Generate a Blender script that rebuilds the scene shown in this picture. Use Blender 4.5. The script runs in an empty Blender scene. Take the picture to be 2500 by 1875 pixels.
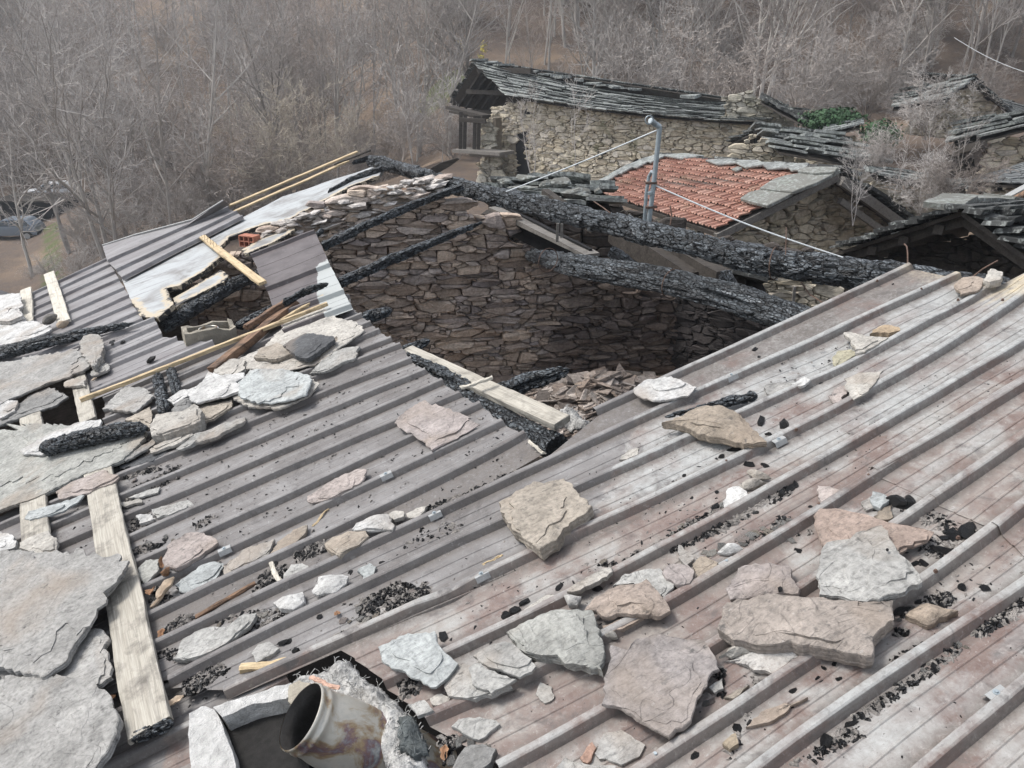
import bpy, bmesh, math, random
import numpy as np
from mathutils import Vector, Matrix, noise as mnoise

random.seed(11)
rng = np.random.default_rng(5)
SC = bpy.context.scene
COL = SC.collection
R = math.radians

# ------------------------------------------------------------------ camera
IW, IH, FPX = 2500.0, 1875.0, 1889.0
PITCH = R(23.3)
CAM = Vector((0.0, 0.0, 8.0))
cd = bpy.data.cameras.new("camera")
cam = bpy.data.objects.new("camera", cd)
COL.objects.link(cam)
cam.location = CAM
cam.rotation_euler = (math.pi / 2 - PITCH, 0, 0)
cd.sensor_width = 36.0
cd.lens = 36.0 * FPX / IW
cd.clip_start = 0.05
cd.clip_end = 1500.0
SC.camera = cam

# ------------------------------------------------------------------ light
SUN_EL, SUN_AZ = R(55), R(-80)          # overcast: a wide soft sun high on the left
world = bpy.data.worlds.new("World")
SC.world = world
world.use_nodes = True
wn = world.node_tree
sky = wn.nodes.new("ShaderNodeTexSky")
sky.sky_type = 'NISHITA'
sky.sun_disc = False
sky.sun_elevation = SUN_EL
sky.sun_rotation = SUN_AZ
sky.altitude = 600
sky.air_density = 1.0
sky.dust_density = 4.0
sky.ozone_density = 1.0
hsv = wn.nodes.new("ShaderNodeHueSaturation")
hsv.inputs['Saturation'].default_value = 0.38     # cloud cover greys the blue sky
wn.links.new(sky.outputs[0], hsv.inputs['Color'])
wn.links.new(hsv.outputs[0], wn.nodes['Background'].inputs['Color'])
wn.nodes['Background'].inputs['Strength'].default_value = 0.14
sl = bpy.data.lights.new("sun", 'SUN')
sl.energy = 1.5
sl.angle = R(15)
sl.color = (1.0, 0.97, 0.93)
sun = bpy.data.objects.new("sun", sl)
COL.objects.link(sun)
sdir = Vector((math.sin(SUN_AZ) * math.cos(SUN_EL), math.cos(SUN_AZ) * math.cos(SUN_EL), math.sin(SUN_EL)))
sun.rotation_euler = sdir.to_track_quat('Z', 'Y').to_euler()
SC.view_settings.view_transform = 'Standard'
SC.view_settings.look = 'None'
SC.view_settings.exposure = 1.08
SC.view_settings.gamma = 1.0
SC.cycles.max_bounces = 6
SC.cycles.diffuse_bounces = 3
SC.cycles.glossy_bounces = 2
SC.cycles.transparent_max_bounces = 8

# ------------------------------------------------------------------ helpers: geometry
CP, SP = math.cos(PITCH), math.sin(PITCH)

def ray(x, y):
    a, b = (x - IW / 2) / FPX, (IH / 2 - y) / FPX
    return Vector((a, CP + b * SP, -SP + b * CP))

def hit(x, y, p0, n):
    d = ray(x, y)
    return CAM + d * ((p0 - CAM).dot(n) / d.dot(n))

def deep(x, y, dist):
    """the point seen at photo position x, y at forward distance dist (world y)"""
    d = ray(x, y)
    return CAM + d * (dist / d.y)

def onz(x, y, z):
    d = ray(x, y)
    return CAM + d * ((z - CAM.z) / d.z)

# the main roof plane: ribs run along U (up the slope, to the right), V along the eaves, N out of the roof
N = Vector((-0.2354, -0.1153, 0.965)).normalized()
P0 = CAM - N * 2.3
O = hit(1250, 1100, P0, N)
U = (hit(1122, 956, P0, N) - hit(470, 1243, P0, N)).normalized()
V = N.cross(U)
MR = Matrix(((U.x, V.x, N.x, O.x), (U.y, V.y, N.y, O.y), (U.z, V.z, N.z, O.z), (0, 0, 0, 1)))

def rp(x, y, h=0.0):
    """photo position -> (u, v, h) on the roof, h metres above its plane"""
    q = hit(x, y, P0 + N * h, N) - O
    return Vector((q.dot(U), q.dot(V), h))

def rw(x, y, h=0.0):
    return hit(x, y, P0 + N * h, N)

CR = dict(a1=(0, 300, .3617), a2=(700, 300, .3617), a3=(0, 800, .3617), a4=(0, 1275, .3617),
          b1=(1050, 100, .3617), b2=(1700, 100, .3617), b3=(900, 700, .3617), b4=(1700, 600, .3617),
          c1=(700, 1275, .3617), c2=(1300, 1275, .3617), c3=(1700, 1150, .3617), c4=(0, 0, .4973),
          A=(250, 780, .27125), B=(750, 780, .27125), C=(250, 1150, .27125), D=(750, 1150, .27125),
          E=(1300, 800, .27125), F=(1900, 620, .27125), G=(1900, 1000, .27125), J=(1900, 1425, .27125), p=(0, 0, 1))

def px(c, pts):
    x0, y0, k = CR[c]
    return [(x0 + x * k, y0 + y * k) for x, y in pts]

def frame(o, x, z):
    """matrix at o with local x along x and local z close to z"""
    x = Vector(x).normalized()
    y = Vector(z).cross(x).normalized()
    z = x.cross(y)
    return Matrix(((x.x, y.x, z.x, o.x), (x.y, y.y, z.y, o.y), (x.z, y.z, z.z, o.z), (0, 0, 0, 1)))

# ------------------------------------------------------------------ helpers: objects
def link(name, me, mat=None, parent=None, mw=None, smooth=False):
    if mat is not None and len(me.materials) == 0:
        me.materials.append(mat)
    if smooth:
        me.polygons.foreach_set('use_smooth', [True] * len(me.polygons))
    o = bpy.data.objects.new(name, me)
    COL.objects.link(o)
    if parent is not None:
        o.parent = parent
        if mw is not None:                      # mw is given in the parent's space
            o.matrix_local = mw
    elif mw is not None:
        o.matrix_world = mw
    return o

def mesh(verts, faces, name="mesh"):
    me = bpy.data.meshes.new(name)
    me.from_pydata([tuple(v) for v in verts], [], faces)
    me.update()
    return me

def from_bm(bm, name="mesh"):
    me = bpy.data.meshes.new(name)
    bm.to_mesh(me)
    bm.free()
    return me

def empty(name, mw):
    o = bpy.data.objects.new(name, None)
    o.empty_display_size = 0.2
    COL.objects.link(o)
    o.matrix_world = mw
    return o

def tag(o, label, cat, group=None, kind=None):
    o['label'] = label
    o['category'] = cat
    if group: o['group'] = group
    if kind: o['kind'] = kind
    return o

def structure(o, label=None):
    o['kind'] = 'structure'
    if label: o['label'] = label
    return o

class MB:
    """collects simple solids into one mesh"""
    def __init__(s):
        s.v, s.f = [], []
    def add(s, verts, faces):
        b = len(s.v)
        s.v += [tuple(v) for v in verts]
        s.f += [tuple(b + i for i in f) for f in faces]
        return s
    def box(s, a, b, m=None):
        (x0, y0, z0), (x1, y1, z1) = a, b
        v = [Vector(c) for c in ((x0, y0, z0), (x1, y0, z0), (x1, y1, z0), (x0, y1, z0), (x0, y0, z1), (x1, y0, z1), (x1, y1, z1), (x0, y1, z1))]
        if m is not None: v = [m @ c for c in v]
        return s.add(v, [(0, 3, 2, 1), (4, 5, 6, 7), (0, 1, 5, 4), (1, 2, 6, 5), (2, 3, 7, 6), (3, 0, 4, 7)])
    def bar(s, a, b, w, h, up=(0, 0, 1), jit=0.0, seg=1):
        """a beam of section w x h from a to b, centred"""
        a, b = Vector(a), Vector(b)
        x = (b - a).normalized()
        y = Vector(up).cross(x)
        if y.length < 1e-4: y = Vector((1, 0, 0)).cross(x)
        y.normalize(); z = x.cross(y)
        vs, fs = [], []
        for i in range(seg + 1):
            p = a.lerp(b, i / seg)
            for sy, sz in ((-1, -1), (1, -1), (1, 1), (-1, 1)):
                vs.append(p + y * (sy * w / 2 + random.uniform(-jit, jit)) + z * (sz * h / 2 + random.uniform(-jit, jit)))
        for i in range(seg):
            for j in range(4):
                k = (j + 1) % 4
                fs.append((i * 4 + j, i * 4 + k, i * 4 + 4 + k, i * 4 + 4 + j))
        fs += [(3, 2, 1, 0), tuple(seg * 4 + j for j in range(4))]
        return s.add(vs, fs)
    def tube(s, pts, r, n=8, caps=True):
        pts = [Vector(p) for p in pts]
        rs = r if isinstance(r, (list, tuple)) else [r] * len(pts)
        vs, fs = [], []
        ref = None
        for i, p in enumerate(pts):
            d = (pts[min(i + 1, len(pts) - 1)] - pts[max(i - 1, 0)]).normalized()
            if ref is None:
                ref = d.orthogonal().normalized()
            x = (ref - d * ref.dot(d))
            x = x.normalized() if x.length > 1e-5 else d.orthogonal().normalized()
            ref = x
            y = d.cross(x)
            for k in range(n):
                t = 2 * math.pi * k / n
                vs.append(p + (x * math.cos(t) + y * math.sin(t)) * rs[i])
        for i in range(len(pts) - 1):
            for k in range(n):
                l = (k + 1) % n
                fs.append((i * n + k, i * n + l, i * n + n + l, i * n + n + k))
        if caps:
            fs += [tuple(range(n - 1, -1, -1)), tuple((len(pts) - 1) * n + k for k in range(n))]
        return s.add(vs, fs)
    def build(s, name, mat, parent=None, mw=None, smooth=False):
        return link(name, mesh(s.v, s.f, name), mat, parent, mw, smooth)

def nz(p, s=1.0, seed=0.0):
    return mnoise.noise(Vector((p[0] * s + seed, p[1] * s - seed * .7, p[2] * s + seed * 1.3)))

def inside(poly, x, y):
    r = False
    n = len(poly)
    j = n - 1
    for i in range(n):
        xi, yi = poly[i]; xj, yj = poly[j]
        if (yi > y) != (yj > y) and x < (xj - xi) * (y - yi) / (yj - yi) + xi:
            r = not r
        j = i
    return r
# ------------------------------------------------------------------ materials
class NT:
    """short-hand for building node trees"""
    def __init__(s, name):
        s.m = bpy.data.materials.new(name)
        s.m.use_nodes = True
        s.t = s.m.node_tree
        s.b = s.t.nodes['Principled BSDF']
    def n(s, kind, ins=None, **kw):
        nd = s.t.nodes.new("ShaderNode" + kind)
        for k, v in kw.items(): setattr(nd, k, v)
        for k, v in (ins or {}).items(): s.set(nd.inputs[k], v)
        return nd
    def set(s, sock, v):
        if isinstance(v, bpy.types.NodeSocket): s.t.links.new(v, sock)
        elif isinstance(v, bpy.types.Node): s.t.links.new(v.outputs[0], sock)
        else:
            if hasattr(sock.default_value, '__len__') and len(sock.default_value) == 4 and hasattr(v, '__len__') and len(v) == 3: v = (*v, 1)
            sock.default_value = v
    def obj(s, scale=(1, 1, 1), shift=True):
        tc = s.n('TexCoord')
        v = tc.outputs['Object']
        if shift:
            oi = s.n('ObjectInfo')
            sc = s.n('VectorMath', operation='SCALE'); s.set(sc.inputs[0], (37.0, 53.0, 71.0)); s.set(sc.inputs['Scale'], oi.outputs['Random'])
            ad = s.n('VectorMath', {0: v, 1: sc.outputs[0]}, operation='ADD'); v = ad.outputs[0]
        mp = s.n('Mapping', {'Vector': v, 'Scale': scale})
        return mp.outputs[0]
    def noise(s, vec, scale, detail=4, rough=.6, dist=0.0):
        return s.n('TexNoise', {'Vector': vec, 'Scale': scale, 'Detail': detail, 'Roughness': rough, 'Distortion': dist}).outputs[0]
    def vor(s, vec, scale, feature='F1', rnd=1.0, out='Distance'):
        return s.n('TexVoronoi', {'Vector': vec, 'Scale': scale, 'Randomness': rnd}, feature=feature).outputs[out]
    def ramp(s, fac, stops):
        r = s.n('ValToRGB', {'Fac': fac})
        e = r.color_ramp.elements
        while len(e) < len(stops): e.new(0.5)
        for k, (p, c) in enumerate(stops):
            e[k].position = p
            c = c if hasattr(c, '__len__') else (c, c, c)
            e[k].color = (*c, 1)
        return r.outputs[0]
    def mix(s, f, a, b, mode='MIX'):
        m = s.n('Mix', data_type='RGBA', blend_type=mode)
        s.set(m.inputs[0], f); s.set(m.inputs[6], a); s.set(m.inputs[7], b)
        return m.outputs[2]
    def math(s, op, a, b=0.5, c=None):
        m = s.n('Math', operation=op)
        s.set(m.inputs[0], a); s.set(m.inputs[1], b)
        if c is not None: s.set(m.inputs[2], c)
        return m.outputs[0]
    def bump(s, h, strength=.5, dist=.01, normal=None):
        b = s.n('Bump', {'Height': h, 'Strength': strength, 'Distance': dist})
        if normal is not None: s.set(b.inputs['Normal'], normal)
        return b.outputs[0]
    def attr(s, name):
        return s.n('Attribute', attribute_name=name)
    def out(s, color, rough=.8, normal=None, metal=None, spec=None):
        s.set(s.b.inputs['Base Color'], color)
        s.set(s.b.inputs['Roughness'], rough)
        if normal is not None: s.set(s.b.inputs['Normal'], normal)
        if metal is not None: s.set(s.b.inputs['Metallic'], metal)
        if spec is not None: s.set(s.b.inputs['Specular IOR Level'], spec)
        return s.m

def island(t):
    return t.n('NewGeometry').outputs['Random Per Island']

def mat_slate():
    """grey schist; each stone's own tint is the object colour"""
    t = NT('schist')
    v = t.obj()
    oc = t.n('ObjectInfo').outputs['Color']
    n1 = t.noise(v, 7, 6, .65, .3)
    n2 = t.noise(v, 46, 5, .7)
    n3 = t.noise(v, 2.2, 3, .5, .6)
    st = t.obj((4, 22, 22))
    n4 = t.noise(st, 2.0, 4, .6, .8)
    c = t.mix(1, oc, t.ramp(n1, [(.28, .62), (.5, .95), (.72, 1.22)]), 'MULTIPLY')
    c = t.mix(1, c, t.ramp(n2, [(.28, .58), (.5, 1.0), (.7, 1.25)]), 'MULTIPLY')
    c = t.mix(t.ramp(n3, [(.52, 0), (.7, .55)]), c, (.25, .20, .155))
    c = t.mix(t.ramp(t.noise(v, 17, 3, .8), [(.62, 0), (.72, .75)]), c, (.07, .068, .066))   # soot specks
    c = t.mix(t.ramp(t.noise(v, 70, 2, .6), [(.66, 0), (.74, .25)]), c, (.42, .42, .40))
    c = t.mix(t.ramp(t.noise(t.obj((1, 5, 5)), 9, 3, .7, 1.2), [(.60, 0), (.66, .45), (.72, 0)]), c, (.09, .085, .08))
    stp = t.ramp(t.noise(v, 4.5, 2, .5, .8), [(.30, 0), (.31, .25), (.42, .28), (.43, .5), (.55, .52), (.56, .8), (1, 1)])
    h = t.math('ADD', t.math('MULTIPLY', n1, .45), t.math('MULTIPLY', n2, .28))
    h = t.math('ADD', h, t.math('MULTIPLY', n4, .35))
    h = t.math('ADD', h, t.math('MULTIPLY', stp, .5))
    return t.out(c, .85, t.bump(h, 1.0, .022), spec=.25)

def mat_roofsheet():
    """painted steel sheet: brown-grey where the paint holds, burnt pink and white where the fire took it"""
    t = NT('burnt painted steel')
    v = t.obj(shift=False)
    burn = t.attr('burn').outputs['Fac']
    white = t.attr('white').outputs['Fac']
    sv = t.obj((.55, 3.2, 3.2), False)
    s1 = t.noise(sv, 1.6, 6, .62, .35)          # streaks along the ribs
    n1 = t.noise(v, 3.5, 7, .68, .3)
    n2 = t.noise(v, 19, 5, .7, .2)
    n3 = t.noise(v, 90, 3, .7)
    brown = t.mix(n2, (.080, .073, .070), (.135, .126, .122))
    dust = t.ramp(t.math('ADD', t.math('MULTIPLY', n1, .55), t.math('MULTIPLY', s1, .5)), [(.42, 0), (.66, .8)])
    brown = t.mix(dust, brown, (.265, .26, .255))
    pink = t.mix(t.ramp(n2, [(.3, 0), (.7, 1)]), (.118, .080, .069), (.195, .150, .131))
    tan = t.mix(t.ramp(n1, [(.42, 0), (.62, 1)]), pink, (.27, .25, .225))
    wh = t.mix(t.ramp(n2, [(.35, 0), (.65, 1)]), (.245, .246, .238), (.345, .35, .34))
    wm = t.math('ADD', t.math('MULTIPLY', t.math('SUBTRACT', s1, .5), 1.5), t.math('MULTIPLY', t.math('SUBTRACT', n1, .5), 1.5))
    wm = t.math('ADD', t.math('ADD', wm, .85), t.math('MULTIPLY', white, .40))
    cf = t.attr('crest').outputs['Fac']
    wm = t.math('ADD', wm, t.math('MULTIPLY', t.ramp(cf, [(.86, 0), (.97, 1)]), .20))
    side = t.math('MULTIPLY', t.math('MULTIPLY', cf, t.math('SUBTRACT', 1.0, cf)), 4.0)
    wm = t.math('SUBTRACT', wm, t.math('MULTIPLY', side, .16))
    wm = t.math('ADD', wm, t.math('MULTIPLY', n2, .25))
    wmask = t.ramp(t.math('MULTIPLY', wm, .62), [(.60, 0), (.70, .4), (.92, 1)])
    burnt = t.mix(wmask, tan, wh)
    be = t.math('ADD', burn, t.math('MULTIPLY', t.math('SUBTRACT', n1, .5), 1.1))
    c = t.mix(t.ramp(be, [(.46, 0), (.54, 1)]), brown, burnt)
    c = t.mix(t.math('MULTIPLY', t.attr('yellow').outputs['Fac'], t.ramp(n1, [(.35, .3), (.6, 1)])), c, (.50, .42, .28))
    n5 = t.noise(v, 42, 4, .8, .6)
    c = t.mix(t.ramp(n5, [(.50, 0), (.64, .45)]), c, (.20, .18, .17))
    c = t.mix(t.ramp(n5, [(.30, .4), (.42, 0)]), c, (.42, .41, .395))
    foot = t.attr('foot').outputs['Fac']
    dm = t.math('MULTIPLY', t.ramp(foot, [(.25, 0), (.95, 1)]), t.ramp(t.math('ADD', t.math('MULTIPLY', n1, .6), t.math('MULTIPLY', n5, .5)), [(.42, .15), (.62, .95)]))
    c = t.mix(dm, c, t.mix(n3, (.055, .048, .043), (.17, .15, .135)))
    sk = t.noise(t.obj((.35, 9, 9), False), 1.7, 6, .7, .3)
    c = t.mix(t.ramp(sk, [(.54, 0), (.72, .6)]), c, (.085, .072, .066))
    soot = t.ramp(t.noise(v, 8, 6, .75, .5), [(.54, 0), (.70, .8)])
    c = t.mix(soot, c, (.075, .068, .066))
    c = t.mix(t.ramp(n3, [(.60, 0), (.72, .6)]), c, (.12, .105, .10))
    h = t.math('ADD', t.math('MULTIPLY', n2, .6), t.math('MULTIPLY', n3, .5))
    return t.out(c, t.ramp(n2, [(.3, .5), (.7, .8)]), t.bump(h, .22, .006), spec=.35)

def mat_char(ash=.5, name='charred wood'):
    """alligator char: the cracks are modelled, this adds the fine ones, the sheen and the ash"""
    t = NT(name)
    v = t.obj()
    bl = t.attr('crack').outputs['Fac']
    wv = t.n('VectorMath', {0: v, 1: t.n('VectorMath', {0: t.n('TexNoise', {'Vector': v, 'Scale': 9.0}).outputs['Color'], 1: (.03, .03, .03)}, operation='MULTIPLY').outputs[0]}, operation='ADD').outputs[0]
    big = t.vor(t.n('Mapping', {'Vector': wv, 'Scale': (1, 2.6, 2.6)}).outputs[0], 15, 'DISTANCE_TO_EDGE')
    fine = t.vor(t.n('Mapping', {'Vector': wv, 'Scale': (1, 1.7, 1.7)}).outputs[0], 46, 'DISTANCE_TO_EDGE')
    split = t.noise(t.obj((.9, 26, 26)), 1.5, 4, .6, .4)
    n1 = t.noise(v, 5, 6, .7, .4)
    n2 = t.noise(v, 38, 5, .75)
    cell = t.attr('cell').outputs['Fac']
    c = t.mix(n2, (.011, .012, .014), (.030, .034, .038))
    top = t.math('MULTIPLY', t.ramp(bl, [(.35, 0), (.9, 1)]), t.ramp(t.math('ADD', t.math('MULTIPLY', cell, .55), t.math('MULTIPLY', n1, .8)), [(.46 - ash * .2, 0), (.82 - ash * .1, 1)]))
    c = t.mix(t.math('MULTIPLY', top, t.ramp(n2, [(.3, .45), (.6, 1)])), c, (.13, .15, .165))  # sheen of the char painted blue-grey on block tops; ash sets its spread
    am = t.math('ADD', t.math('MULTIPLY', n1, .8), t.math('MULTIPLY', cell, .3))
    c = t.mix(t.math('MULTIPLY', t.ramp(am, [(.76 - ash * .12, 0), (.86 - ash * .12, .8)]), t.ramp(bl, [(.4, 0), (.8, 1)])), c, (.30, .32, .335))
    c = t.mix(t.ramp(fine, [(.0, .7), (.04, 0)]), c, (.008, .008, .009))
    c = t.mix(t.ramp(bl, [(.08, .9), (.3, 0)]), c, (.006, .006, .007))
    c = t.mix(t.ramp(big, [(.0, .95), (.05, .5), (.10, 0)]), c, (.005, .005, .006))
    c = t.mix(t.ramp(split, [(.34, .85), (.42, 0)]), c, (.006, .006, .007))
    h = t.math('ADD', t.math('MULTIPLY', t.ramp(fine, [(0, 0), (.10, 1)]), .35), t.math('MULTIPLY', n2, .3))
    h = t.math('ADD', h, t.math('MULTIPLY', t.ramp(big, [(0, 0), (.14, 1)]), 1.0))
    h = t.math('ADD', h, t.math('MULTIPLY', split, .8))
    return t.out(c, t.ramp(n2, [(.3, .36), (.7, .62)]), t.bump(h, 1.0, .016), spec=.55)

def mat_wood(name, c0, c1, dirt=(.05, .045, .04), dirt_amt=.35, grain=1.0):
    """sawn timber, grain along local x"""
    t = NT(name)
    v = t.obj()
    g = t.obj((1.0, 14, 14))
    n1 = t.noise(g, 3.5, 5, .65, .6)
    n2 = t.noise(v, 9, 6, .7, .3)
    n3 = t.noise(t.obj((1.5, 60, 60)), 3, 3, .6)
    c = t.mix(t.ramp(n1, [(.3, 0), (.7, 1)]), c0, c1)
    c = t.mix(1, c, t.ramp(n3, [(.3, .75), (.6, 1.05)]), 'MULTIPLY')
    ring = t.ramp(t.noise(g, 1.3, 2, .5, .5), [(.47, 0), (.5, .6), (.53, 0)])
    c = t.mix(t.math('MULTIPLY', ring, .55 * grain), c, dirt)
    c = t.mix(t.ramp(n2, [(.62 - dirt_amt * .3, 0), (.8 - dirt_amt * .2, .85)]), c, dirt)
    h = t.math('ADD', t.math('MULTIPLY', n1, .5), t.math('MULTIPLY', n3, .5))
    return t.out(c, .8, t.bump(h, .5, .006), spec=.25)

def mat_wall(name, cols, mortar_like=None, moss=0.0, rough_scale=30):
    """rubble stones; every modelled stone (mesh island) takes its own tint"""
    t = NT(name)
    v = t.obj(shift=False)
    i = island(t)
    c = t.ramp(i, [(k / max(1, len(cols) - 1), cc) for k, cc in enumerate(cols)])
    n1 = t.noise(v, 3.0, 6, .7, .4)
    n2 = t.noise(v, rough_scale, 5, .7)
    lam = t.noise(t.obj((3, 3, 42), False), 2.2, 4, .6, .5)
    c = t.mix(1, c, t.ramp(n2, [(.28, .55), (.5, 1.0), (.75, 1.3)]), 'MULTIPLY')
    c = t.mix(1, c, t.ramp(lam, [(.3, .72), (.6, 1.1)]), 'MULTIPLY')
    c = t.mix(1, c, t.ramp(n1, [(.3, .7), (.6, 1.1)]), 'MULTIPLY')
    if name == 'sooted rubble stone':                  # soot plus the pit corner's shade, painted darker towards the right
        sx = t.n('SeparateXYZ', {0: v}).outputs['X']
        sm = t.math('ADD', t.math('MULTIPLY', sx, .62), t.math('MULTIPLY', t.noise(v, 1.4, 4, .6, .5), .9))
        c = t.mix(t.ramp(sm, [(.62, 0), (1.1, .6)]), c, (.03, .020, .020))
    if moss: c = t.mix(t.ramp(t.noise(v, 1.3, 4, .6, .5), [(.62 - .2 * moss, 0), (.75 - .2 * moss, .6)]), c, (.075, .085, .035))
    h = t.math('ADD', t.math('MULTIPLY', n2, .6), t.math('MULTIPLY', lam, .9))
    return t.out(c, .92, t.bump(h, .8, .02), spec=.15)

def mat_plain(name, c, rough=.7, var=.25, scale=12, bump=.2, metal=0.0, spec=.3):
    t = NT(name)
    v = t.obj()
    n1 = t.noise(v, scale, 5, .65)
    n2 = t.noise(v, scale * 7, 3, .6)
    lo = tuple(x * (1 - var) for x in c); hi = tuple(min(1, x * (1 + var)) for x in c)
    col = t.mix(t.ramp(t.math('ADD', t.math('MULTIPLY', n1, .7), t.math('MULTIPLY', n2, .3)), [(.32, 0), (.68, 1)]), lo, hi)
    return t.out(col, rough, t.bump(t.math('ADD', n1, n2), bump, .01), metal=metal, spec=spec)

def mat_slateroof(name, lo, hi, lichen=.5, moss=.2):
    t = NT(name)
    v = t.obj(shift=False)
    i = island(t)
    n1 = t.noise(v, 2.4, 6, .7, .3)
    n2 = t.noise(v, 14, 4, .7)
    c = t.mix(i, lo, hi)
    c = t.mix(t.ramp(t.math('ADD', t.math('MULTIPLY', n2, .6), t.math('MULTIPLY', n1, .5)), [(.62 - lichen * .18, 0), (.72 - lichen * .12, .9)]), c, (.33, .35, .335))
    c = t.mix(t.ramp(n1, [(.6 - moss * .2, 0), (.75 - moss * .2, moss * 1.6)]), c, (.05, .058, .03))
    return t.out(c, .9, t.bump(n2, .6, .03), spec=.2)

def mat_sheet_plain():
    """the older grey-brown corrugated sheets further off"""
    t = NT('weathered grey steel')
    v = t.obj(shift=False)
    n1 = t.noise(t.obj((.6, 3, 3), False), 2, 6, .65, .3)
    n2 = t.noise(v, 22, 5, .7)
    c = t.mix(t.ramp(n1, [(.3, 0), (.7, 1)]), (.12, .108, .108), (.25, .245, .245))
    c = t.mix(t.ramp(n2, [(.55, 0), (.75, .7)]), c, (.07, .065, .065))
    return t.out(c, .6, t.bump(n2, .2, .006), spec=.35)

def mat_darksheet():
    """brown painted steel with a bare white patch at its hot edge"""
    t = NT('dark brown steel')
    v = t.obj(shift=False)
    n1 = t.noise(v, 4, 6, .65, .3); n2 = t.noise(v, 24, 5, .7)
    c = t.mix(t.ramp(n1, [(.3, 0), (.7, 1)]), (.060, .050, .050), (.115, .10, .10))
    c = t.mix(t.ramp(n2, [(.58, 0), (.75, .6)]), c, (.21, .20, .20))
    w = t.math('ADD', t.attr('hot').outputs['Fac'], t.math('MULTIPLY', t.math('SUBTRACT', n1, .5), .7))
    c = t.mix(t.ramp(w, [(.5, 0), (.56, 1)]), c, (.33, .345, .335))
    return t.out(c, .6, t.bump(n2, .2, .006), spec=.35)

def mat_board():
    """pale blue-white underside of an insulated panel, sooted and peeling at its edges"""
    t = NT('pale insulation panel')
    v = t.obj(shift=False)
    n1 = t.noise(v, 2.3, 6, .65, .5)
    n2 = t.noise(v, 30, 4, .7)
    c = t.mix(n2, (.30, .315, .318), (.395, .41, .412))
    c = t.mix(t.ramp(n1, [(.45, 0), (.66, .85)]), c, (.16, .15, .14))
    c = t.mix(t.ramp(t.noise(t.obj((.7, 5, 5), False), 4, 5, .7, .5), [(.52, 0), (.68, .6)]), c, (.11, .10, .095))
    ed = t.attr('edge').outputs['Fac']
    n3 = t.noise(v, 7, 5, .7, .6)
    e2 = t.math('ADD', ed, t.math('MULTIPLY', t.math('SUBTRACT', n3, .5), 1.5))
    c = t.mix(t.ramp(e2, [(.62, 0), (.74, 1)]), c, (.40, .345, .26))
    c = t.mix(t.ramp(e2, [(.93, 0), (1.02, 1)]), c, (.03, .028, .027))
    return t.out(c, .6, t.bump(n1, .3, .01), spec=.3)

def mat_ground():
    t = NT('leaf litter')
    v = t.obj(shift=False)
    n1 = t.noise(v, .11, 5, .6, .4)
    n2 = t.noise(v, 1.6, 6, .75, .3)
    n3 = t.noise(v, 9, 4, .8)
    c = t.mix(n3, (.06, .047, .04), (.30, .225, .17))
    c = t.mix(t.ramp(n2, [(.35, 0), (.65, 1)]), c, (.135, .112, .098))
    c = t.mix(t.ramp(n1, [(.48, 0), (.66, .7)]), c, (.30, .225, .16))
    gr = t.math('ADD', t.attr('grass').outputs['Fac'], t.math('MULTIPLY', t.math('SUBTRACT', n2, .5), .9))
    c = t.mix(t.ramp(gr, [(.42, 0), (.62, .9)]), c, t.mix(n3, (.07, .095, .035), (.17, .19, .09)))
    return t.out(c, .95, t.bump(t.math('ADD', n3, n2), 1.0, .12), spec=.1)

def mat_bark(name, c0, c1):
    t = NT(name)
    v = t.obj()
    n = t.noise(v, 1.6, 5, .7)
    oi = t.n('ObjectInfo').outputs['Random']
    f = t.math('ADD', t.math('MULTIPLY', n, .6), t.math('MULTIPLY', oi, .4))
    return t.out(t.mix(t.ramp(f, [(.25, 0), (.75, 1)]), c0, c1), .9, spec=.15)

def mat_tile():
    t = NT('red clay tiles')
    v = t.obj(shift=False)
    i = island(t)
    n1 = t.noise(v, 1.2, 5, .65, .3)
    n2 = t.noise(v, 16, 4, .7)
    c = t.ramp(i, [(0, (.34, .187, .145)), (.5, (.46, .27, .21)), (1, (.53, .35, .28))])
    c = t.mix(t.ramp(n2, [(.5, 0), (.75, .6)]), c, (.24, .13, .10))
    c = t.mix(t.ramp(n1, [(.58, 0), (.72, .7)]), c, (.22, .19, .13))
    return t.out(c, .9, t.bump(n2, .4, .02), spec=.15)

def mat_flue():
    t = NT('heat-tinted steel')
    v = t.obj(shift=False)
    n1 = t.noise(v, 6, 5, .6, .6)
    n2 = t.noise(v, 30, 5, .7)
    c = t.ramp(n1, [(.25, (.52, .51, .47)), (.50, (.47, .44, .38)), (.57, (.30, .22, .13)), (.62, (.18, .11, .12)), (.67, (.22, .24, .26)), (.75, (.54, .54, .50))])
    c = t.mix(t.ramp(n2, [(.52, 0), (.7, .8)]), c, (.40, .39, .35))
    return t.out(c, t.ramp(n2, [(.3, .32), (.7, .6)]), t.bump(n2, .25, .006), metal=.55, spec=.5)

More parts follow.
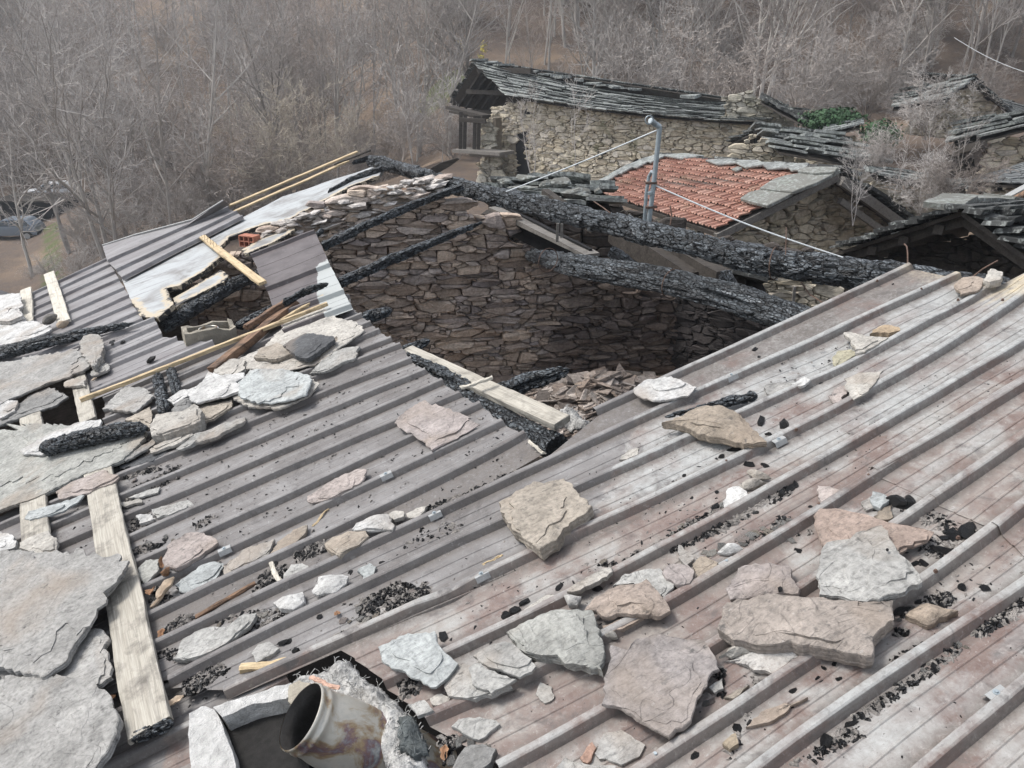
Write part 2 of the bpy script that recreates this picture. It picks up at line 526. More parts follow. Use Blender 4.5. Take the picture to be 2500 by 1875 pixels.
M = dict(
    slate=mat_slate(), sheet=mat_roofsheet(), char=mat_char(.55), charcoal=mat_char(.15, 'charcoal'),
    oldplank=mat_wood('weathered plank', (.31, .285, .24), (.43, .405, .35), (.11, .10, .088), .45),
    newwood=mat_wood('raw pine', (.42, .32, .19), (.56, .45, .29), (.12, .08, .05), .32),
    palewood=mat_wood('sun bleached plank', (.44, .41, .35), (.56, .525, .45), (.18, .165, .14), .35),
    halfburnt=mat_wood('scorched timber', (.16, .10, .07), (.27, .165, .10), (.012, .012, .013), .75),
    darkwood=mat_wood('old dark timber', (.035, .03, .026), (.075, .065, .055), (.015, .013, .012), .4),
    greywood=mat_wood('grey silvered timber', (.13, .12, .108), (.23, .215, .195), (.05, .045, .04), .3),
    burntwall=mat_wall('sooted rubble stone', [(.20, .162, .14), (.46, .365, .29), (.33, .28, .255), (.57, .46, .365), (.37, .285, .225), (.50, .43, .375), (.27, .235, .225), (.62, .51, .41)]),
    topstones=mat_wall('ash covered stone', [(.42, .385, .36), (.54, .51, .475), (.33, .29, .26), (.62, .59, .555), (.38, .31, .265)]),
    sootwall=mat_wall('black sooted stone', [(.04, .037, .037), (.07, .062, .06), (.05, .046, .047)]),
    tanwall=mat_wall('ochre rubble stone', [(.34, .295, .22), (.48, .425, .325), (.40, .36, .295), (.55, .495, .39), (.37, .315, .235), (.45, .415, .36)], moss=.25, rough_scale=8),
    greywall=mat_wall('grey rubble stone', [(.27, .25, .20), (.40, .375, .31), (.34, .32, .28), (.46, .43, .35)], moss=.2, rough_scale=8),
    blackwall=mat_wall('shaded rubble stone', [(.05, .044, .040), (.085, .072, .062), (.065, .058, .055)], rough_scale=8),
    mortar=mat_plain('dark joints', (.028, .023, .019), .95, .5, 9, .5),
    redmortar=mat_plain('burnt clay joints', (.15, .088, .056), .95, .6, 5, .7),
    tanmortar=mat_plain('lime joints', (.175, .15, .115), .95, .4, 6, .5),
    slateroof=mat_slateroof('lichened slate', (.026, .028, .028), (.17, .175, .17), .72, .3),
    darkslate=mat_slateroof('dark slate', (.022, .023, .023), (.07, .072, .07), .25, .15),
    greyslab=mat_slateroof('lichened stone slab', (.105, .105, .095), (.16, .16, .145), .45, .35),
    oldsheet=mat_sheet_plain(), darksheet=mat_darksheet(), board=mat_board(), tile=mat_tile(),
    ground=mat_ground(),
    asphalt=mat_plain('asphalt', (.065, .065, .068), .9, .25, 3, .2),
    twig=mat_bark('grey twigs', (.26, .235, .216), (.50, .468, .438)),
    twig2=mat_bark('brown twigs', (.20, .172, .152), (.38, .338, .305)),
    twig3=mat_bark('tan twigs', (.34, .30, .245), (.52, .47, .39)),
    bark=mat_bark('pale bark', (.21, .19, .172), (.47, .44, .405)),
    ivy=mat_plain('ivy leaves', (.035, .075, .032), .7, .6, 7, .3),
    deadleaf=mat_plain('dry leaf', (.27, .155, .09), .8, .4, 10, .4),
    paleleaf=mat_plain('pale dry leaf', (.40, .32, .24), .8, .4, 10, .4),
    yellowleaf=mat_plain('yellow leaves', (.55, .47, .10), .8, .3, 5, .3),
    galv=mat_plain('galvanised pipe', (.27, .31, .33), .45, .2, 20, .1, .35, .5),
    rust=mat_plain('rusted wire', (.10, .065, .05), .8, .4, 20, .2),
    wire=mat_plain('white cable', (.50, .53, .54), .5, .1, 20, 0),
    concrete=mat_plain('concrete block', (.27, .245, .20), .95, .3, 16, .6),
    whitecrete=mat_plain('whitewashed mortar', (.43, .425, .41), .95, .35, 20, 1.0),
    refract=mat_plain('black rendered block', (.020, .019, .018), .95, .4, 40, .6),
    wool=mat_plain('mineral wool', (.36, .355, .34), 1.0, .65, 14, 1.0),
    darkwool=mat_plain('charred mineral wool', (.09, .10, .10), 1.0, .7, 9, 1.0),
    flue=mat_flue(),
    soot=mat_plain('soot lined steel', (.05, .047, .044), .6, .4, 12, .2),
    salmon=mat_plain('salmon painted wood', (.44, .29, .225), .8, .2, 20, .2),
    brick=mat_plain('hollow brick', (.36, .15, .10), .85, .2, 14, .3),
    blackvoid=mat_plain('sooted boards and shaded openings', (.012, .0115, .012), .95, .4, 6, .3),  # near-black standing for shade in openings, also for sooted boards and joints
    ash=mat_plain('ash and crumbs', (.20, .185, .17), 1.0, .6, 20, .9),
    rubble=mat_wall('scorched slate shards', [(.12, .105, .094), (.30, .25, .215), (.44, .39, .35), (.18, .155, .14), (.34, .265, .21)]),
    carpaint=mat_plain('blue grey car paint', (.22, .26, .31), .3, .05, 3, 0, .3, .5),
    whitepaint=mat_plain('white paint', (.75, .76, .78), .35, .04, 3, 0),
    glass=mat_plain('dark car glass', (.025, .03, .035), .12, .1, 3, 0, 0, .6),
    rubber=mat_plain('tyre rubber', (.02, .02, .02), .85, .2, 8, .2),
    alloy=mat_plain('wheel metal', (.32, .33, .34), .4, .1, 8, 0, .5),
    oldtile=mat_slateroof('dark concrete tile', (.09, .095, .095), (.145, .15, .15), .15, .1),
    zinc=mat_plain('zinc flashing', (.30, .305, .30), .6, .2, 25, .2, .15),
)
# ------------------------------------------------------------------ generators
def clip_half(poly, nx, ny, c):
    """keep the part of poly with nx*x+ny*y <= c"""
    out = []
    m = len(poly)
    for i in range(m):
        a, b = poly[i], poly[(i + 1) % m]
        da, db = nx * a[0] + ny * a[1] - c, nx * b[0] + ny * b[1] - c
        if da <= 0: out.append(a)
        if (da < 0) != (db < 0) and da != db:
            t = da / (da - db)
            out.append((a[0] + (b[0] - a[0]) * t, a[1] + (b[1] - a[1]) * t))
    return out

def stone_cells(poly, size, aniso=2.0, seed=1, spread=.55):
    """irregular rubble cells filling poly: a power diagram of stretched sites"""
    rd = random.Random(seed)
    P = [(x / aniso, y) for x, y in poly]
    x0, x1 = min(p[0] for p in P) - size, max(p[0] for p in P) + size
    y0, y1 = min(p[1] for p in P) - size, max(p[1] for p in P) + size
    cell = size * .8
    grid = {}
    sites = []
    def near(x, y, rad):
        k = int(rad / cell) + 1
        gx, gy = int((x - x0) / cell), int((y - y0) / cell)
        for a in range(gx - k, gx + k + 1):
            for b in range(gy - k, gy + k + 1):
                yield from grid.get((a, b), ())
    for scale, tries in ((1.9, 120), (1.35, 500), (.85, 1500), (.5, 2600)):
        rr = size * .5 * scale
        for _ in range(int(tries * (x1 - x0) * (y1 - y0) / (size * size * 90)) + 40):
            x, y = rd.uniform(x0, x1), rd.uniform(y0, y1)
            r = rr * rd.uniform(1 - spread * .4, 1 + spread * .3)
            if all((sites[j][0] - x) ** 2 + (sites[j][1] - y) ** 2 > (.93 * (r + sites[j][2])) ** 2 for j in near(x, y, r + size)):
                grid.setdefault((int((x - x0) / cell), int((y - y0) / cell)), []).append(len(sites))
                sites.append((x, y, r))
    out = []
    for i, (x, y, r) in enumerate(sites):
        if not inside(P, x, y): continue
        c = [(x - 2 * size, y - 2 * size), (x + 2 * size, y - 2 * size), (x + 2 * size, y + 2 * size), (x - 2 * size, y + 2 * size)]
        for j in near(x, y, 2.6 * size):
            if j == i: continue
            X, Y, q = sites[j]
            dx, dy = X - x, Y - y
            c = clip_half(c, dx, dy, (X * X + Y * Y - q * q - x * x - y * y + r * r) / 2)
            if len(c) < 3: break
        if len(c) >= 3: out.append([(a * aniso, b) for a, b in c])
    for rnd_, prob in ((0, .7), (1, .45)):               # some stones lie in thin split courses
        nxt = []
        for c in out:
            hgt = max(p[1] for p in c) - min(p[1] for p in c); wid = max(p[0] for p in c) - min(p[0] for p in c)
            if rd.random() < prob and hgt > size * .42:
                cx, cy = sum(p[0] for p in c) / len(c), sum(p[1] for p in c) / len(c) + rd.uniform(-.2, .2) * hgt
                a = rd.gauss(0, .10) + math.pi / 2
                if wid > hgt * 2.4 and rd.random() < .4: a = rd.gauss(0, .35)
                nx, ny = math.cos(a), math.sin(a)
                k = nx * cx + ny * cy
                nxt += [q for q in (clip_half(c, nx, ny, k), clip_half(c, -nx, -ny, -k)) if len(q) >= 3]
            else: nxt.append(c)
        out = nxt
    wob = lambda p: (p[0] + size * .22 * mnoise.noise(Vector((p[0] / size * .8, p[1] / size * .8, seed))), p[1] + size * .20 * mnoise.noise(Vector((p[0] / size * .7, p[1] / size * .7, seed + 50))))
    return [[wob(p) for p in c] for c in out]

def stones_mesh(mb, cells, T, depth=.1, gap=.012, relief=.03, seed=1):
    """T(x, y, z): wall-plane coordinates (z out of the wall) -> space"""
    rd = random.Random(seed)
    for c in cells:
        n = len(c)
        cx, cy = sum(p[0] for p in c) / n, sum(p[1] for p in c) / n
        size = (sum((p[0] - cx) ** 2 + (p[1] - cy) ** 2 for p in c) / n) ** .5
        if size < gap * 1.5: continue
        k = max(.45, 1 - gap / size)
        # one corner-cutting pass, with some irregularity
        q = []
        for i in range(n):
            a, b = c[i], c[(i + 1) % n]
            for t in (rd.uniform(.07, .18), rd.uniform(.82, .93)):
                q.append((a[0] + (b[0] - a[0]) * t + rd.uniform(-1, 1) * size * .045, a[1] + (b[1] - a[1]) * t + rd.uniform(-1, 1) * size * .045))
        z = relief * rd.uniform(-.4, 1.0)
        tx, ty = rd.uniform(-.30, .30), rd.uniform(-.34, .16)
        m = len(q)
        vs = []
        for s, dz, use in ((k, -depth, 0), (k, -.010, 1), (k * rd.uniform(.80, .9), .008 + relief * .12, 1)):
            for x, y in q:
                X, Y = (x - cx) * s, (y - cy) * s
                vs.append(T(cx + X, cy + Y, (z + dz + X * tx + Y * ty + rd.uniform(-1, 1) * relief * .16) if use else -depth))
        vs.append(T(cx + rd.uniform(-.3, .3) * size, cy + rd.uniform(-.3, .3) * size, z + .008 + relief * .22))
        fs = []
        for l in range(2):
            for i in range(m):
                j = (i + 1) % m
                fs.append((l * m + i, l * m + j, (l + 1) * m + j, (l + 1) * m + i))
        fs += [(2 * m + i, 2 * m + (i + 1) % m, 3 * m) for i in range(m)]
        mb.add(vs, fs)

def plane_T(o, d, up=Vector((0, 0, 1))):
    d = Vector(d).normalized()
    n = d.cross(up).normalized()         # points to the viewer when d runs to the right
    return (lambda x, y, z: o + d * x + up * y + n * z), n

def rubble_wall(name, parent, poly3, o, d, size, mat, mortar, aniso=2.0, gap=.014, relief=.03, thick=.45, seed=1, up=Vector((0, 0, 1)), holes=()):
    """a thick rubble wall whose face fills poly3 (points on the plane of o, d): modelled stones over a solid core"""
    d = Vector(d).normalized()
    T, n = plane_T(o, d, up)
    to2 = lambda p: ((p - o).dot(d), (p - o).dot(up))
    P = [to2(p) for p in poly3]
    Hs = [[to2(p) for p in h] for h in holes]
    cells = stone_cells(P, size, aniso, seed)
    for h in Hs: cells = [c for c in cells if not inside(h, sum(p[0] for p in c) / len(c), sum(p[1] for p in c) / len(c))]
    mb = MB()
    stones_mesh(mb, cells, T, depth=relief + .03, gap=gap, relief=relief, seed=seed)
    nst = len(mb.f)
    k = -relief * .9 - .012
    gx = sum(p[0] for p in P) / len(P)
    ylo, yhi = min(p[1] for p in P), max(p[1] for p in P)
    PI_ = [(x + math.copysign(min(size * .7, abs(x - gx)), gx - x), y - (size * 1.5 if y > ylo + .25 * (yhi - ylo) else 0)) for x, y in P]
    fr, bk = [T(x, y, k) for x, y in PI_], [T(x, y, -thick) for x, y in PI_]
    m = len(P)
    me = None
    core = MB()
    bm = bmesh.new()
    vf = [bm.verts.new(v) for v in fr]; vb = [bm.verts.new(v) for v in bk]
    bm.faces.new(vf); bm.faces.new(vb[::-1])
    for i in range(m):
        j = (i + 1) % m
        bm.faces.new((vf[j], vf[i], vb[i], vb[j]))
    bmesh.ops.recalc_face_normals(bm, faces=bm.faces)
    bmesh.ops.triangulate(bm, faces=bm.faces)
    bm.verts.index_update()
    core.add([v.co.copy() for v in bm.verts], [tuple(v.index for v in f.verts) for f in bm.faces])
    bm.free()
    mb.add(core.v, core.f)
    me = mesh(mb.v, mb.f, name)
    me.materials.append(mat); me.materials.append(mortar)
    me.polygons.foreach_set('material_index', [0] * nst + [1] * (len(mb.f) - nst))
    ob = link(name, me, None, parent)
    for h in Hs:                                    # a flat near-black panel painted as the shade inside every opening
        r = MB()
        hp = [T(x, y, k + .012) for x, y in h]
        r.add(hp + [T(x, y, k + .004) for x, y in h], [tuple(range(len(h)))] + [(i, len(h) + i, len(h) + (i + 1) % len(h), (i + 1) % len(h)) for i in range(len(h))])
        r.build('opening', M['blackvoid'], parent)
    return ob

def slate_roof(name, parent, e0, e1, r0, r1, rows, width, th, mat, seed=1, ragged=.12, deck='darkwood', tilt=.5, sag=0.0):
    """overlapping irregular stone slates from eave e0-e1 up to ridge r0-r1"""
    rd = random.Random(seed)
    mb = MB()
    e0, e1, r0, r1 = map(Vector, (e0, e1, r0, r1))
    nrm = (e1 - e0).cross(r0 - e0).normalized()
    if nrm.z < 0: nrm = -nrm
    dz = lambda s, t: Vector((0, 0, -sag * math.sin(math.pi * s) * (.35 + .65 * t)))
    def pt(s, t): return (e0.lerp(e1, s)).lerp(r0.lerp(r1, s), t) + dz(s, max(0, t))
    L = ((e1 - e0).length + (r1 - r0).length) / 2
    hgt = ((r0 - e0).length + (r1 - e1).length) / 2
    step = hgt / rows
    for i in range(rows):
        s = -rd.uniform(0, .5) * width / L
        while s < 1:
            w = width * rd.uniform(.55, 1.5) / L
            a, b = s + .004 / L, s + w - .012 / L
            s += w
            if a > 1 - .1 * width / L: break
            a, b = max(a, -.3 * width / L), min(b, 1 + .3 * width / L)
            t0 = (i + rd.uniform(-ragged, ragged)) / rows
            t1 = (i + 1.7 + rd.uniform(-.2, .2)) / rows
            if i == rows - 1: t1 = (i + 1.12) / rows
            lift0 = th * (1.2 + rd.uniform(0, tilt) * 1.6)
            lift1 = th * rd.uniform(-.2, .3)
            k = th * rd.uniform(.7, 1.5)
            jx = lambda: rd.uniform(-.05, .05) * (b - a)
            c = [(a + jx(), t0 + rd.uniform(-.12, .12) / rows), ((a + b) / 2 + jx() * 2, t0 + rd.uniform(-.14, .1) / rows), (b + jx(), t0 + rd.uniform(-.12, .12) / rows), (b + jx(), t1), (a + jx(), t1)]
            hh = [lift0, lift0 + rd.uniform(0, .4) * th, lift0, lift1, lift1]
            top = [pt(x, y) + nrm * (h + k) for (x, y), h in zip(c, hh)]
            bot = [pt(x, y) + nrm * h for (x, y), h in zip(c, hh)]
            mb.add(top + bot, [(0, 1, 2, 3, 4), (9, 8, 7, 6, 5)] + [(j, 5 + j, 5 + (j + 1) % 5, (j + 1) % 5) for j in range(5)])
    ob = mb.build(name, mat, parent)
    me = ob.data
    bm = bmesh.new(); bm.from_mesh(me); bmesh.ops.recalc_face_normals(bm, faces=bm.faces); bm.to_mesh(me); bm.free()
    dk = MB()
    g = 12
    vs, fs = [], []
    for side in (0, 1):
        for i in range(g + 1):
            for t in (.01, .99): vs.append(pt(.005 + .99 * i / g, t) - nrm * (.015 + .05 * side))
    q = 2 * (g + 1)
    for i in range(g):
        fs += [(2 * i, 2 * i + 2, 2 * i + 3, 2 * i + 1), (q + 2 * i, q + 2 * i + 1, q + 2 * i + 3, q + 2 * i + 2)]
        fs += [(2 * i, q + 2 * i, q + 2 * i + 2, 2 * i + 2), (2 * i + 1, 2 * i + 3, q + 2 * i + 3, q + 2 * i + 1)]
    fs += [(0, 1, q + 1, q), (2 * g, q + 2 * g, q + 2 * g + 1, 2 * g + 1)]
    dk.add(vs, fs)
    dk.build('roof_deck', M[deck], parent)
    return ob

def log(name, pts, radii, mat, cs=.05, ct=.04, crack=.012, knob=.06, ds=.012, nt=44, parent=None, seed=0.0, tips=(False, False), flat=None):
    """a charred round timber along pts (world), cracked into scales; flat=(w, h) makes it squarish"""
    pts = [Vector(p) for p in pts]
    x = (pts[-1] - pts[0]).normalized()
    up = Vector((0, 0, 1))
    if abs(x.z) > .95: up = Vector((0, 1, 0))
    mw = frame(pts[0], x, (up - x * up.dot(x)).normalized())
    inv = mw.inverted()
    lp = [inv @ p for p in pts]
    L = [0.0]
    for a, b in zip(lp, lp[1:]): L.append(L[-1] + (b - a).length)
    ns = max(12, int(L[-1] / ds))
    vs, fs, cr, ce = [], [], [], []
    def at(s, arr):
        for i in range(len(L) - 1):
            if s <= L[i + 1] or i == len(L) - 2:
                t = (s - L[i]) / max(1e-6, L[i + 1] - L[i])
                return arr[i] + (arr[i + 1] - arr[i]) * t
    for i in range(ns + 1):
        s = L[-1] * i / ns
        c = at(s, lp); r = at(s, radii)
        e = 1.0
        for end, flag in ((i / ns, tips[0]), (1 - i / ns, tips[1])):
            if flag: e = min(e, .12 + .88 * min(1, (end * L[-1] / flag)) ** .6)
        for k in range(nt):
            th = 2 * math.pi * k / nt
            cy, cz = math.cos(th), math.sin(th)
            rr = r
            if flat:
                q = max(abs(cy) / flat[0], abs(cz) / flat[1])
                rr = r * (.75 / q * .9 + .25)
            P = Vector((s / cs + seed * 7, cy * r / ct + seed, cz * r / ct - seed))
            dd, pp = mnoise.voronoi(P)
            edge = min(1.0, max(0.0, (dd[1] - dd[0]) / .13))
            cid = (math.sin(pp[0].x * 12.9898 + pp[0].y * 78.233 + pp[0].z * 37.7) * 43758.5453) % 1.0
            q2 = Vector((s * 3 + seed * 3, cy * 1.2, cz * 1.2 + seed))
            big = mnoise.noise(q2) + .5 * mnoise.noise(q2 * 2.7) + .25 * mnoise.noise(q2 * 6.1)
            R_ = rr * e * (1 + knob * big) - crack * (1 - edge) ** 1.5 * e + crack * 1.1 * (cid - .5) * e - crack * 1.6 * max(0, mnoise.noise(Vector((s * 1.3 + seed, cy * 2.6, cz * 2.6 - seed))) - .22) * 3 * e
            if e < 1: R_ *= 1 + .35 * mnoise.noise(Vector((s * 30, cy * 2.2, cz * 2.2 + seed)))
            vs.append((c.x, c.y + cy * R_, c.z + cz * R_))
            cr.append(edge); ce.append(cid)
    for i in range(ns):
        for k in range(nt):
            l = (k + 1) % nt
            fs.append((i * nt + k, (i + 1) * nt + k, (i + 1) * nt + l, i * nt + l))
    for i, end in ((0, 0), (ns, 1)):
        b = len(vs)
        c = at(L[-1] * i / ns, lp)
        vs.append((c.x + (.02 if end else -.02) * (-1), c.y, c.z)); cr.append(.3); ce.append(.2)
        for k in range(nt):
            l = (k + 1) % nt
            fs.append((i * nt + l, i * nt + k, b) if not end else (i * nt + k, i * nt + l, b))
    me = mesh(vs, fs, name)
    at_ = me.attributes.new('crack', 'FLOAT', 'POINT')
    at_.data.foreach_set('value', cr)
    me.attributes.new('cell', 'FLOAT', 'POINT').data.foreach_set('value', ce)
    bm = bmesh.new(); bm.from_mesh(me); bmesh.ops.recalc_face_normals(bm, faces=bm.faces); bm.to_mesh(me); bm.free()
    return link(name, me, mat, parent, mw if parent is None else parent.matrix_world.inverted() @ mw)

def plank(name, a, b, w, h, mat, up, label=None, cat=None, parent=None, jit=.0032, seg=18, ends=0.006, warp=.009):
    """a sawn plank from a to b (world), w wide, h thick, its wide face towards up"""
    a, b = Vector(a), Vector(b)
    mw = frame(a, b - a, Vector(up).normalized())
    Ln = (b - a).length
    vs, fs = [], []
    prof = [(-w / 2, -h / 2), (-w / 6, -h / 2), (w / 6, -h / 2), (w / 2, -h / 2), (w / 2 + .001, 0), (w / 2, h / 2 - .003), (w / 2 - .004, h / 2), (w / 6, h / 2), (-w / 6, h / 2), (-w / 2 + .004, h / 2), (-w / 2, h / 2 - .003), (-w / 2 - .001, 0)]
    n = len(prof)
    sd = random.uniform(0, 99)
    for i in range(seg + 1):
        t = i / seg
        for k, (y, z) in enumerate(prof):
            xx = Ln * t
            if i in (0, seg): xx += ends * mnoise.noise(Vector((y * 40, z * 40, sd + i)))
            vs.append((xx, y + random.uniform(-jit, jit) + warp * mnoise.noise(Vector((t * 3, sd, 0))), z + random.uniform(-jit, jit) * .5 + warp * mnoise.noise(Vector((t * 2.5, 5, sd)))))
    for i in range(seg):
        for k in range(n):
            l = (k + 1) % n
            fs.append((i * n + k, i * n + l, i * n + n + l, i * n + n + k))
    fs += [tuple(range(n - 1, -1, -1)), tuple(seg * n + k for k in range(n))]
    me = mesh(vs, fs, name)
    bm = bmesh.new(); bm.from_mesh(me); bmesh.ops.recalc_face_normals(bm, faces=bm.faces); bm.to_mesh(me); bm.free()
    o = link(name, me, mat, parent, mw if parent is None else parent.matrix_world.inverted() @ mw)
    if label: tag(o, label, cat or 'plank')
    return o

TONE = dict(grey=(.295, .288, .272), light=(.315, .31, .292), white=(.44, .435, .42), warm=(.31, .275, .23), pink=(.285, .253, .238), dark=(.085, .087, .09),
            green=(.28, .28, .258), blue=(.33, .345, .338), tan=(.265, .225, .18), pale=(.375, .355, .32), mid=(.20, .197, .188), rose=(.33, .288, .265))

def slab(c, pts, th, lift, tone, label, name='stone_slab', tilt=(0, 0), rough=1.0, cat='stone slab', dome=0.0, step=.02):
    """a split stone lying on the roof; pts trace its upper face in the photo"""
    if lift >= .04: lift -= .007
    if .02 < th < .06: th *= .82
    top = lift + th
    P = [rp(x, y, top) for x, y in px(c, pts)]
    if sum(P[i].x * P[(i + 1) % len(P)].y - P[(i + 1) % len(P)].x * P[i].y for i in range(len(P))) < 0: P = P[::-1]
    n0 = len(P)
    cx, cy = sum(p.x for p in P) / n0, sum(p.y for p in P) / n0
    sd = random.uniform(0, 500)
    Q = []
    for i in range(n0):
        a, b = P[i], P[(i + 1) % n0]
        e = b - a
        L = e.length
        k = max(1, min(24, int(L / step)))
        nx, ny = (e.y / L, -e.x / L) if L > 1e-6 else (0, 0)
        for j in range(k):
            t = j / k
            p = a + e * t
            am = min(.016, L * .15) * rough
            q = Vector((p.x * 22, p.y * 22, sd))
            d = am * (mnoise.noise(q) + .6 * mnoise.noise(q * 2.6)) if (j or rough > 1) else 0
            Q.append((p.x - cx + nx * d, p.y - cy + ny * d))
    m = len(Q)
    size = (sum(x * x + y * y for x, y in Q) / m) ** .5
    vs = []
    layers = [(.965, 0), (1.0, .3), (.985, .42), (1.004, .62), (.992, .8), (1.0, .96)] if th > .025 else [(.97, 0), (1.003, .5), (1.0, .9)]
    for li, (s, z) in enumerate(layers):
        for i, (x, y) in enumerate(Q):
            w = s
            if 0 < li < len(layers) - 1: w += .028 * mnoise.noise(Vector((x * 16, y * 16, sd + li * 9.1))) * min(1, .12 / size)
            elif li == 0: w += .05 * mnoise.noise(Vector((x * 9, y * 9, sd + 40)))
            vs.append((x * w, y * w, z * th + (tilt[0] * x + tilt[1] * y)))
    inner = (.985, .95, .82, .64, .44, .22)
    rl = min(.009, .05 * size + th * .12)
    for s in inner:
        for x, y in Q:
            X, Y = x * s, y * s
            z = th + rl * (mnoise.noise(Vector((X * 9, Y * 9, sd))) + .5 * mnoise.noise(Vector((X * 23, Y * 23, sd)))) * min(1, (1 - s) * 5 + .15) + dome * (1 - s * s)
            st = mnoise.noise(Vector((X * 5, Y * 5, sd + 9)))
            z += (.35 * rl if st > .12 else 0) - (.4 * rl if st < -.18 else 0)
            vs.append((X, Y, z + tilt[0] * X + tilt[1] * Y))
    extra = []
    if size > .085 and th > .011:
        # split layers left standing on the face
        for q_ in range(2 if size > .14 else 1):
            a0 = random.uniform(0, 6.28); f = random.uniform(.55, .82); ox, oy = math.cos(a0) * size * (1 - f) * .75, math.sin(a0) * size * (1 - f) * .75
            hh = random.uniform(.003, .007)
            ring = []
            for x, y in Q[::2]:
                w = f * (1 + .22 * mnoise.noise(Vector((x * 11, y * 11, sd + 70 + q_ * 9))) + .10 * mnoise.noise(Vector((x * 37, y * 37, sd + 80))))
                ring.append((x * w + ox, y * w + oy))
            extra.append((ring, hh, ox, oy))
    fs = []
    nl = len(layers) + len(inner)
    for l in range(nl - 1):
        for i in range(m):
            j = (i + 1) % m
            fs.append((l * m + i, l * m + j, (l + 1) * m + j, (l + 1) * m + i))
    vs.append((0, 0, th + dome)); t_ = len(vs) - 1
    vs.append((0, 0, .002)); b_ = len(vs) - 1
    fs += [((nl - 1) * m + i, (nl - 1) * m + (i + 1) % m, t_) for i in range(m)]
    fs += [((i + 1) % m, i, b_) for i in range(m)]
    nsm = len(fs)
    for ring, hh, ox, oy in extra:
        b0 = len(vs); k = len(ring)
        zt = lambda x, y: th + rl * .8 * mnoise.noise(Vector((x * 9, y * 9, sd))) + tilt[0] * x + tilt[1] * y + dome * max(0, 1 - (x * x + y * y) / (size * size))
        vs += [(x, y, zt(x, y) - .008) for x, y in ring] + [(x, y, zt(x, y) + hh) for x, y in ring] + [(ox + (x - ox) * .6, oy + (y - oy) * .6, zt(ox + (x - ox) * .6, oy + (y - oy) * .6) + hh * 1.1) for x, y in ring] + [(ox, oy, zt(ox, oy) + hh * 1.2)]
        for l in range(2): fs += [(b0 + l * k + i, b0 + l * k + (i + 1) % k, b0 + (l + 1) * k + (i + 1) % k, b0 + (l + 1) * k + i) for i in range(k)]
        fs += [(b0 + 2 * k + i, b0 + 2 * k + (i + 1) % k, b0 + 3 * k) for i in range(k)]
    me = mesh(vs, fs, name)
    me.polygons.foreach_set('use_smooth', [k < nsm and m * (len(layers) + 1) <= k < m * (nl - 1) + m for k in range(len(me.polygons))])
    o = link(name, me, M['slate'], None, MR @ Matrix.Translation((cx, cy, lift)))
    q = TONE[tone] if isinstance(tone, str) else tone
    f = random.uniform(.92, 1.08)
    o.color = (q[0] * f, q[1] * f, q[2] * f, 1)
    return tag(o, label, cat)

def rock_mesh(name, sx, sy, sz, seed, sub=2, ang=.5):
    """an angular lump"""
    bm = bmesh.new()
    bmesh.ops.create_icosphere(bm, subdivisions=sub, radius=1)
    rd = random.Random(seed)
    pl = [(Vector((rd.gauss(0, 1), rd.gauss(0, 1), rd.gauss(0, 1))).normalized(), rd.uniform(.42, .9)) for _ in range(13)]
    for v in bm.verts:
        p = v.co.normalized()
        r = 1.0
        for d, h in pl:
            q = p.dot(d)
            if q > 1e-3: r = min(r, h / q)
        r *= 1 + .16 * mnoise.noise(p * 2.5 + Vector((seed, 0, 0))) + .10 * mnoise.noise(p * 6 + Vector((0, seed, 0)))
        v.co = Vector((p.x * r * sx, p.y * r * sy, p.z * r * sz))
    return from_bm(bm, name)

def zone(poly, soft):
    """roof-plane mask: 1 inside the polygon traced in the photo, 0 outside, soft border in metres"""
    P = [tuple(rp(x, y)[:2]) for x, y in poly]
    A = np.array(P); B = np.roll(A, -1, 0)
    def f(u, v):
        q = np.array((u, v))
        e = B - A
        t = np.clip(((q - A) * e).sum(1) / (e * e).sum(1), 0, 1)
        d = np.sqrt((((A + e * t[:, None]) - q) ** 2).sum(1).min())
        s = d if inside(P, u, v) else -d
        return min(1.0, max(0.0, .5 + s / (2 * soft)))
    return f
# ------------------------------------------------------------------ the land
def sstep(a, b, x):
    t = min(1, max(0, (x - a) / (b - a)))
    return t * t * (3 - 2 * t)

def land(x, y):
    side = sstep(-17, -3, x)
    flat = -4.0
    centre = -3.0 + 5.4 * sstep(0, 40, y) + .09 * max(0, x - 2)
    z = flat + (centre - flat) * side
    y0 = 58 + (49 - 58) * side
    d = max(0, y - y0)
    z += .40 * d * sstep(0, 12, d)
    bank = sstep(-27, -21, x + (y - 40) * .55) * (1 - sstep(-14, -6, x)) * sstep(30, 38, y) * 1.8
    z += bank
    z += .5 * mnoise.noise(Vector((x * .07, y * .07, 3))) * sstep(20, 50, y) + .15 * mnoise.noise(Vector((x * .4, y * .4, 8)))
    return z

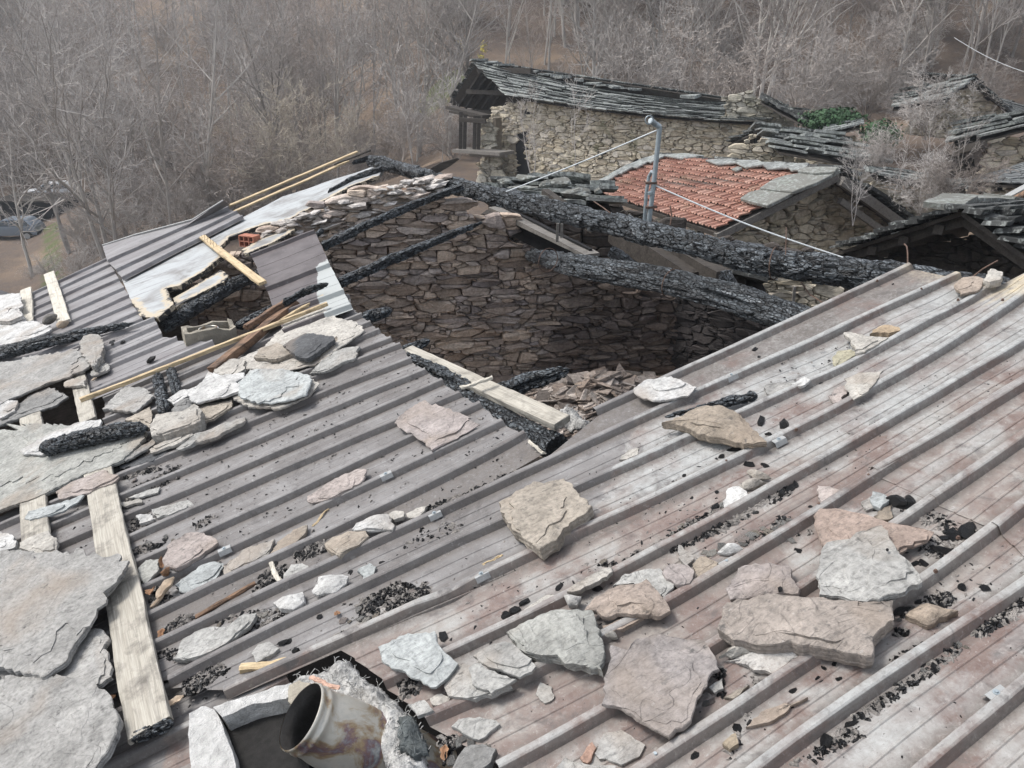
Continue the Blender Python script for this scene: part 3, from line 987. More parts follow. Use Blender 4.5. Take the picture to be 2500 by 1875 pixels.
def build_land():
    xs = np.concatenate([np.linspace(-140, -60, 14)[:-1], np.linspace(-60, 70, 131), np.linspace(70, 140, 13)[1:]])
    ys = np.concatenate([np.linspace(-40, 20, 16)[:-1], np.linspace(20, 100, 101), np.linspace(100, 160, 13)[1:]])
    nx, ny = len(xs), len(ys)
    vs = [(x, y, land(x, y)) for y in ys for x in xs]
    fs = [(j * nx + i, j * nx + i + 1, (j + 1) * nx + i + 1, (j + 1) * nx + i) for j in range(ny - 1) for i in range(nx - 1)]
    me = mesh(vs, fs, 'hillside')
    g = []
    clear = deep(1085, 185, 60)
    for x, y, z in vs:
        a = max(0, 1 - math.hypot((x - clear.x) / 4.5, (y - clear.y + 1) / 3.2)) * 1.0
        b = max(0, 1 - abs((x + 24.5) + (y - 40) * .55) / 1.6) * (1 if 34 < y < 54 else 0) * .8
        g.append(min(1, a + b))
    at_ = me.attributes.new('grass', 'FLOAT', 'POINT'); at_.data.foreach_set('value', g)
    structure(link('hillside', me, M['ground'], smooth=True), 'leaf covered wooded hillside behind the hamlet')
    # the road down on the left
    pts = [(-80, 50), (-48, 45), (-33, 41), (-26, 36.5), (-22, 30), (-21, 22)]
    rd = MB()
    P = []
    for i in range(len(pts) - 1):
        for k in range(6):
            t = k / 6
            p0, p1, p2, p3 = pts[max(0, i - 1)], pts[i], pts[i + 1], pts[min(len(pts) - 1, i + 2)]
            P.append(tuple(.5 * (2 * b + (c - a) * t + (2 * a - 5 * b + 4 * c - d) * t * t + (3 * b - a - 3 * c + d) * t ** 3) for a, b, c, d in zip(p0, p1, p2, p3)))
    vs, fs = [], []
    for i in range(len(P) - 1):
        d = Vector((P[i + 1][0] - P[i][0], P[i + 1][1] - P[i][1], 0)).normalized()
        n = Vector((-d.y, d.x, 0))
        for k in range(5):
            q = Vector((P[i][0], P[i][1], 0)) + n * (-2.0 + 4.0 * k / 4)
            vs.append((q.x, q.y, land(q.x, q.y) + .12))
    for i in range(len(P) - 2):
        for k in range(4):
            fs.append((i * 5 + k, i * 5 + k + 1, i * 5 + 6 + k, i * 5 + 5 + k))
    rd.add(vs, fs)
    structure(rd.build('road', M['asphalt'], smooth=True), 'grey asphalt road bending past the parked cars')
build_land()

# ------------------------------------------------------------------ bare trees
def skeleton(rd, h, spread, stems, droop=0.0, levels=4, kids=(9, 6, 5, 3), r0=.11, lean=.12, curl=.16, first=.22):
    """segments (points, radii, level) of a leafless tree of height h standing at the origin"""
    segs = []
    def grow(p, d, length, r, lev):
        n = {0: 9, 1: 6, 2: 4}.get(lev, 3)
        pts, rs = [p.copy()], [r]
        for i in range(n):
            d = (d + Vector((rd.gauss(0, curl), rd.gauss(0, curl), rd.gauss(0, curl * .8) + (.05 if lev else .03) - droop * lev)) * (.55 if lev == 0 else 1)).normalized()
            p = p + d * (length / n)
            pts.append(p.copy()); rs.append(max(.0065, r * (1 - .82 * (i + 1) / n)))
        segs.append((pts, rs, lev))
        if lev >= levels: return
        k = kids[min(lev, len(kids) - 1)]
        for j in range(k):
            t = first + (1 - first) * (j + rd.random()) / k if lev == 0 else .15 + .85 * (j + rd.random()) / k
            i = min(n - 1, int(t * n)); f = t * n - i
            q = pts[i].lerp(pts[i + 1], f)
            base = (pts[i + 1] - pts[i]).normalized()
            side = Vector((rd.gauss(0, 1), rd.gauss(0, 1), rd.gauss(0, .5)))
            side = (side - base * side.dot(base)).normalized()
            a = rd.uniform(.45, 1.1) * (1 if lev else spread)
            nd = (base * math.cos(a) + side * math.sin(a)).normalized()
            rr = (rs[i] * (1 - f) + rs[i + 1] * f) * rd.uniform(.5, .75)
            grow(q, nd, length * rd.uniform(.26, .56) * (1.15 - .5 * t), max(.005, rr), lev + 1)
    for s in range(stems):
        a = rd.uniform(0, 2 * math.pi)
        o = Vector((math.cos(a), math.sin(a), 0)) * (.06 * (stems > 1) * rd.uniform(.5, 3))
        l = lean * (1.0 if stems > 1 else .35)
        d = Vector((math.cos(a) * l, math.sin(a) * l, 1)).normalized()
        grow(o - Vector((0, 0, .3)), d, h * rd.uniform(.75, 1.0), r0 * rd.uniform(.7, 1.0), 0)
    return segs

def tree_meshes(name, seed, thick=1.0, **kw):
    rd = random.Random(seed)
    a, b = MB(), MB()
    for pts, rs, lev in skeleton(rd, **kw):
        (a if lev <= 1 else b).tube(pts, [r * thick for r in rs], 6 if lev == 0 else (4 if lev == 1 else 3), caps=False)
    return mesh(a.v, a.f, name + '_trunk'), mesh(b.v, b.f, name + '_crown')

def kind_tree(name, seed, bark, twig, **kw):
    t, c = tree_meshes(name, seed, **kw)
    t.materials.append(bark); c.materials.append(twig)
    return (name, t, c)

T_tall = [kind_tree('bare_tree', 100 + i, M['bark'], M['twig'], h=11 + i * .5, spread=.9, stems=(1, 1, 2, 3, 1)[i], kids=(18, 8, 5, 2), r0=.13, lean=.14, curl=.11) for i in range(5)]
T_slim = [kind_tree('bare_tree', 200 + i, M['bark'], (M['twig2'], M['twig'], M['twig2'])[i], h=10.5, spread=.6, stems=1, kids=(14, 6, 4, 2), r0=.10, first=.35, curl=.055, lean=.06) for i in range(3)]
T_bush = [kind_tree('bare_shrub', 300 + i, M['twig2'], (M['twig'], M['twig2'], M['twig'])[i], h=4.2, spread=.95, stems=9, kids=(12, 8, 5), r0=.032, lean=.5, levels=3, first=.1, curl=.24) for i in range(3)]
T_sap = [kind_tree('bare_sapling', 400 + i, M['twig'], M['twig'], h=5.5, spread=.8, stems=(1, 2)[i], kids=(12, 5, 3), r0=.035, levels=3, first=.2, curl=.12, lean=.15) for i in range(2)]
LEAFY = kind_tree('leaf_clinging_shrub', 500, M['twig2'], M['twig3'], h=4.5, spread=1.0, stems=8, kids=(12, 7, 5), r0=.03, lean=.4, levels=3, first=.05, curl=.3)

def put_tree(kind, x, y, sc, rz, label, cat, group=None, z=None, tilt=(0, 0), sz=1.0):
    name, tm, cm = kind
    t = bpy.data.objects.new(name, None)
    COL.objects.link(t)
    t.location = (x, y, (land(x, y) if z is None else z))
    t.rotation_euler = (tilt[0], tilt[1], rz)
    t.scale = (sc, sc, sc * sz)
    for nm, m in (('trunk', tm), ('crown', cm)):
        o = bpy.data.objects.new(nm, m)
        COL.objects.link(o)
        o.parent = t
    return tag(t, label, cat, group)

def in_view(x, y):
    return abs(x) < y * .80 + 3

rd = random.Random(77)
placed = []
def scatter(n, kinds, x0, x1, y0, y1, dmin, sc, label, cat, group, avoid=None, sz=(1, 1)):
    c = tries = 0
    while c < n and tries < n * 60:
        tries += 1
        y = y0 + (y1 - y0) * rd.random() ** 1.25
        x = rd.uniform(max(x0, -y * .78), min(x1, y * .78))
        if any((x - a) ** 2 + (y - b) ** 2 < dmin * dmin for a, b in placed): continue
        if avoid and avoid(x, y): continue
        placed.append((x, y)); c += 1
        put_tree(rd.choice(kinds), x, y, rd.uniform(*sc), rd.uniform(0, 6.28), label, cat, group, tilt=(rd.gauss(0, .05), rd.gauss(0, .05)), sz=rd.uniform(*sz))

def keep_clear(x, y):
    p = deep(1085, 185, 60)
    if math.hypot(x - p.x, y - p.y) < 3.2: return True
    if y < 47 and -3 < x < 34: return True          # the houses
    if x < -20 and 34 < y < 57 and x < -21 - (y - 40) * .4: return True   # road and cars
    return False
# the big loose trees on the bank at the left
for (X, Y, D, k, s, lab) in (
        (285, 660, 37, 3, 1.05, 'big bare many stemmed tree at the foot of the bank, behind the grey corrugated sheets'),
        (150, 520, 44, 2, 1.0, 'bare two stemmed tree beside the parked blue grey car'),
        (62, 610, 43, 0, .9, 'bare tree whose pale trunk crosses in front of the blue grey car'),
        (420, 600, 41, 4, 1.05, 'bare grey tree right of the big many stemmed tree'),
        (520, 540, 45, 1, 1.15, 'tall bare tree with pale upper limbs behind the tip of the loose flat sheet'),
        (690, 480, 50, 2, 1.2, 'tall pale forked tree rising above the tan thicket')):
    q = deep(X, Y, D)
    put_tree(T_tall[k], q.x, D, s, X * .01, lab, 'tree')
    placed.append((q.x, D))
scatter(110, T_tall, -66, 66, 49, 92, 1.9, (.8, 1.25), 'bare grey deciduous tree on the wooded slope behind the hamlet', 'tree', 'bare trees on the wooded slope', keep_clear)
scatter(270, T_slim, -75, 75, 50, 96, 1.0, (.7, 1.35), 'slender bare brown tree on the wooded slope behind the hamlet', 'tree', 'slender bare trees on the wooded slope', keep_clear)
scatter(110, T_bush, -55, 58, 46, 84, 1.1, (.6, 1.15), 'tangled leafless shrub in the undergrowth of the wooded slope', 'shrub', 'leafless shrubs on the wooded slope', keep_clear, (.8, 1.2))
# ------------------------------------------------------------------ the hamlet behind
def house(name, label, at, cat='stone house'):
    return tag(empty(name, Matrix.Translation(at)), label, cat)

def keep(parent, before):
    """parent every object made since `before` to parent, keeping its place"""
    inv = parent.matrix_world.inverted()
    for o in list(COL.objects):
        if o not in before and o.parent is None and o is not parent:
            mw = o.matrix_world.copy() if o.type != 'MESH' or o.matrix_basis != Matrix() else Matrix()
            o.parent = parent
            o.matrix_local = inv @ mw

class Build:
    """with Build(root): everything linked without a parent inside becomes a part of root"""
    def __init__(s, root): s.r = root
    def __enter__(s): s.b = set(COL.objects); return s.r
    def __exit__(s, *a):
        bpy.context.view_layer.update()
        keep(s.r, s.b)

def pxw(c, pts, o, d):
    d = Vector(d); d.z = 0; d.normalize()
    n = d.cross(Vector((0, 0, 1)))
    return [hit(x, y, o, n) for x, y in px(c, pts)]

# --- the long stone house with the open gable
h1 = house('stone_house', 'long ochre stone house with slate roof and open timber gable, below the wooded slope', deep(1500, 430, 34))
with Build(h1):
    rL, rR, eL, eR = deep(1163, 150, 38.5), deep(1960, 268, 31.5), deep(1240, 238, 36.0), deep(1838, 304, 29.0)
    bL = deep(1098, 254, 41.5); bR = rR + (bL - rL)
    slate_roof('roof', None, eL, eR, rL, rR, 12, .85, .065, M['slateroof'], 3, sag=.4, ragged=.3, tilt=1.0)
    slate_roof('rear_roof', None, bL, bR, rL, rR, 9, .8, .05, M['darkslate'], 4)
    rd_ = random.Random(4)
    for i in range(26):
        t = rd_.random(); p = rL.lerp(rR, t) + Vector((0, 0, .05 - .25 * math.sin(math.pi * t)))
        m = Matrix.Translation(p) @ Matrix.Rotation(rd_.uniform(0, 6), 4, 'Z') @ Matrix.Rotation(rd_.uniform(-.2, .2), 4, 'X')
        w = rd_.uniform(.2, .45)
        cap = MB(); cap.box((-w, -w * .6, 0), (w, w * .6, rd_.uniform(.04, .12)), m)
        cap.build('ridge_stone', M['slateroof'])
    d = (eR - eL); d.z = 0; d.normalize(); n = d.cross(Vector((0, 0, 1)))
    o = eL - n * .45
    rubble_wall('wall', None, pxw('p', [(1172, 470), (1173, 300), (1196, 268), (1246, 244), (1420, 262), (1640, 285), (1835, 308), (2010, 325), (2010, 440), (1700, 460), (1500, 470), (1300, 480)], o, d), o, d, .155, M['tanwall'], M['tanmortar'], 2.3, .010, .05, .5, 5,
                holes=[pxw('p', q, o, d) for q in ([(1256, 328), (1286, 320), (1291, 432), (1262, 434)], [(1466, 370), (1479, 370), (1479, 392), (1466, 392)], [(1358, 368), (1373, 370), (1373, 382), (1359, 381)], [(1543, 384), (1566, 384), (1566, 400), (1543, 400)], [(1278, 246), (1290, 248), (1292, 284), (1280, 282)])])
    g = MB()
    for t in (.08, .3, .52, .74, .94):                    # rafters of the open gable, under both slopes
        for s in (.0, .05):
            g.bar(bL.lerp(rL, .02) + d * (.3 + t * 2.4) - Vector((0, 0, .2)), rL + d * (.3 + t * 2.4) - Vector((0, 0, .22)), .10, .14)
    g.bar(bL + d * .2 - Vector((0, 0, .28)), bL + d * 3.2 - Vector((0, 0, .28)), .16, .18)
    g.bar(rL + d * .1 - Vector((0, 0, .36)), rL + d * 3.2 - Vector((0, 0, .36)), .2, .22)
    mid = bL.lerp(rL, .5) + d * .3 - Vector((0, 0, .34)); g.bar(mid, mid + d * 3, .16, .2)
    g.build('rafter', M['darkwood'])
    for i, (a, b) in enumerate((((1126, 272), (1124, 366)), ((1136, 280), (1134, 366)), ((1160, 282), (1158, 364)), ((1170, 282), (1168, 364)))):
        p = MB(); D = 36.6 + (i > 1) * -.6
        p.bar(deep(*a, D), deep(*b, D), .16, .16, up=(0, 1, 0)); p.build('post', M['darkwood'])
    bm_ = MB(); bm_.bar(deep(1122, 292, 36.2), deep(1186, 296, 35.6), .14, .18); bm_.bar(deep(1098, 262, 38), deep(1188, 284, 36), .5, .12); bm_.bar(deep(1104, 272, 37.6), deep(1186, 288, 36), .4, .1)
    bm_.build('tie_beam', M['darkwood'])
    bl = MB(); bl.bar(deep(1122, 366, 36.9), deep(1238, 374, 35.0), 1.0, .14); bl.bar(deep(1150, 376, 36.4), deep(1236, 380, 35.0), .2, .16)
    bl.build('balcony', M['greywood'])
    q = o - d * .3
    dj = deep(1196, 400, 36.3)
    rubble_wall('gable_wall', None, pxw('p', [(1168, 470), (1178, 300), (1215, 268), (1215, 470)], dj, d), dj, d, .25, M['greywall'], M['tanmortar'], 1.7, .02, .05, .5, 6)

# --- ruined gable at its right end
rg = house('ruined_gable', 'ruined stone gable with a dark slate verge right of the long house', deep(1920, 330, 30), 'ruined wall')
with Build(rg):
    o = deep(1850, 300, 29.6); d = Vector((.93, -.36, 0))
    rubble_wall('wall', None, pxw('b2', [(150, 560), (190, 360), (330, 340), (440, 385), (560, 470), (700, 560), (850, 640), (840, 760), (400, 700)], o, d), o, d, .17, M['greywall'], M['tanmortar'], 2.1, .012, .06, .5, 8)
    a, b = deep(1858, 248, 29.4), deep(2012, 332, 27.0)
    slate_roof('verge', None, a - Vector((.05, .1, 0)), b - Vector((.05, .1, 0)), a + Vector((.45, 1.3, .12)), b + Vector((.45, 1.3, .12)), 3, .5, .07, M['darkslate'], 9)

# --- small stone house with slipping slates
h2 = house('stone_hut', 'small stone hut with slipping slate roof behind the red tiled roof', deep(1900, 400, 24), 'stone hut')
with Build(h2):
    ap, rr = deep(1848, 318, 24.5), deep(2060, 340, 23.0)
    slate_roof('roof', None, deep(1905, 372, 21.8), deep(2165, 418, 20.0), ap, rr, 8, .75, .06, M['slateroof'], 12, ragged=.35, tilt=2.0)
    slate_roof('side_roof', None, deep(1776, 352, 25.5), deep(1900, 372, 27), ap, rr, 5, .55, .05, M['darkslate'], 13)
    o = deep(1840, 370, 22.9); d = Vector((.95, -.3, 0))
    rubble_wall('wall', None, pxw('p', [(1782, 440), (1786, 362), (1845, 326), (1900, 352), (1925, 385), (1990, 400), (2150, 425), (2150, 470), (1900, 470)], o, d), o, d, .14, M['tanwall'], M['tanmortar'], 2.2, .010, .04, .4, 14,
                holes=[pxw('p', [(x, 367), (x + 6, 367), (x + 6, 374), (x, 374)], o, d) for x in (1808, 1824, 1858, 1872, 1888)] + [pxw('p', [(1840, 338), (1849, 338), (1849, 354), (1840, 354)], o, d)])

# --- the house with the red tiles
h3 = house('tiled_house', 'stone house with red clay tiles edged with stone slabs, beyond the ridge log', deep(1800, 560, 16))
with Build(h3):
    e0, e1, r0, r1 = deep(1428, 462, 19.3), deep(1749, 566, 14.4), deep(1612, 381, 21.0), deep(2047, 417, 15.6)
    nrm = (e1 - e0).cross(r0 - e0).normalized(); nrm = nrm if nrm.z > 0 else -nrm
    rows, cols = 11, 27
    mb = MB(); rd_ = random.Random(3)
    pt = lambda s, t: e0.lerp(e1, s).lerp(r0.lerp(r1, s), t)
    prof = [(0, .028), (.06, .032), (.12, .010), (.30, .0), (.40, .0), (.46, .022), (.54, .022), (.60, .0), (.80, .0), (.90, .018), (1.0, .03)]
    for i in range(rows):
        for j in range(cols):
            h0 = .045 + rd_.uniform(0, .022); w = rd_.uniform(-.1, .1) / rows * .5
            vs = []
            for tt, dh in ((0, h0), (1.12, 0)):
                for x, z in prof: vs.append(pt((j + x * .985) / cols, (i + tt + w * rows) / rows) + nrm * (z * 1.25 + dh))
            m = len(prof)
            for x, z in prof: vs.append(pt((j + x * .985) / cols, (i + w * rows) / rows) + nrm * (z * 1.25 + h0 - .022))
            mb.add(vs, [(k, k + 1, m + k + 1, m + k) for k in range(m - 1)] + [(k + 1, k, 2 * m + k, 2 * m + k + 1) for k in range(m - 1)])
    mb.build('tile_roof', M['tile'])
    dk = MB(); dk.add([pt(0, 0) - nrm * .02, pt(1, 0) - nrm * .02, pt(1, 1) - nrm * .02, pt(0, 1) - nrm * .02, pt(0, 0) - nrm * .1, pt(1, 0) - nrm * .1, pt(1, 1) - nrm * .1, pt(0, 1) - nrm * .1], [(0, 1, 2, 3), (7, 6, 5, 4), (0, 4, 5, 1), (1, 5, 6, 2), (2, 6, 7, 3), (3, 7, 4, 0)])
    dk.build('roof_deck', M['darkwood'])
    nr2 = (e1 - r1).cross(r0 - r1).normalized(); nr2 = nr2 if nr2.z > 0 else -nr2
    def vslab(c, pts, th, lift=.05, name='verge_slab', mat='greyslab'):
        n_, o_ = (nrm, e0) if c == 'b1' else (nr2, r1)
        top = [hit(x, y, o_ + n_ * (lift + th + .05), n_) for x, y in px(c, pts)]
        m = MB(); k = len(top)
        m.add(top + [p - n_ * th for p in top], [tuple(range(k)), tuple(range(2 * k - 1, k - 1, -1))] + [(i, k + i, k + (i + 1) % k, (i + 1) % k) for i in range(k)])
        ob = m.build(name, M[mat])
        b = bmesh.new(); b.from_mesh(ob.data); bmesh.ops.recalc_face_normals(b, faces=b.faces); bmesh.ops.bevel(b, geom=b.edges[:], offset=.012, segments=1, affect='EDGES'); b.to_mesh(ob.data); b.free()
        return ob
    vslab('b2', [(295, 1060), (350, 1020), (430, 1000), (560, 1010), (650, 1022), (560, 1070), (480, 1108), (380, 1085)], .07)
    vslab('b2', [(425, 990), (520, 930), (620, 900), (800, 880), (975, 868), (820, 950), (650, 1015), (500, 1000)], .07, .09)
    vslab('b2', [(680, 875), (730, 850), (850, 845), (960, 850), (930, 880), (800, 890)], .07, .14)
    for c, pts in (('b2', [(60, 800), (240, 790), (300, 815), (140, 830)]), ('b2', [(230, 800), (420, 800), (470, 830), (330, 850)]), ('b2', [(430, 815), (600, 815), (640, 850), (480, 860)]), ('b2', [(590, 825), (760, 820), (740, 860), (640, 870)]), ('b1', [(1550, 765), (1720, 755), (1850, 770), (1700, 790)]),
                   ('b1', [(1080, 965), (1200, 905), (1290, 880), (1180, 950)]), ('b1', [(1200, 900), (1330, 830), (1400, 830), (1290, 890)]), ('b1', [(1300, 845), (1440, 790), (1500, 795), (1400, 850)]), ('b1', [(1400, 800), (1540, 760), (1600, 765), (1490, 815)])):
        vslab(c, pts, .05, .06, 'edge_stone', 'slateroof')
    vslab('b2', [(235, 862), (280, 845), (310, 852), (270, 875)], .05, .06, 'loose_stone')
    # gable end on the right with its barge beam and rear slope
    gd = (r1 - e1); gd.z = 0; gd.normalize()
    rear = r1 + Vector((gd.x * 3.3, gd.y * 3.3, -1.75))
    rear0 = r0 + (rear - r1)
    slate_roof('rear_roof', None, rear, rear0, r1, r0, 7, .6, .05, M['darkslate'], 15)
    bg = MB(); bg.bar(r1 - Vector((0, 0, .18)) - (r0 - r1).normalized() * .1, rear - Vector((0, 0, .16)) - (r0 - r1).normalized() * .1, .12, .18); bg.bar(r1 - Vector((0, 0, .12)), e1 - Vector((0, 0, .10)), .10, .14)
    bg.bar(r1.lerp(rear, .55) - Vector((0, 0, .5)), r1.lerp(rear, .05) - Vector((0, 0, .5)), .1, .12)
    bg.build('barge_beam', M['greywood'])
    o = r1 + (r0 - r1).normalized() * .55
    rubble_wall('wall', None, pxw('p', [(1700, 640), (1750, 580), (1880, 510), (1960, 470), (2052, 436), (2110, 480), (2180, 540), (2200, 640)], o, gd), o, gd, .17, M['tanwall'], M['tanmortar'], 1.8, .012, .05, .5, 16)
    o2 = e1 + (r0 - r1).normalized() * .4 + gd * .3; d2 = (e1 - e0); d2.z = 0; d2.normalize()
    rubble_wall('front_wall', None, [o2 - d2 * 5.5 - Vector((0, 0, 4)), o2 - Vector((0, 0, 4)), o2 - Vector((0, 0, .15)), o2 - d2 * 5.5 - Vector((0, 0, .15))], o2, d2, .26, M['greywall'], M['tanmortar'], 1.6, .02, .05, .4, 17)

# --- upper right house, right house, far right tiled shed
h4 = house('stone_house', 'tan stone house with a pointed slate gable at the upper right edge of the hamlet', deep(2360, 300, 33))
with Build(h4):
    ap = deep(2372, 190, 33)
    slate_roof('roof', None, deep(2178, 268, 32.5), deep(2305, 252, 30.5), deep(2200, 226, 36.5), ap, 6, .7, .06, M['slateroof'], 21, ragged=.3, tilt=1.4)
    slate_roof('rear_roof', None, deep(2475, 286, 32.5), deep(2520, 270, 36), ap, ap + Vector((-1.0, 4, .1)), 6, .6, .06, M['darkslate'], 22)
    o = deep(2360, 260, 33.2); d = Vector((1, -.12, 0))
    rubble_wall('wall', None, pxw('p', [(2215, 330), (2230, 262), (2300, 240), (2371, 202), (2440, 258), (2468, 288), (2468, 350)], o, d), o, d, .18, M['tanwall'], M['tanmortar'], 2, .012, .05, .5, 23)
h5 = house('stone_house', 'stone house with a shallow slate roof cut by the right edge of the photo', deep(2450, 400, 22))
with Build(h5):
    slate_roof('roof', None, deep(2322, 362, 23.5), deep(2600, 292, 20.5), deep(2345, 300, 26.5), deep(2600, 262, 24), 7, .7, .06, M['slateroof'], 25, ragged=.3, tilt=1.4)
    o = deep(2440, 400, 22.6); d = Vector((1, -.25, 0))
    rubble_wall('wall', None, pxw('p', [(2400, 470), (2404, 352), (2500, 322), (2600, 305), (2600, 470)], o, d), o, d, .17, M['tanwall'], M['tanmortar'], 2, .012, .05, .5, 26)
    o = deep(2360, 380, 23.6)
    m = MB(); m.bar(deep(2330, 372, 23.6), deep(2402, 352, 22.4), .2, .2); m.build('beam', M['darkwood'])
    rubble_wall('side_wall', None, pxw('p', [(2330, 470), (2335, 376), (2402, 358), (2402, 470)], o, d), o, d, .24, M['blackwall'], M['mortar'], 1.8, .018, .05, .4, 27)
h6 = house('tiled_shed', 'shed with a dark grey tile roof behind the zinc flashing at the right edge', deep(2480, 470, 15), 'shed')
with Build(h6):
    e0, e1, r0, r1 = deep(2376, 447, 15.5), deep(2640, 458, 14.5), deep(2396, 432, 17.5), deep(2640, 352, 17.5)
    slate_roof('roof', None, e0, e1, r0, r1, 10, .28, .018, M['oldtile'], 28, ragged=.02, tilt=.2)
    o = deep(2450, 470, 15.8); d = Vector((1, -.1, 0))
    rubble_wall('wall', None, pxw('p', [(2392, 520), (2392, 458), (2640, 466), (2640, 520)], o, d), o, d, .22, M['tanwall'], M['tanmortar'], 1.8, .018, .04, .3, 29, holes=[pxw('p', [(2422, 458), (2450, 458), (2450, 476), (2422, 476)], o, d)])
zf = house('zinc_flashing', 'folded grey zinc flashing over brown boards at the right edge, above the grey ridge stones', deep(2480, 470, 12.5), 'flashing')
with Build(zf):
    m = MB(); m.bar(deep(2446, 486, 12.6), deep(2560, 425, 12.0), .02, .16, up=(0, -1, .3)); m.build('sheet', M['zinc'])
    m = MB(); m.bar(deep(2462, 492, 12.7), deep(2560, 446, 12.1), .03, .2, up=(0, -1, .3)); m.build('board', M['halfburnt'])

# --- the near barn at the right, its gable in deep shade
h7 = house('old_barn', 'old slate roofed barn with a dark timber gable beyond the pink sheets', deep(2350, 700, 10), 'barn')
with Build(h7):
    ap, rb = deep(2347, 512, 9.6), deep(2600, 488, 12.8)
    er, el = deep(2520, 632, 8.7), deep(2028, 618, 11.6)
    slate_roof('roof', None, er, er + (rb - ap), ap, rb, 7, .6, .055, M['darkslate'], 31, ragged=.3, tilt=1.3)
    slate_roof('left_roof', None, el, el + (rb - ap), ap, rb, 9, .5, .045, M['darkslate'], 32)
    m = MB()
    for i, (a, b) in enumerate((((2296, 505), (2344, 482)), ((2340, 484), (2446, 486)), ((2438, 482), (2560, 500)))):
        D0, D1 = 9.7 + i * .8, 10.3 + i * 1.1
        p, q = deep(*a, D0), deep(*b, D1)
        m.bar(p, q, .42, .07, jit=.01, seg=4)
    m.build('ridge_slab', M['greyslab'])
    gd = (er - el); gd.z = 0; gd.normalize()
    back = (rb - ap).normalized()
    w = MB()
    for t in (.1, .35, .6, .85):
        w.bar(el.lerp(ap, t) + back * .1 - Vector((0, 0, .16)), el.lerp(ap, t) + back * 2.5 - Vector((0, 0, .16)), .12, .12)
    w.bar(el + back * .25 - Vector((0, 0, .12)), ap + back * .25 - Vector((0, 0, .12)), .10, .16)
    w.bar(er + back * .25 - Vector((0, 0, .12)), ap + back * .25 - Vector((0, 0, .12)), .10, .16)
    w.bar(el + back * .6 - Vector((0, 0, .35)) + gd * .6, el + back * .6 + gd * 3.4 - Vector((0, 0, .25)), .16, .2)
    w.build('rafter', M['darkwood'])
    o = ap + back * 1.3
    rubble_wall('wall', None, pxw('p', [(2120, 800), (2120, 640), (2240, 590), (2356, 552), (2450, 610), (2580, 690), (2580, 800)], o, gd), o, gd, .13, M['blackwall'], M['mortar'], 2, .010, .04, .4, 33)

# --- low dark shed right behind the burnt ridge log
h8 = house('lean_to', 'collapsed dark lean-to with heaped slates behind the ridge log', deep(1500, 620, 8), 'shed')
with Build(h8):
    o = deep(1500, 600, 12.5); d = Vector((.97, -.22, 0))
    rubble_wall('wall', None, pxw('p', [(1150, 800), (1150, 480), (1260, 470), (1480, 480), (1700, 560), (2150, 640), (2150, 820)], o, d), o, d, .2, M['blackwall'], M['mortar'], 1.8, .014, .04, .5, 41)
    slate_roof('roof', None, deep(1190, 500, 10.8), deep(1500, 525, 9.9), deep(1215, 445, 12.4), deep(1470, 458, 11.6), 5, .5, .05, M['slateroof'], 42, ragged=.35, tilt=1.5)
    o = deep(1900, 700, 9.2)
    rubble_wall('low_wall', None, pxw('p', [(1800, 745), (1800, 645), (1850, 660), (2040, 690), (2080, 770)], o, d), o, d, .09, M['tanwall'], M['tanmortar'], 2, .006, .03, .4, 43)
    slate_roof('fallen_roof', None, deep(1640, 660, 8.2), deep(1880, 726, 7.4), deep(1630, 590, 9.4), deep(1850, 660, 8.6), 4, .5, .045, M['darkslate'], 44, ragged=.4, tilt=2)
    for a, b, w, h, D0, D1, mt in (((1209, 508), (1446, 624), .20, .05, 10.2, 8.4, 'greywood'), ((1214, 525), (1440, 640), .05, .32, 10.3, 8.5, 'blackvoid'), ((1330, 470), (1452, 560), .1, .1, 10.6, 9.2, 'darkwood'),
                                   ((1500, 565), (1690, 690), .16, .24, 9.2, 7.8, 'darkwood'), ((1560, 570), (1760, 690), .16, .24, 9.0, 7.6, 'darkwood'), ((1600, 570), (1810, 690), .12, .18, 9.2, 7.8, 'darkwood')):
        m = MB(); m.bar(deep(*a, D0), deep(*b, D1), w, h, jit=.008, seg=8); m.build('board', M[mt])
    for a, b in (((1362, 545), (1360, 590)), ((1372, 545), (1371, 580)), ((1940, 700), (1936, 740))):
        m = MB(); m.bar(deep(*a, 8.6), deep(*b, 8.6), .03, .03, up=(0, 1, 0)); m.build('stick', M['greywood'])
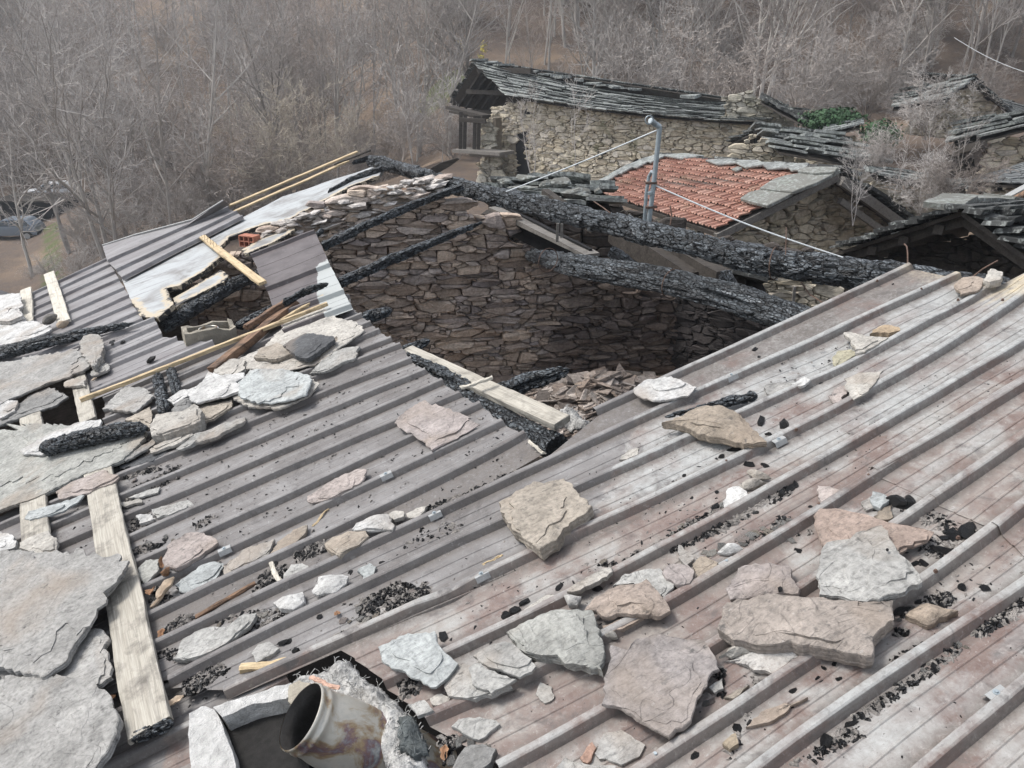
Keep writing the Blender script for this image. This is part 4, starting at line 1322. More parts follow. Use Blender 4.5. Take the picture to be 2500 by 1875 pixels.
for k, (c, pts, D, th) in enumerate((('b1', [(425, 955), (480, 930), (580, 935), (530, 965)], 11.2, .05), ('b1', [(560, 925), (620, 905), (730, 910), (700, 940)], 11.2, .08), ('b1', [(720, 965), (770, 935), (830, 940), (840, 990), (760, 1000)], 10.8, .10),
                                     ('b1', [(810, 950), (860, 918), (940, 925), (985, 960), (960, 995), (850, 995)], 10.8, .14), ('b1', [(830, 1040), (920, 1005), (1060, 995), (1130, 1020), (1060, 1050), (920, 1070)], 10.2, .07), ('b1', [(510, 985), (620, 970), (720, 990), (640, 1010)], 10.8, .06),
                                     ('b1', [(1110, 1000), (1150, 985), (1172, 1010), (1160, 1040), (1120, 1040)], 10.4, .08))):
    P = [deep(x, y, D) for x, y in px(c, pts)]
    cen = sum(P, Vector()) / len(P)
    r = max((p - cen).length for p in P)
    o = link('roof_stone', rock_mesh('roof_stone', r, r * .6, max(.05, (max(p.z for p in P) - min(p.z for p in P)) * .62), 900 + k, 3), M['greyslab'], None, Matrix.Translation(cen) @ Matrix.Rotation(random.uniform(-.3, .3), 4, 'Z'))
    tag(o, ('flat dark stone at the left end of the slate heap behind the ridge log', 'thin pale stone lying second from the left on the slate heap', 'squat lichened block left of the biggest block on the slate heap', 'biggest lichened grey block on top of the slate heap behind the ridge log', 'long flat lichened stone in front of the two blocks on the slate heap', 'thin slate wedged under the pale stone at the left of the slate heap', 'small brown end stone at the right end of the slate heap')[k], 'stone')

# --- low garden wall with slate coping
gw = house('garden_wall', 'low ochre stone wall with a slate coping among the bare saplings at the right', deep(2250, 480, 17), 'garden wall')
with Build(gw):
    o = deep(2240, 470, 17.4); d = Vector((.98, -.2, 0))
    rubble_wall('wall', None, pxw('p', [(2130, 560), (2138, 430), (2350, 462), (2350, 560)], o, d), o, d, .2, M['tanwall'], M['tanmortar'], 1.9, .016, .04, .4, 51)
    a, b = deep(2136, 434, 17.2), deep(2365, 470, 16.4)
    slate_roof('coping', None, a, b, a + Vector((.1, .6, .12)), b + Vector((.1, .6, .12)), 3, .45, .05, M['slateroof'], 52, ragged=.3)
# ------------------------------------------------------------------ trees and greenery among the houses
def leaf_clump(name, c, rx, ry, rz, n, size, mat, label, cat, seed):
    rd = random.Random(seed)
    mb = MB()
    for _ in range(n):
        while True:
            p = Vector((rd.uniform(-1, 1), rd.uniform(-1, 1), rd.uniform(-1, 1)))
            if p.length < 1: break
        p = p.normalized() * (.45 + .55 * rd.random())
        p *= 1 + .35 * mnoise.noise(p * 2.2 + Vector((seed, 0, 0)))
        q = Vector((p.x * rx, p.y * ry, p.z * rz))
        nn = (p + Vector((rd.gauss(0, .6), rd.gauss(0, .6), .5 + rd.gauss(0, .5)))).normalized()
        x = nn.orthogonal().normalized(); y = nn.cross(x)
        a = rd.uniform(0, 6.28); x, y = x * math.cos(a) + y * math.sin(a), y * math.cos(a) - x * math.sin(a)
        s = size * rd.uniform(.6, 1.3)
        mb.add([q - y * s * .6, q + x * s * .5 + nn * s * .12, q + y * s * .8, q - x * s * .5 + nn * s * .12], [(0, 1, 2, 3)])
    o = mb.build(name, mat, None, Matrix.Translation(c))
    return tag(o, label, cat)
leaf_clump('ivy', deep(2030, 293, 24.5), 1.0, .8, .36, 2400, .08, M['ivy'], 'dense green ivy mound on top of the wall left of the small gable', 'ivy', 3)
leaf_clump('ivy', deep(2150, 325, 22.5), .6, .6, .36, 1000, .07, M['ivy'], 'darker green ivy trailing behind the bare saplings', 'ivy', 4)
sg = house('stone_gable', 'little ochre stone gable under slates between the two ivy mounds', deep(2070, 340, 23.5), 'ruined wall')
with Build(sg):
    o = deep(2070, 330, 23.6); d = Vector((1, -.2, 0))
    rubble_wall('wall', None, pxw('p', [(2020, 420), (2022, 335), (2085, 312), (2120, 360), (2130, 420)], o, d), o, d, .2, M['tanwall'], M['tanmortar'], 1.9, .016, .04, .3, 61)
    slate_roof('verge', None, deep(2010, 330, 23.2), deep(2100, 312, 22.6), deep(2020, 312, 24.4), deep(2098, 296, 24), 3, .4, .045, M['slateroof'], 62)
YT = []
def yard_tree(kind, X, Y, D, h_px, label, cat='tree', rz=0.0):
    q = deep(X, Y, D)
    top = deep(X, Y - h_px, D)
    zmax = max(v.co.z for v in kind[2].vertices)
    s = (top.z - q.z) / zmax
    return put_tree(kind, q.x, q.y, s, rz, label, cat, None, z=q.z)
yard_tree(T_sap[0], 1402, 440, 27, 300, 'bare grey sapling in front of the long house wall, right of its doorway', rz=.4)
yard_tree(T_sap[1], 1300, 430, 28, 260, 'thin bare sapling rising beside the doorway of the long house', rz=2)
yard_tree(T_sap[1], 2085, 540, 15, 230, 'bare sapling beside the gable of the red tiled house', rz=1)
yard_tree(T_sap[0], 2180, 500, 16.5, 260, 'pale bare sapling in front of the slate coped garden wall', rz=3)
yard_tree(T_sap[1], 2250, 500, 16, 250, 'bare two stemmed sapling right of the pale one by the garden wall', rz=5)
yard_tree(T_sap[0], 2330, 470, 17, 250, 'bare sapling overlapping the right hand slate roof', rz=.2)
yard_tree(T_bush[0], 2250, 520, 15.5, 170, 'bare grey bramble thicket against the garden wall', 'shrub', 1)
yard_tree(T_bush[1], 2330, 500, 15.0, 150, 'tan leafless thicket between the garden wall and the barn', 'shrub', 2)
yard_tree(T_bush[2], 2140, 430, 20, 150, 'brown bare thicket behind the slipping slate roof', 'shrub', 4)
yard_tree(T_bush[0], 2260, 330, 26, 180, 'grey bare thicket below the pointed gable house', 'shrub', 5)
yard_tree(T_bush[1], 1760, 300, 37, 260, 'wide pale thicket rising behind the long slate roof', 'shrub', 3)
yard_tree(T_bush[2], 1950, 300, 35, 300, 'large tangled thicket behind the ruined gable', 'shrub', .5)
yard_tree(T_bush[0], 2120, 270, 36, 280, 'large tangled thicket left of the pointed gable house', 'shrub', 1.5)
yard_tree(T_bush[0], 1560, 260, 42, 260, 'grey thicket rising behind the middle of the long slate roof', 'shrub', 2.5)
yard_tree(LEAFY, 690, 490, 46, 330, 'tan shrub still holding dry leaves beyond the tip of the raw pine battens', 'shrub', 0)
yard_tree(LEAFY, 840, 400, 44, 170, 'low tan leaf clinging shrub left of the peak of the ridge log', 'shrub', 2)
yard_tree(T_bush[1], 560, 520, 45, 260, 'tan leafless thicket behind the loose flat sheet', 'shrub', 2)
yard_tree(T_bush[2], 980, 380, 43, 220, 'brown leafless thicket left of the open timber gable', 'shrub', 1)
yard_tree(T_sap[0], 1080, 400, 41, 300, 'pale bare sapling just left of the timber balcony posts', 'tree', 1)
yard_tree(T_sap[1], 1010, 390, 42, 330, 'thin two stemmed sapling left of the open timber gable', 'tree', 1)
for X, Y, D, r, lab in ((1125, 118, 62, .45, 'clump of bright yellow leaves above the ridge of the long house'), (1182, 116, 60, .35, 'smaller cluster of yellow leaves right of the other yellow clump'), (1175, 140, 60, .25, 'few low yellow leaves just above the open gable')):
    leaf_clump('yellow_foliage', deep(X, Y, D), r, r, r * 1.3, 45, .13, M['yellowleaf'], lab, 'foliage', int(X))

# ------------------------------------------------------------------ parked cars below the bank
def make_car(name, loc, heading, paint, label, detail=True):
    root = tag(empty(name, Matrix.Translation(loc) @ Matrix.Rotation(heading, 4, 'Z')), label, 'car')
    bpy.context.view_layer.update()
    W = .82
    lower = [(-1.85, .32), (-1.88, .55), (-1.82, .80), (-.95, .92), (-.75, .95), (1.45, .95), (1.78, .90), (1.86, .55), (1.82, .32)]
    upper = [(-.85, .94), (-.30, 1.36), (-.10, 1.42), (1.05, 1.42), (1.30, 1.38), (1.72, .94)]
    mb = MB()
    def loft(pr, ws):
        n = len(pr)
        vs = [(x, -w, z) for (x, z), w in zip(pr, ws)] + [(x, w, z) for (x, z), w in zip(pr, ws)]
        mb.add(vs, [tuple(range(n)), tuple(range(2 * n - 1, n - 1, -1))] + [(i, n + i, n + (i + 1) % n, (i + 1) % n) for i in range(n)])
    loft(lower, [.74, .80, .82, .80, .80, .81, .80, .78, .72])
    loft(upper, [.76, .66, .62, .62, .64, .76])
    b = mb.build('body', paint, root, Matrix())
    bm = bmesh.new(); bm.from_mesh(b.data); bmesh.ops.recalc_face_normals(bm, faces=bm.faces); bmesh.ops.bevel(bm, geom=bm.edges[:], offset=.035, segments=2, affect='EDGES'); bm.to_mesh(b.data); bm.free()
    for s in (-1, 1):
        for q in ([(-.68, .98), (-.26, 1.32), (.12, 1.35), (.12, .98)], [(.18, .98), (.18, 1.35), (.78, 1.35), (.78, .98)], [(.84, .98), (.84, 1.35), (1.18, 1.33), (1.5, .98)]):
            g = MB(); wv = lambda z: .665 + (1.42 - z) * .235
            v = [(x, s * (wv(z) + .012), z) for x, z in q]; n = len(v)
            g.add(v + [(x, y - s * .02, z) for x, y, z in v], [tuple(range(n)), tuple(range(2 * n - 1, n - 1, -1))] + [(i, n + i, n + (i + 1) % n, (i + 1) % n) for i in range(n)])
            g.build('window', M['glass'], root, Matrix())
        h = MB(); h.box((-1.86, s * .62 - .13, .60), (-1.80, s * .62 + .13, .76)); h.build('headlight', M['alloy'], root, Matrix())
        for x in (-1.22, 1.20):
            t = MB(); t.tube([(x, s * .70, .30), (x, s * .845, .30)], .30, 20)
            w_ = t.build('wheel', M['rubber'], root, Matrix())
            r = MB(); r.tube([(x, s * .84, .30), (x, s * .855, .30)], .19, 16); r.build('rim', M['alloy'], w_, Matrix())
        m = MB(); m.box((-.72, s * .86 - .08, .96), (-.60, s * .86 + .08, 1.06)); m.build('mirror', paint, root, Matrix())
    ws = MB(); ws.add([(-.83, -.68, .985), (-.83, .68, .985), (-.33, .58, 1.345), (-.33, -.58, 1.345), (-.80, -.68, .965), (-.80, .68, .965), (-.30, .58, 1.325), (-.30, -.58, 1.325)], [(0, 1, 2, 3), (7, 6, 5, 4), (0, 4, 5, 1), (1, 5, 6, 2), (2, 6, 7, 3), (3, 7, 4, 0)])
    ws.build('windscreen', M['glass'], root, Matrix.Translation((-.02, 0, .012)))
    for a, b in (((-1.92, -.74, .36), (-1.80, .74, .52)), ((1.80, -.72, .36), (1.90, .72, .52))):
        bp = MB(); bp.box(a, b); bp.build('bumper', M['rubber'], root, Matrix())
    return root
D0 = 53
def on_land(x, y, D):
    q = deep(x, y, D); q.z = land(q.x, q.y); return q
make_car('parked_car', on_land(38, 588, D0), R(8), M['carpaint'], 'small blue grey hatchback parked at the far left below the bank')
make_car('parked_car', on_land(150, 577, D0 + 9), R(15), M['whitepaint'], 'white car almost hidden behind the bank beside the blue grey hatchback')
gar = house('dark_garage', 'dark open shed behind the parked blue grey car', deep(20, 540, 53), 'shed')
with Build(gar):
    m = MB(); a = deep(-60, 560, 54)
    m.box((a.x, a.y + 3, a.z - 1.2), (a.x + 5.2, a.y + 6, a.z + 1.4)); m.build('wall', M['blackvoid'])
    m = MB(); m.box((a.x - .3, a.y + 2.5, a.z + 1.42), (a.x + 5.5, a.y + 6.2, a.z + 1.52)); m.build('roof', M['darkwood'])
# an overhead line at the top right
m = MB(); m.tube([deep(2330, 92, 30).lerp(deep(2540, 188, 27), t / 10) - Vector((0, 0, .12 * math.sin(math.pi * t / 10))) for t in range(11)], .008, 6)
tag(m.build('overhead_cable', M['wire']), 'thin pale overhead cable crossing the top right corner', 'cable')

for k, (X, Y, D, hp_) in enumerate(((118, 676, 38, 60), (190, 690, 38, 120), (240, 640, 42, 150), (75, 680, 40, 34), (330, 600, 43, 200), (380, 640, 40, 170), (215, 610, 42, 130), (450, 570, 44, 190), (520, 600, 41, 130))):
    yard_tree((T_bush[0], T_bush[2], T_sap[1])[k % 3], X, Y, D, hp_, ('small bare shrub on the leafy bank by the road', 'bare grey shrub just above the fine ribbed sheet', 'bare sapling cluster left of the big many stemmed tree', 'low bare twigs at the edge of the grassy verge', 'grey thicket among the stems of the big tree', 'bare thicket behind the loose flat grey sheet', 'thin sapling cluster well right of the blue grey car', 'dense grey thicket behind the three ribbed sheet', 'low thicket just behind the rolled strip')[k], 'shrub', k)
# ------------------------------------------------------------------ the burnt house: walls, logs, roof sheets
WD = Vector((math.sin(R(80)), math.cos(R(80)), 0))               # along the far gable
WO = rw(1060, 480, -.12)                                         # a point on its face
WN = WD.cross(Vector((0, 0, 1)))
bh = house('burnt_house', 'roofless burnt stone house with sooted rubble walls round a pit of rubble', hit(1300, 890, WO, WN), 'burnt house')
with Build(bh):
    gp = [(430, 820), (480, 690), (560, 622), (640, 568), (700, 545), (765, 500), (850, 470), (930, 452), (1060, 452), (1130, 500), (1200, 528), (1245, 545), (1272, 585), (1310, 605), (1330, 640), (1400, 652), (1500, 684), (1640, 716), (1720, 760), (1760, 1150), (900, 1150)]
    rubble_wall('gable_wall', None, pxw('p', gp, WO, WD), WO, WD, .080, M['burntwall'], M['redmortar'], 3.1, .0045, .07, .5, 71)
    # pale ash-dusted stones along the stepped top of the gable
    tp = MB(); rd_ = random.Random(9)
    for i in range(520):
        t = rd_.random()
        X = 650 + t * 430; top = 566 - 130 * min(1, t * 1.18) ** .85
        Y = top + rd_.random() ** 1.3 * (26 + 50 * math.sin(math.pi * min(1, t))) 
        p = hit(X, Y, WO - WN * rd_.uniform(-.10, .32), WN)
        s = rd_.choice((.025, .04, .055, .08)) * rd_.uniform(.8, 1.3)
        me_ = rock_mesh('s', s * rd_.uniform(1.2, 2.2), s * 1.2, s * rd_.uniform(.35, .7), i, 1)
        m4 = Matrix.Translation(p) @ Matrix.Rotation(rd_.uniform(-.3, .3), 4, 'Z') @ Matrix.Rotation(rd_.uniform(-.35, .15), 4, 'Y')
        tp.add([m4 @ v.co for v in me_.vertices], [tuple(f.vertices) for f in me_.polygons])
        bpy.data.meshes.remove(me_)
    tp.build('wall_top', M['topstones'])
    so = hit(1640, 800, WO, WN)
    sd = Vector((.60, -.80, 0))
    T, sn = plane_T(so, sd)
    FZ = hit(1330, 895, WO, WN).z
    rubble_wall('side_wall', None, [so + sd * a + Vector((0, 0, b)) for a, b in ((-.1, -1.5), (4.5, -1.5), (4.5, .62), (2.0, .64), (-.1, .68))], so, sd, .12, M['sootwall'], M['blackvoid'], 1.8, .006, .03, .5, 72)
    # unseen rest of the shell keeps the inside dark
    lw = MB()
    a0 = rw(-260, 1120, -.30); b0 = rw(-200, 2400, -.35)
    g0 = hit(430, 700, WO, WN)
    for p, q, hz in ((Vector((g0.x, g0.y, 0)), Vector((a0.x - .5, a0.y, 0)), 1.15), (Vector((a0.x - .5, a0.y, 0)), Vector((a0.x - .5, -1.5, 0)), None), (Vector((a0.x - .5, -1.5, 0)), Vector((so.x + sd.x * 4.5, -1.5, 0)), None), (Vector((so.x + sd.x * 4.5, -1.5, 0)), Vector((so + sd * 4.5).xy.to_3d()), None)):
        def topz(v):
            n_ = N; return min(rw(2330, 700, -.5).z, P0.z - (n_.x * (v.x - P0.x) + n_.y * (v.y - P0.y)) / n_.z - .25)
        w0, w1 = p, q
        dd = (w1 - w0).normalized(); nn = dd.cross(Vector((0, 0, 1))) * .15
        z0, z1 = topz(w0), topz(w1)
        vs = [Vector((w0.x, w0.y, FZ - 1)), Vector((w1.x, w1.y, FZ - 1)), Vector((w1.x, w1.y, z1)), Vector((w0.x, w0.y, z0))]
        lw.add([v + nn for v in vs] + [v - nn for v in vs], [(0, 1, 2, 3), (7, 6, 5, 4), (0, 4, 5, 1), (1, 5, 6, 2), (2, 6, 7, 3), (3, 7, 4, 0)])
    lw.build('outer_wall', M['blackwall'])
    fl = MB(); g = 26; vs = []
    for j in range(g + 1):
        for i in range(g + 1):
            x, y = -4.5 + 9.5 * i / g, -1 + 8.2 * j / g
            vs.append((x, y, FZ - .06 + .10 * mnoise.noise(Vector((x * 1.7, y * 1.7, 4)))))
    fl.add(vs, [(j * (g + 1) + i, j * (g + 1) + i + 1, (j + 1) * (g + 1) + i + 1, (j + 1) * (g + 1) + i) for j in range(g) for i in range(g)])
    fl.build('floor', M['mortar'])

# heap of scorched shards in the pit
hp = MB(); rd_ = random.Random(21)
hc = onz(1460, 985, FZ + .1)
for i in range(950):
    a = rd_.uniform(0, 6.283); q = rd_.random() ** .6
    x, y = hc.x + math.cos(a) * q * 1.35, hc.y + math.sin(a) * q * .95
    z = FZ + .42 * max(0, 1 - q) + .04 * rd_.random()
    s = rd_.choice((.03, .05, .08, .12)) * rd_.uniform(.7, 1.3)
    m4 = Matrix.Translation((x, y, z)) @ Matrix.Rotation(rd_.uniform(0, 6.28), 4, 'Z') @ Matrix.Rotation(rd_.gauss(0, .35), 4, 'X') @ Matrix.Rotation(rd_.gauss(0, .35), 4, 'Y')
    k = rd_.randint(4, 6); th = s * rd_.uniform(.08, .22)
    o2 = [(math.cos(6.283 * j / k + rd_.uniform(-.4, .4)) * s * rd_.uniform(.6, 1.3) * 1.3, math.sin(6.283 * j / k) * s * rd_.uniform(.6, 1.1)) for j in range(k)]
    hp.add([m4 @ Vector((p[0], p[1], 0)) for p in o2] + [m4 @ Vector((p[0], p[1], th)) for p in o2], [tuple(range(k - 1, -1, -1)), tuple(range(k, 2 * k))] + [(j, (j + 1) % k, k + (j + 1) % k, k + j) for j in range(k)])
g = 20; vs = []
for j in range(g + 1):
    for i in range(g + 1):
        x, y = -1.6 + 3.2 * i / g, -1.3 + 2.6 * j / g
        q = min(1, math.hypot(x / 1.5, y / 1.15))
        vs.append((hc.x + x, hc.y + y, FZ - .08 + .46 * max(0, 1 - q) + .05 * mnoise.noise(Vector((x * 5, y * 5, 1)))))
hp.add(vs, [(j * (g + 1) + i, j * (g + 1) + i + 1, (j + 1) * (g + 1) + i + 1, (j + 1) * (g + 1) + i) for j in range(g) for i in range(g)])
tag(hp.build('rubble_heap', M['rubble']), 'heap of scorched slate shards and ash at the bottom of the pit', 'rubble', kind='stuff')

# ---- charred logs and rafters
def thing_log(name, pts, rad, label, cat='charred log', mat='char', **kw):
    o = log(name, pts, rad, M[mat], **kw)
    return tag(o, label, cat)

thing_log('ridge_log', [rw(905, 398, .02), rw(985, 412, -.02), rw(1100, 452, -.05), rw(1300, 500, -.10), rw(1560, 564, -.14), rw(1880, 642, -.17), rw(2160, 676, -.19), rw(2330, 700, -.20), rw(2640, 745, -.20)],
          [.072, .085, .100, .100, .100, .102, .100, .100, .10], 'long thick charred ridge log crossing the picture from the gable peak to the pink sheets', cs=.13, ct=.05, crack=.020, knob=.15, ds=.012, nt=64, seed=3)
thing_log('purlin_log', [hit(1296, 622, WO - WN * .05, WN), rw(1400, 648, -.42), rw(1600, 681, -.44), rw(1800, 731, -.46), rw(2010, 800, -.5), rw(2200, 850, -.5)], [.085, .108, .110, .112, .115, .115],
          'shorter fat charred log below the ridge log, one end on the gable wall', cs=.40, ct=.045, crack=.014, knob=.13, ds=.014, nt=72, seed=8)
def wire_ring(o0, o1, r, label):
    ax = (o1 - o0).normalized(); x = ax.orthogonal().normalized(); y = ax.cross(x)
    m = MB(); m.tube([o0 + (x * math.cos(t / 3) + y * math.sin(t / 3)) * r * (1 + .02 * math.sin(t)) + ax * .03 * math.sin(t / 6) for t in range(20)], .0045, 5)
    tag(m.build('wire_loop', M['rust']), label, 'wire')
wire_ring(rw(1885, 643, -.17), rw(1950, 650, -.18), .118, 'rusty wire loop tied round the ridge log near the pink sheets')
wire_ring(rw(1640, 691, -.45), rw(1700, 706, -.45), .125, 'thin wire loop tied round the middle of the fat lower log')
wire_ring(rw(1335, 634, -.40), rw(1400, 648, -.41), .115, 'thin wire hanging at the wall end of the fat lower log')
for name, P, rr, lab, kw in (
        ('charred_rafter', [rw(788, 602, -.04), rw(900, 548, .02), rw(1010, 500, .02), rw(1130, 456, .06)], [.054, .052, .050, .044], 'upper charred rafter leaning from the torn brown sheet up to the ridge log', dict(flat=(1, .9))),
        ('charred_rafter', [rw(822, 694, -.06), rw(940, 640, -.04), rw(1060, 590, -.04), rw(1178, 542, -.03)], [.050, .052, .045, .026], 'lower charred rafter burnt to a point in front of the gable wall', dict(flat=(1, .9), tips=(False, .10))),
        ('charred_rafter', [rw(862, 792, -.06), rw(905, 772, -.06), rw(956, 755, -.05)], [.055, .052, .040], 'stub of charred rafter poking out above the torn sheet edge', dict(tips=(False, .05))),
        ('charred_rafter', [rw(985, 858, -.09), rw(1020, 843, -.08), rw(1050, 830, -.07)], [.045, .042, .032], 'small charred stub beside the smoked plank in the pit', dict(tips=(False, .05))),
        ('charred_rafter', [rw(1205, 968, -.22), rw(1290, 930, -.20), rw(1390, 902, -.18)], [.066, .062, .040], 'blunt charred rafter stub reaching over the rubble heap', dict(tips=(False, .07))),
        ('charred_beam', [rw(960, 860, -.14), rw(1060, 930, -.14), rw(1180, 1005, -.14), rw(1360, 1095, -.15)], [.07, .08, .085, .08], 'charred beam under the torn edge of the brown sheet, below the smoked plank', dict()),
        ('charred_beam', [rw(395, 800, -.16), rw(470, 755, -.14), rw(580, 690, -.12), rw(690, 650, -.10)], [.07, .075, .07, .05], 'thick charred beam lying inside the hole behind the small chimney block', dict()),
        ('charred_beam', [rw(575, 800, -.06), rw(625, 778, -.05), rw(680, 748, -.03)], [.045, .05, .045], 'short charred beam end right of the small chimney block', dict(tips=(.04, .04))),
        ('charred_beam', [rw(-40, 872, .10), rw(60, 848, .10), rw(180, 820, .10), rw(330, 788, .09)], [.062, .060, .055, .022], 'long charred pole on the left, tapering over the fine ribbed sheet', dict(tips=(False, .12), cs=.07)),
        ('charred_beam', [rw(96, 1098, .155), rw(190, 1074, .15), rw(290, 1052, .14), rw(362, 1044, .12)], [.052, .060, .060, .040], 'stubby charred billet lying on the big lichened slab', dict(tips=(.05, .06), cs=.045)),
        ('charred_beam', [rw(384, 918, .05), rw(393, 960, .05), rw(403, 1008, .05)], [.036, .042, .046], 'longer of two upright charred stumps among the pale slabs', dict(cs=.02, ct=.05, tips=(.02, .02))),
        ('charred_beam', [rw(416, 900, .05), rw(424, 930, .05), rw(433, 962, .05)], [.036, .038, .036], 'shorter of two upright charred stumps among the pale slabs', dict(cs=.02, ct=.05, tips=(.02, .02))),
        ('charred_beam', [rw(860, 398, .10), rw(905, 385, .08), rw(965, 402, .06), rw(1030, 425, .08)], [.03, .045, .055, .05], 'charred timber end lying over the peak of the ridge log', dict(tips=(.05, .03))),
        ('charred_beam', [rw(800, 470, .03), rw(860, 436, .05), rw(930, 412, .06), rw(985, 405, .06)], [.03, .035, .040, .035], 'thin charred rafter along the edge of the pale insulation panel', dict(tips=(.06, .03))),
        ('charred_beam', [rw(905, 385, .12), rw(935, 388, .10), rw(985, 408, .08)], [.03, .045, .04], 'broken charred knob at the very peak of the gable', dict(tips=(.04, .04))),
        ('charred_beam', [rw(700, 620, -.02), rw(760, 585, .0), rw(790, 560, .02)], [.03, .035, .03], 'charred lath under the top edge of the torn brown fragment', dict(tips=(.04, .03))),
        ('charred_beam', [deep(1492, 612, 7.3), deep(1520, 632, 7.1), deep(1556, 660, 6.9)], [.06, .055, .05], 'charred stump standing behind the fat lower log', dict(tips=(.04, 0))),
        ('charred_beam', [deep(1768, 662, 6.3), deep(1778, 690, 6.2), deep(1792, 716, 6.1)], [.05, .06, .055], 'black charred knot between the two long logs', dict(tips=(.03, 0)))):
    thing_log(name, P, rr, lab, 'charred timber', cs=kw.pop('cs', .07), ct=kw.pop('ct', .030), crack=.011, knob=.12, ds=.008, nt=36, seed=random.uniform(0, 40), **kw)
sh = MB(); P = [deep(x, y, 9.9) for x, y in ((1050, 412), (1075, 398), (1115, 386), (1122, 389), (1100, 405), (1068, 424))]
sh.add(P + [p + Vector((0, .05, 0)) for p in P], [tuple(range(6)), tuple(range(11, 5, -1))] + [(i, 6 + i, 6 + (i + 1) % 6, (i + 1) % 6) for i in range(6)])
tag(sh.build('charred_board', M['darkwood']), 'black pointed board end sticking up behind the ridge log', 'charred board')

# ---- the roof sheets
BURN = [(2800, 400), (2150, 640), (1780, 800), (1690, 868), (1655, 960), (1640, 1010), (1560, 1035), (1535, 1080), (1522, 1130), (1490, 1170), (1455, 1260), (1400, 1300), (1300, 1345), (1180, 1420), (1060, 1470), (930, 1490), (820, 1560), (720, 1620), (560, 1700), (400, 1780), (300, 2200), (3200, 2200), (3200, 400)]
WHITE = [(2330, 650), (1600, 950), (1530, 1050), (1500, 1200), (1620, 1230), (1900, 1100), (2030, 1010), (2200, 1100), (2450, 900), (2700, 760), (2700, 640)]
WHITE2 = [(1880, 1900), (2120, 1700), (2300, 1560), (2560, 1400), (2700, 1700), (2600, 2000)]
YELLOW = [(2200, 640), (2230, 630), (2560, 670), (2560, 740), (2420, 720), (2330, 690), (2230, 690)]
HOT = [(776, 660), (860, 625), (900, 780), (800, 800), (780, 730)]
zh = zone(HOT, .06)
zb, zw, zw2, zy = zone(BURN, .09), zone(WHITE, .22), zone(WHITE2, .25), zone(YELLOW, .07)

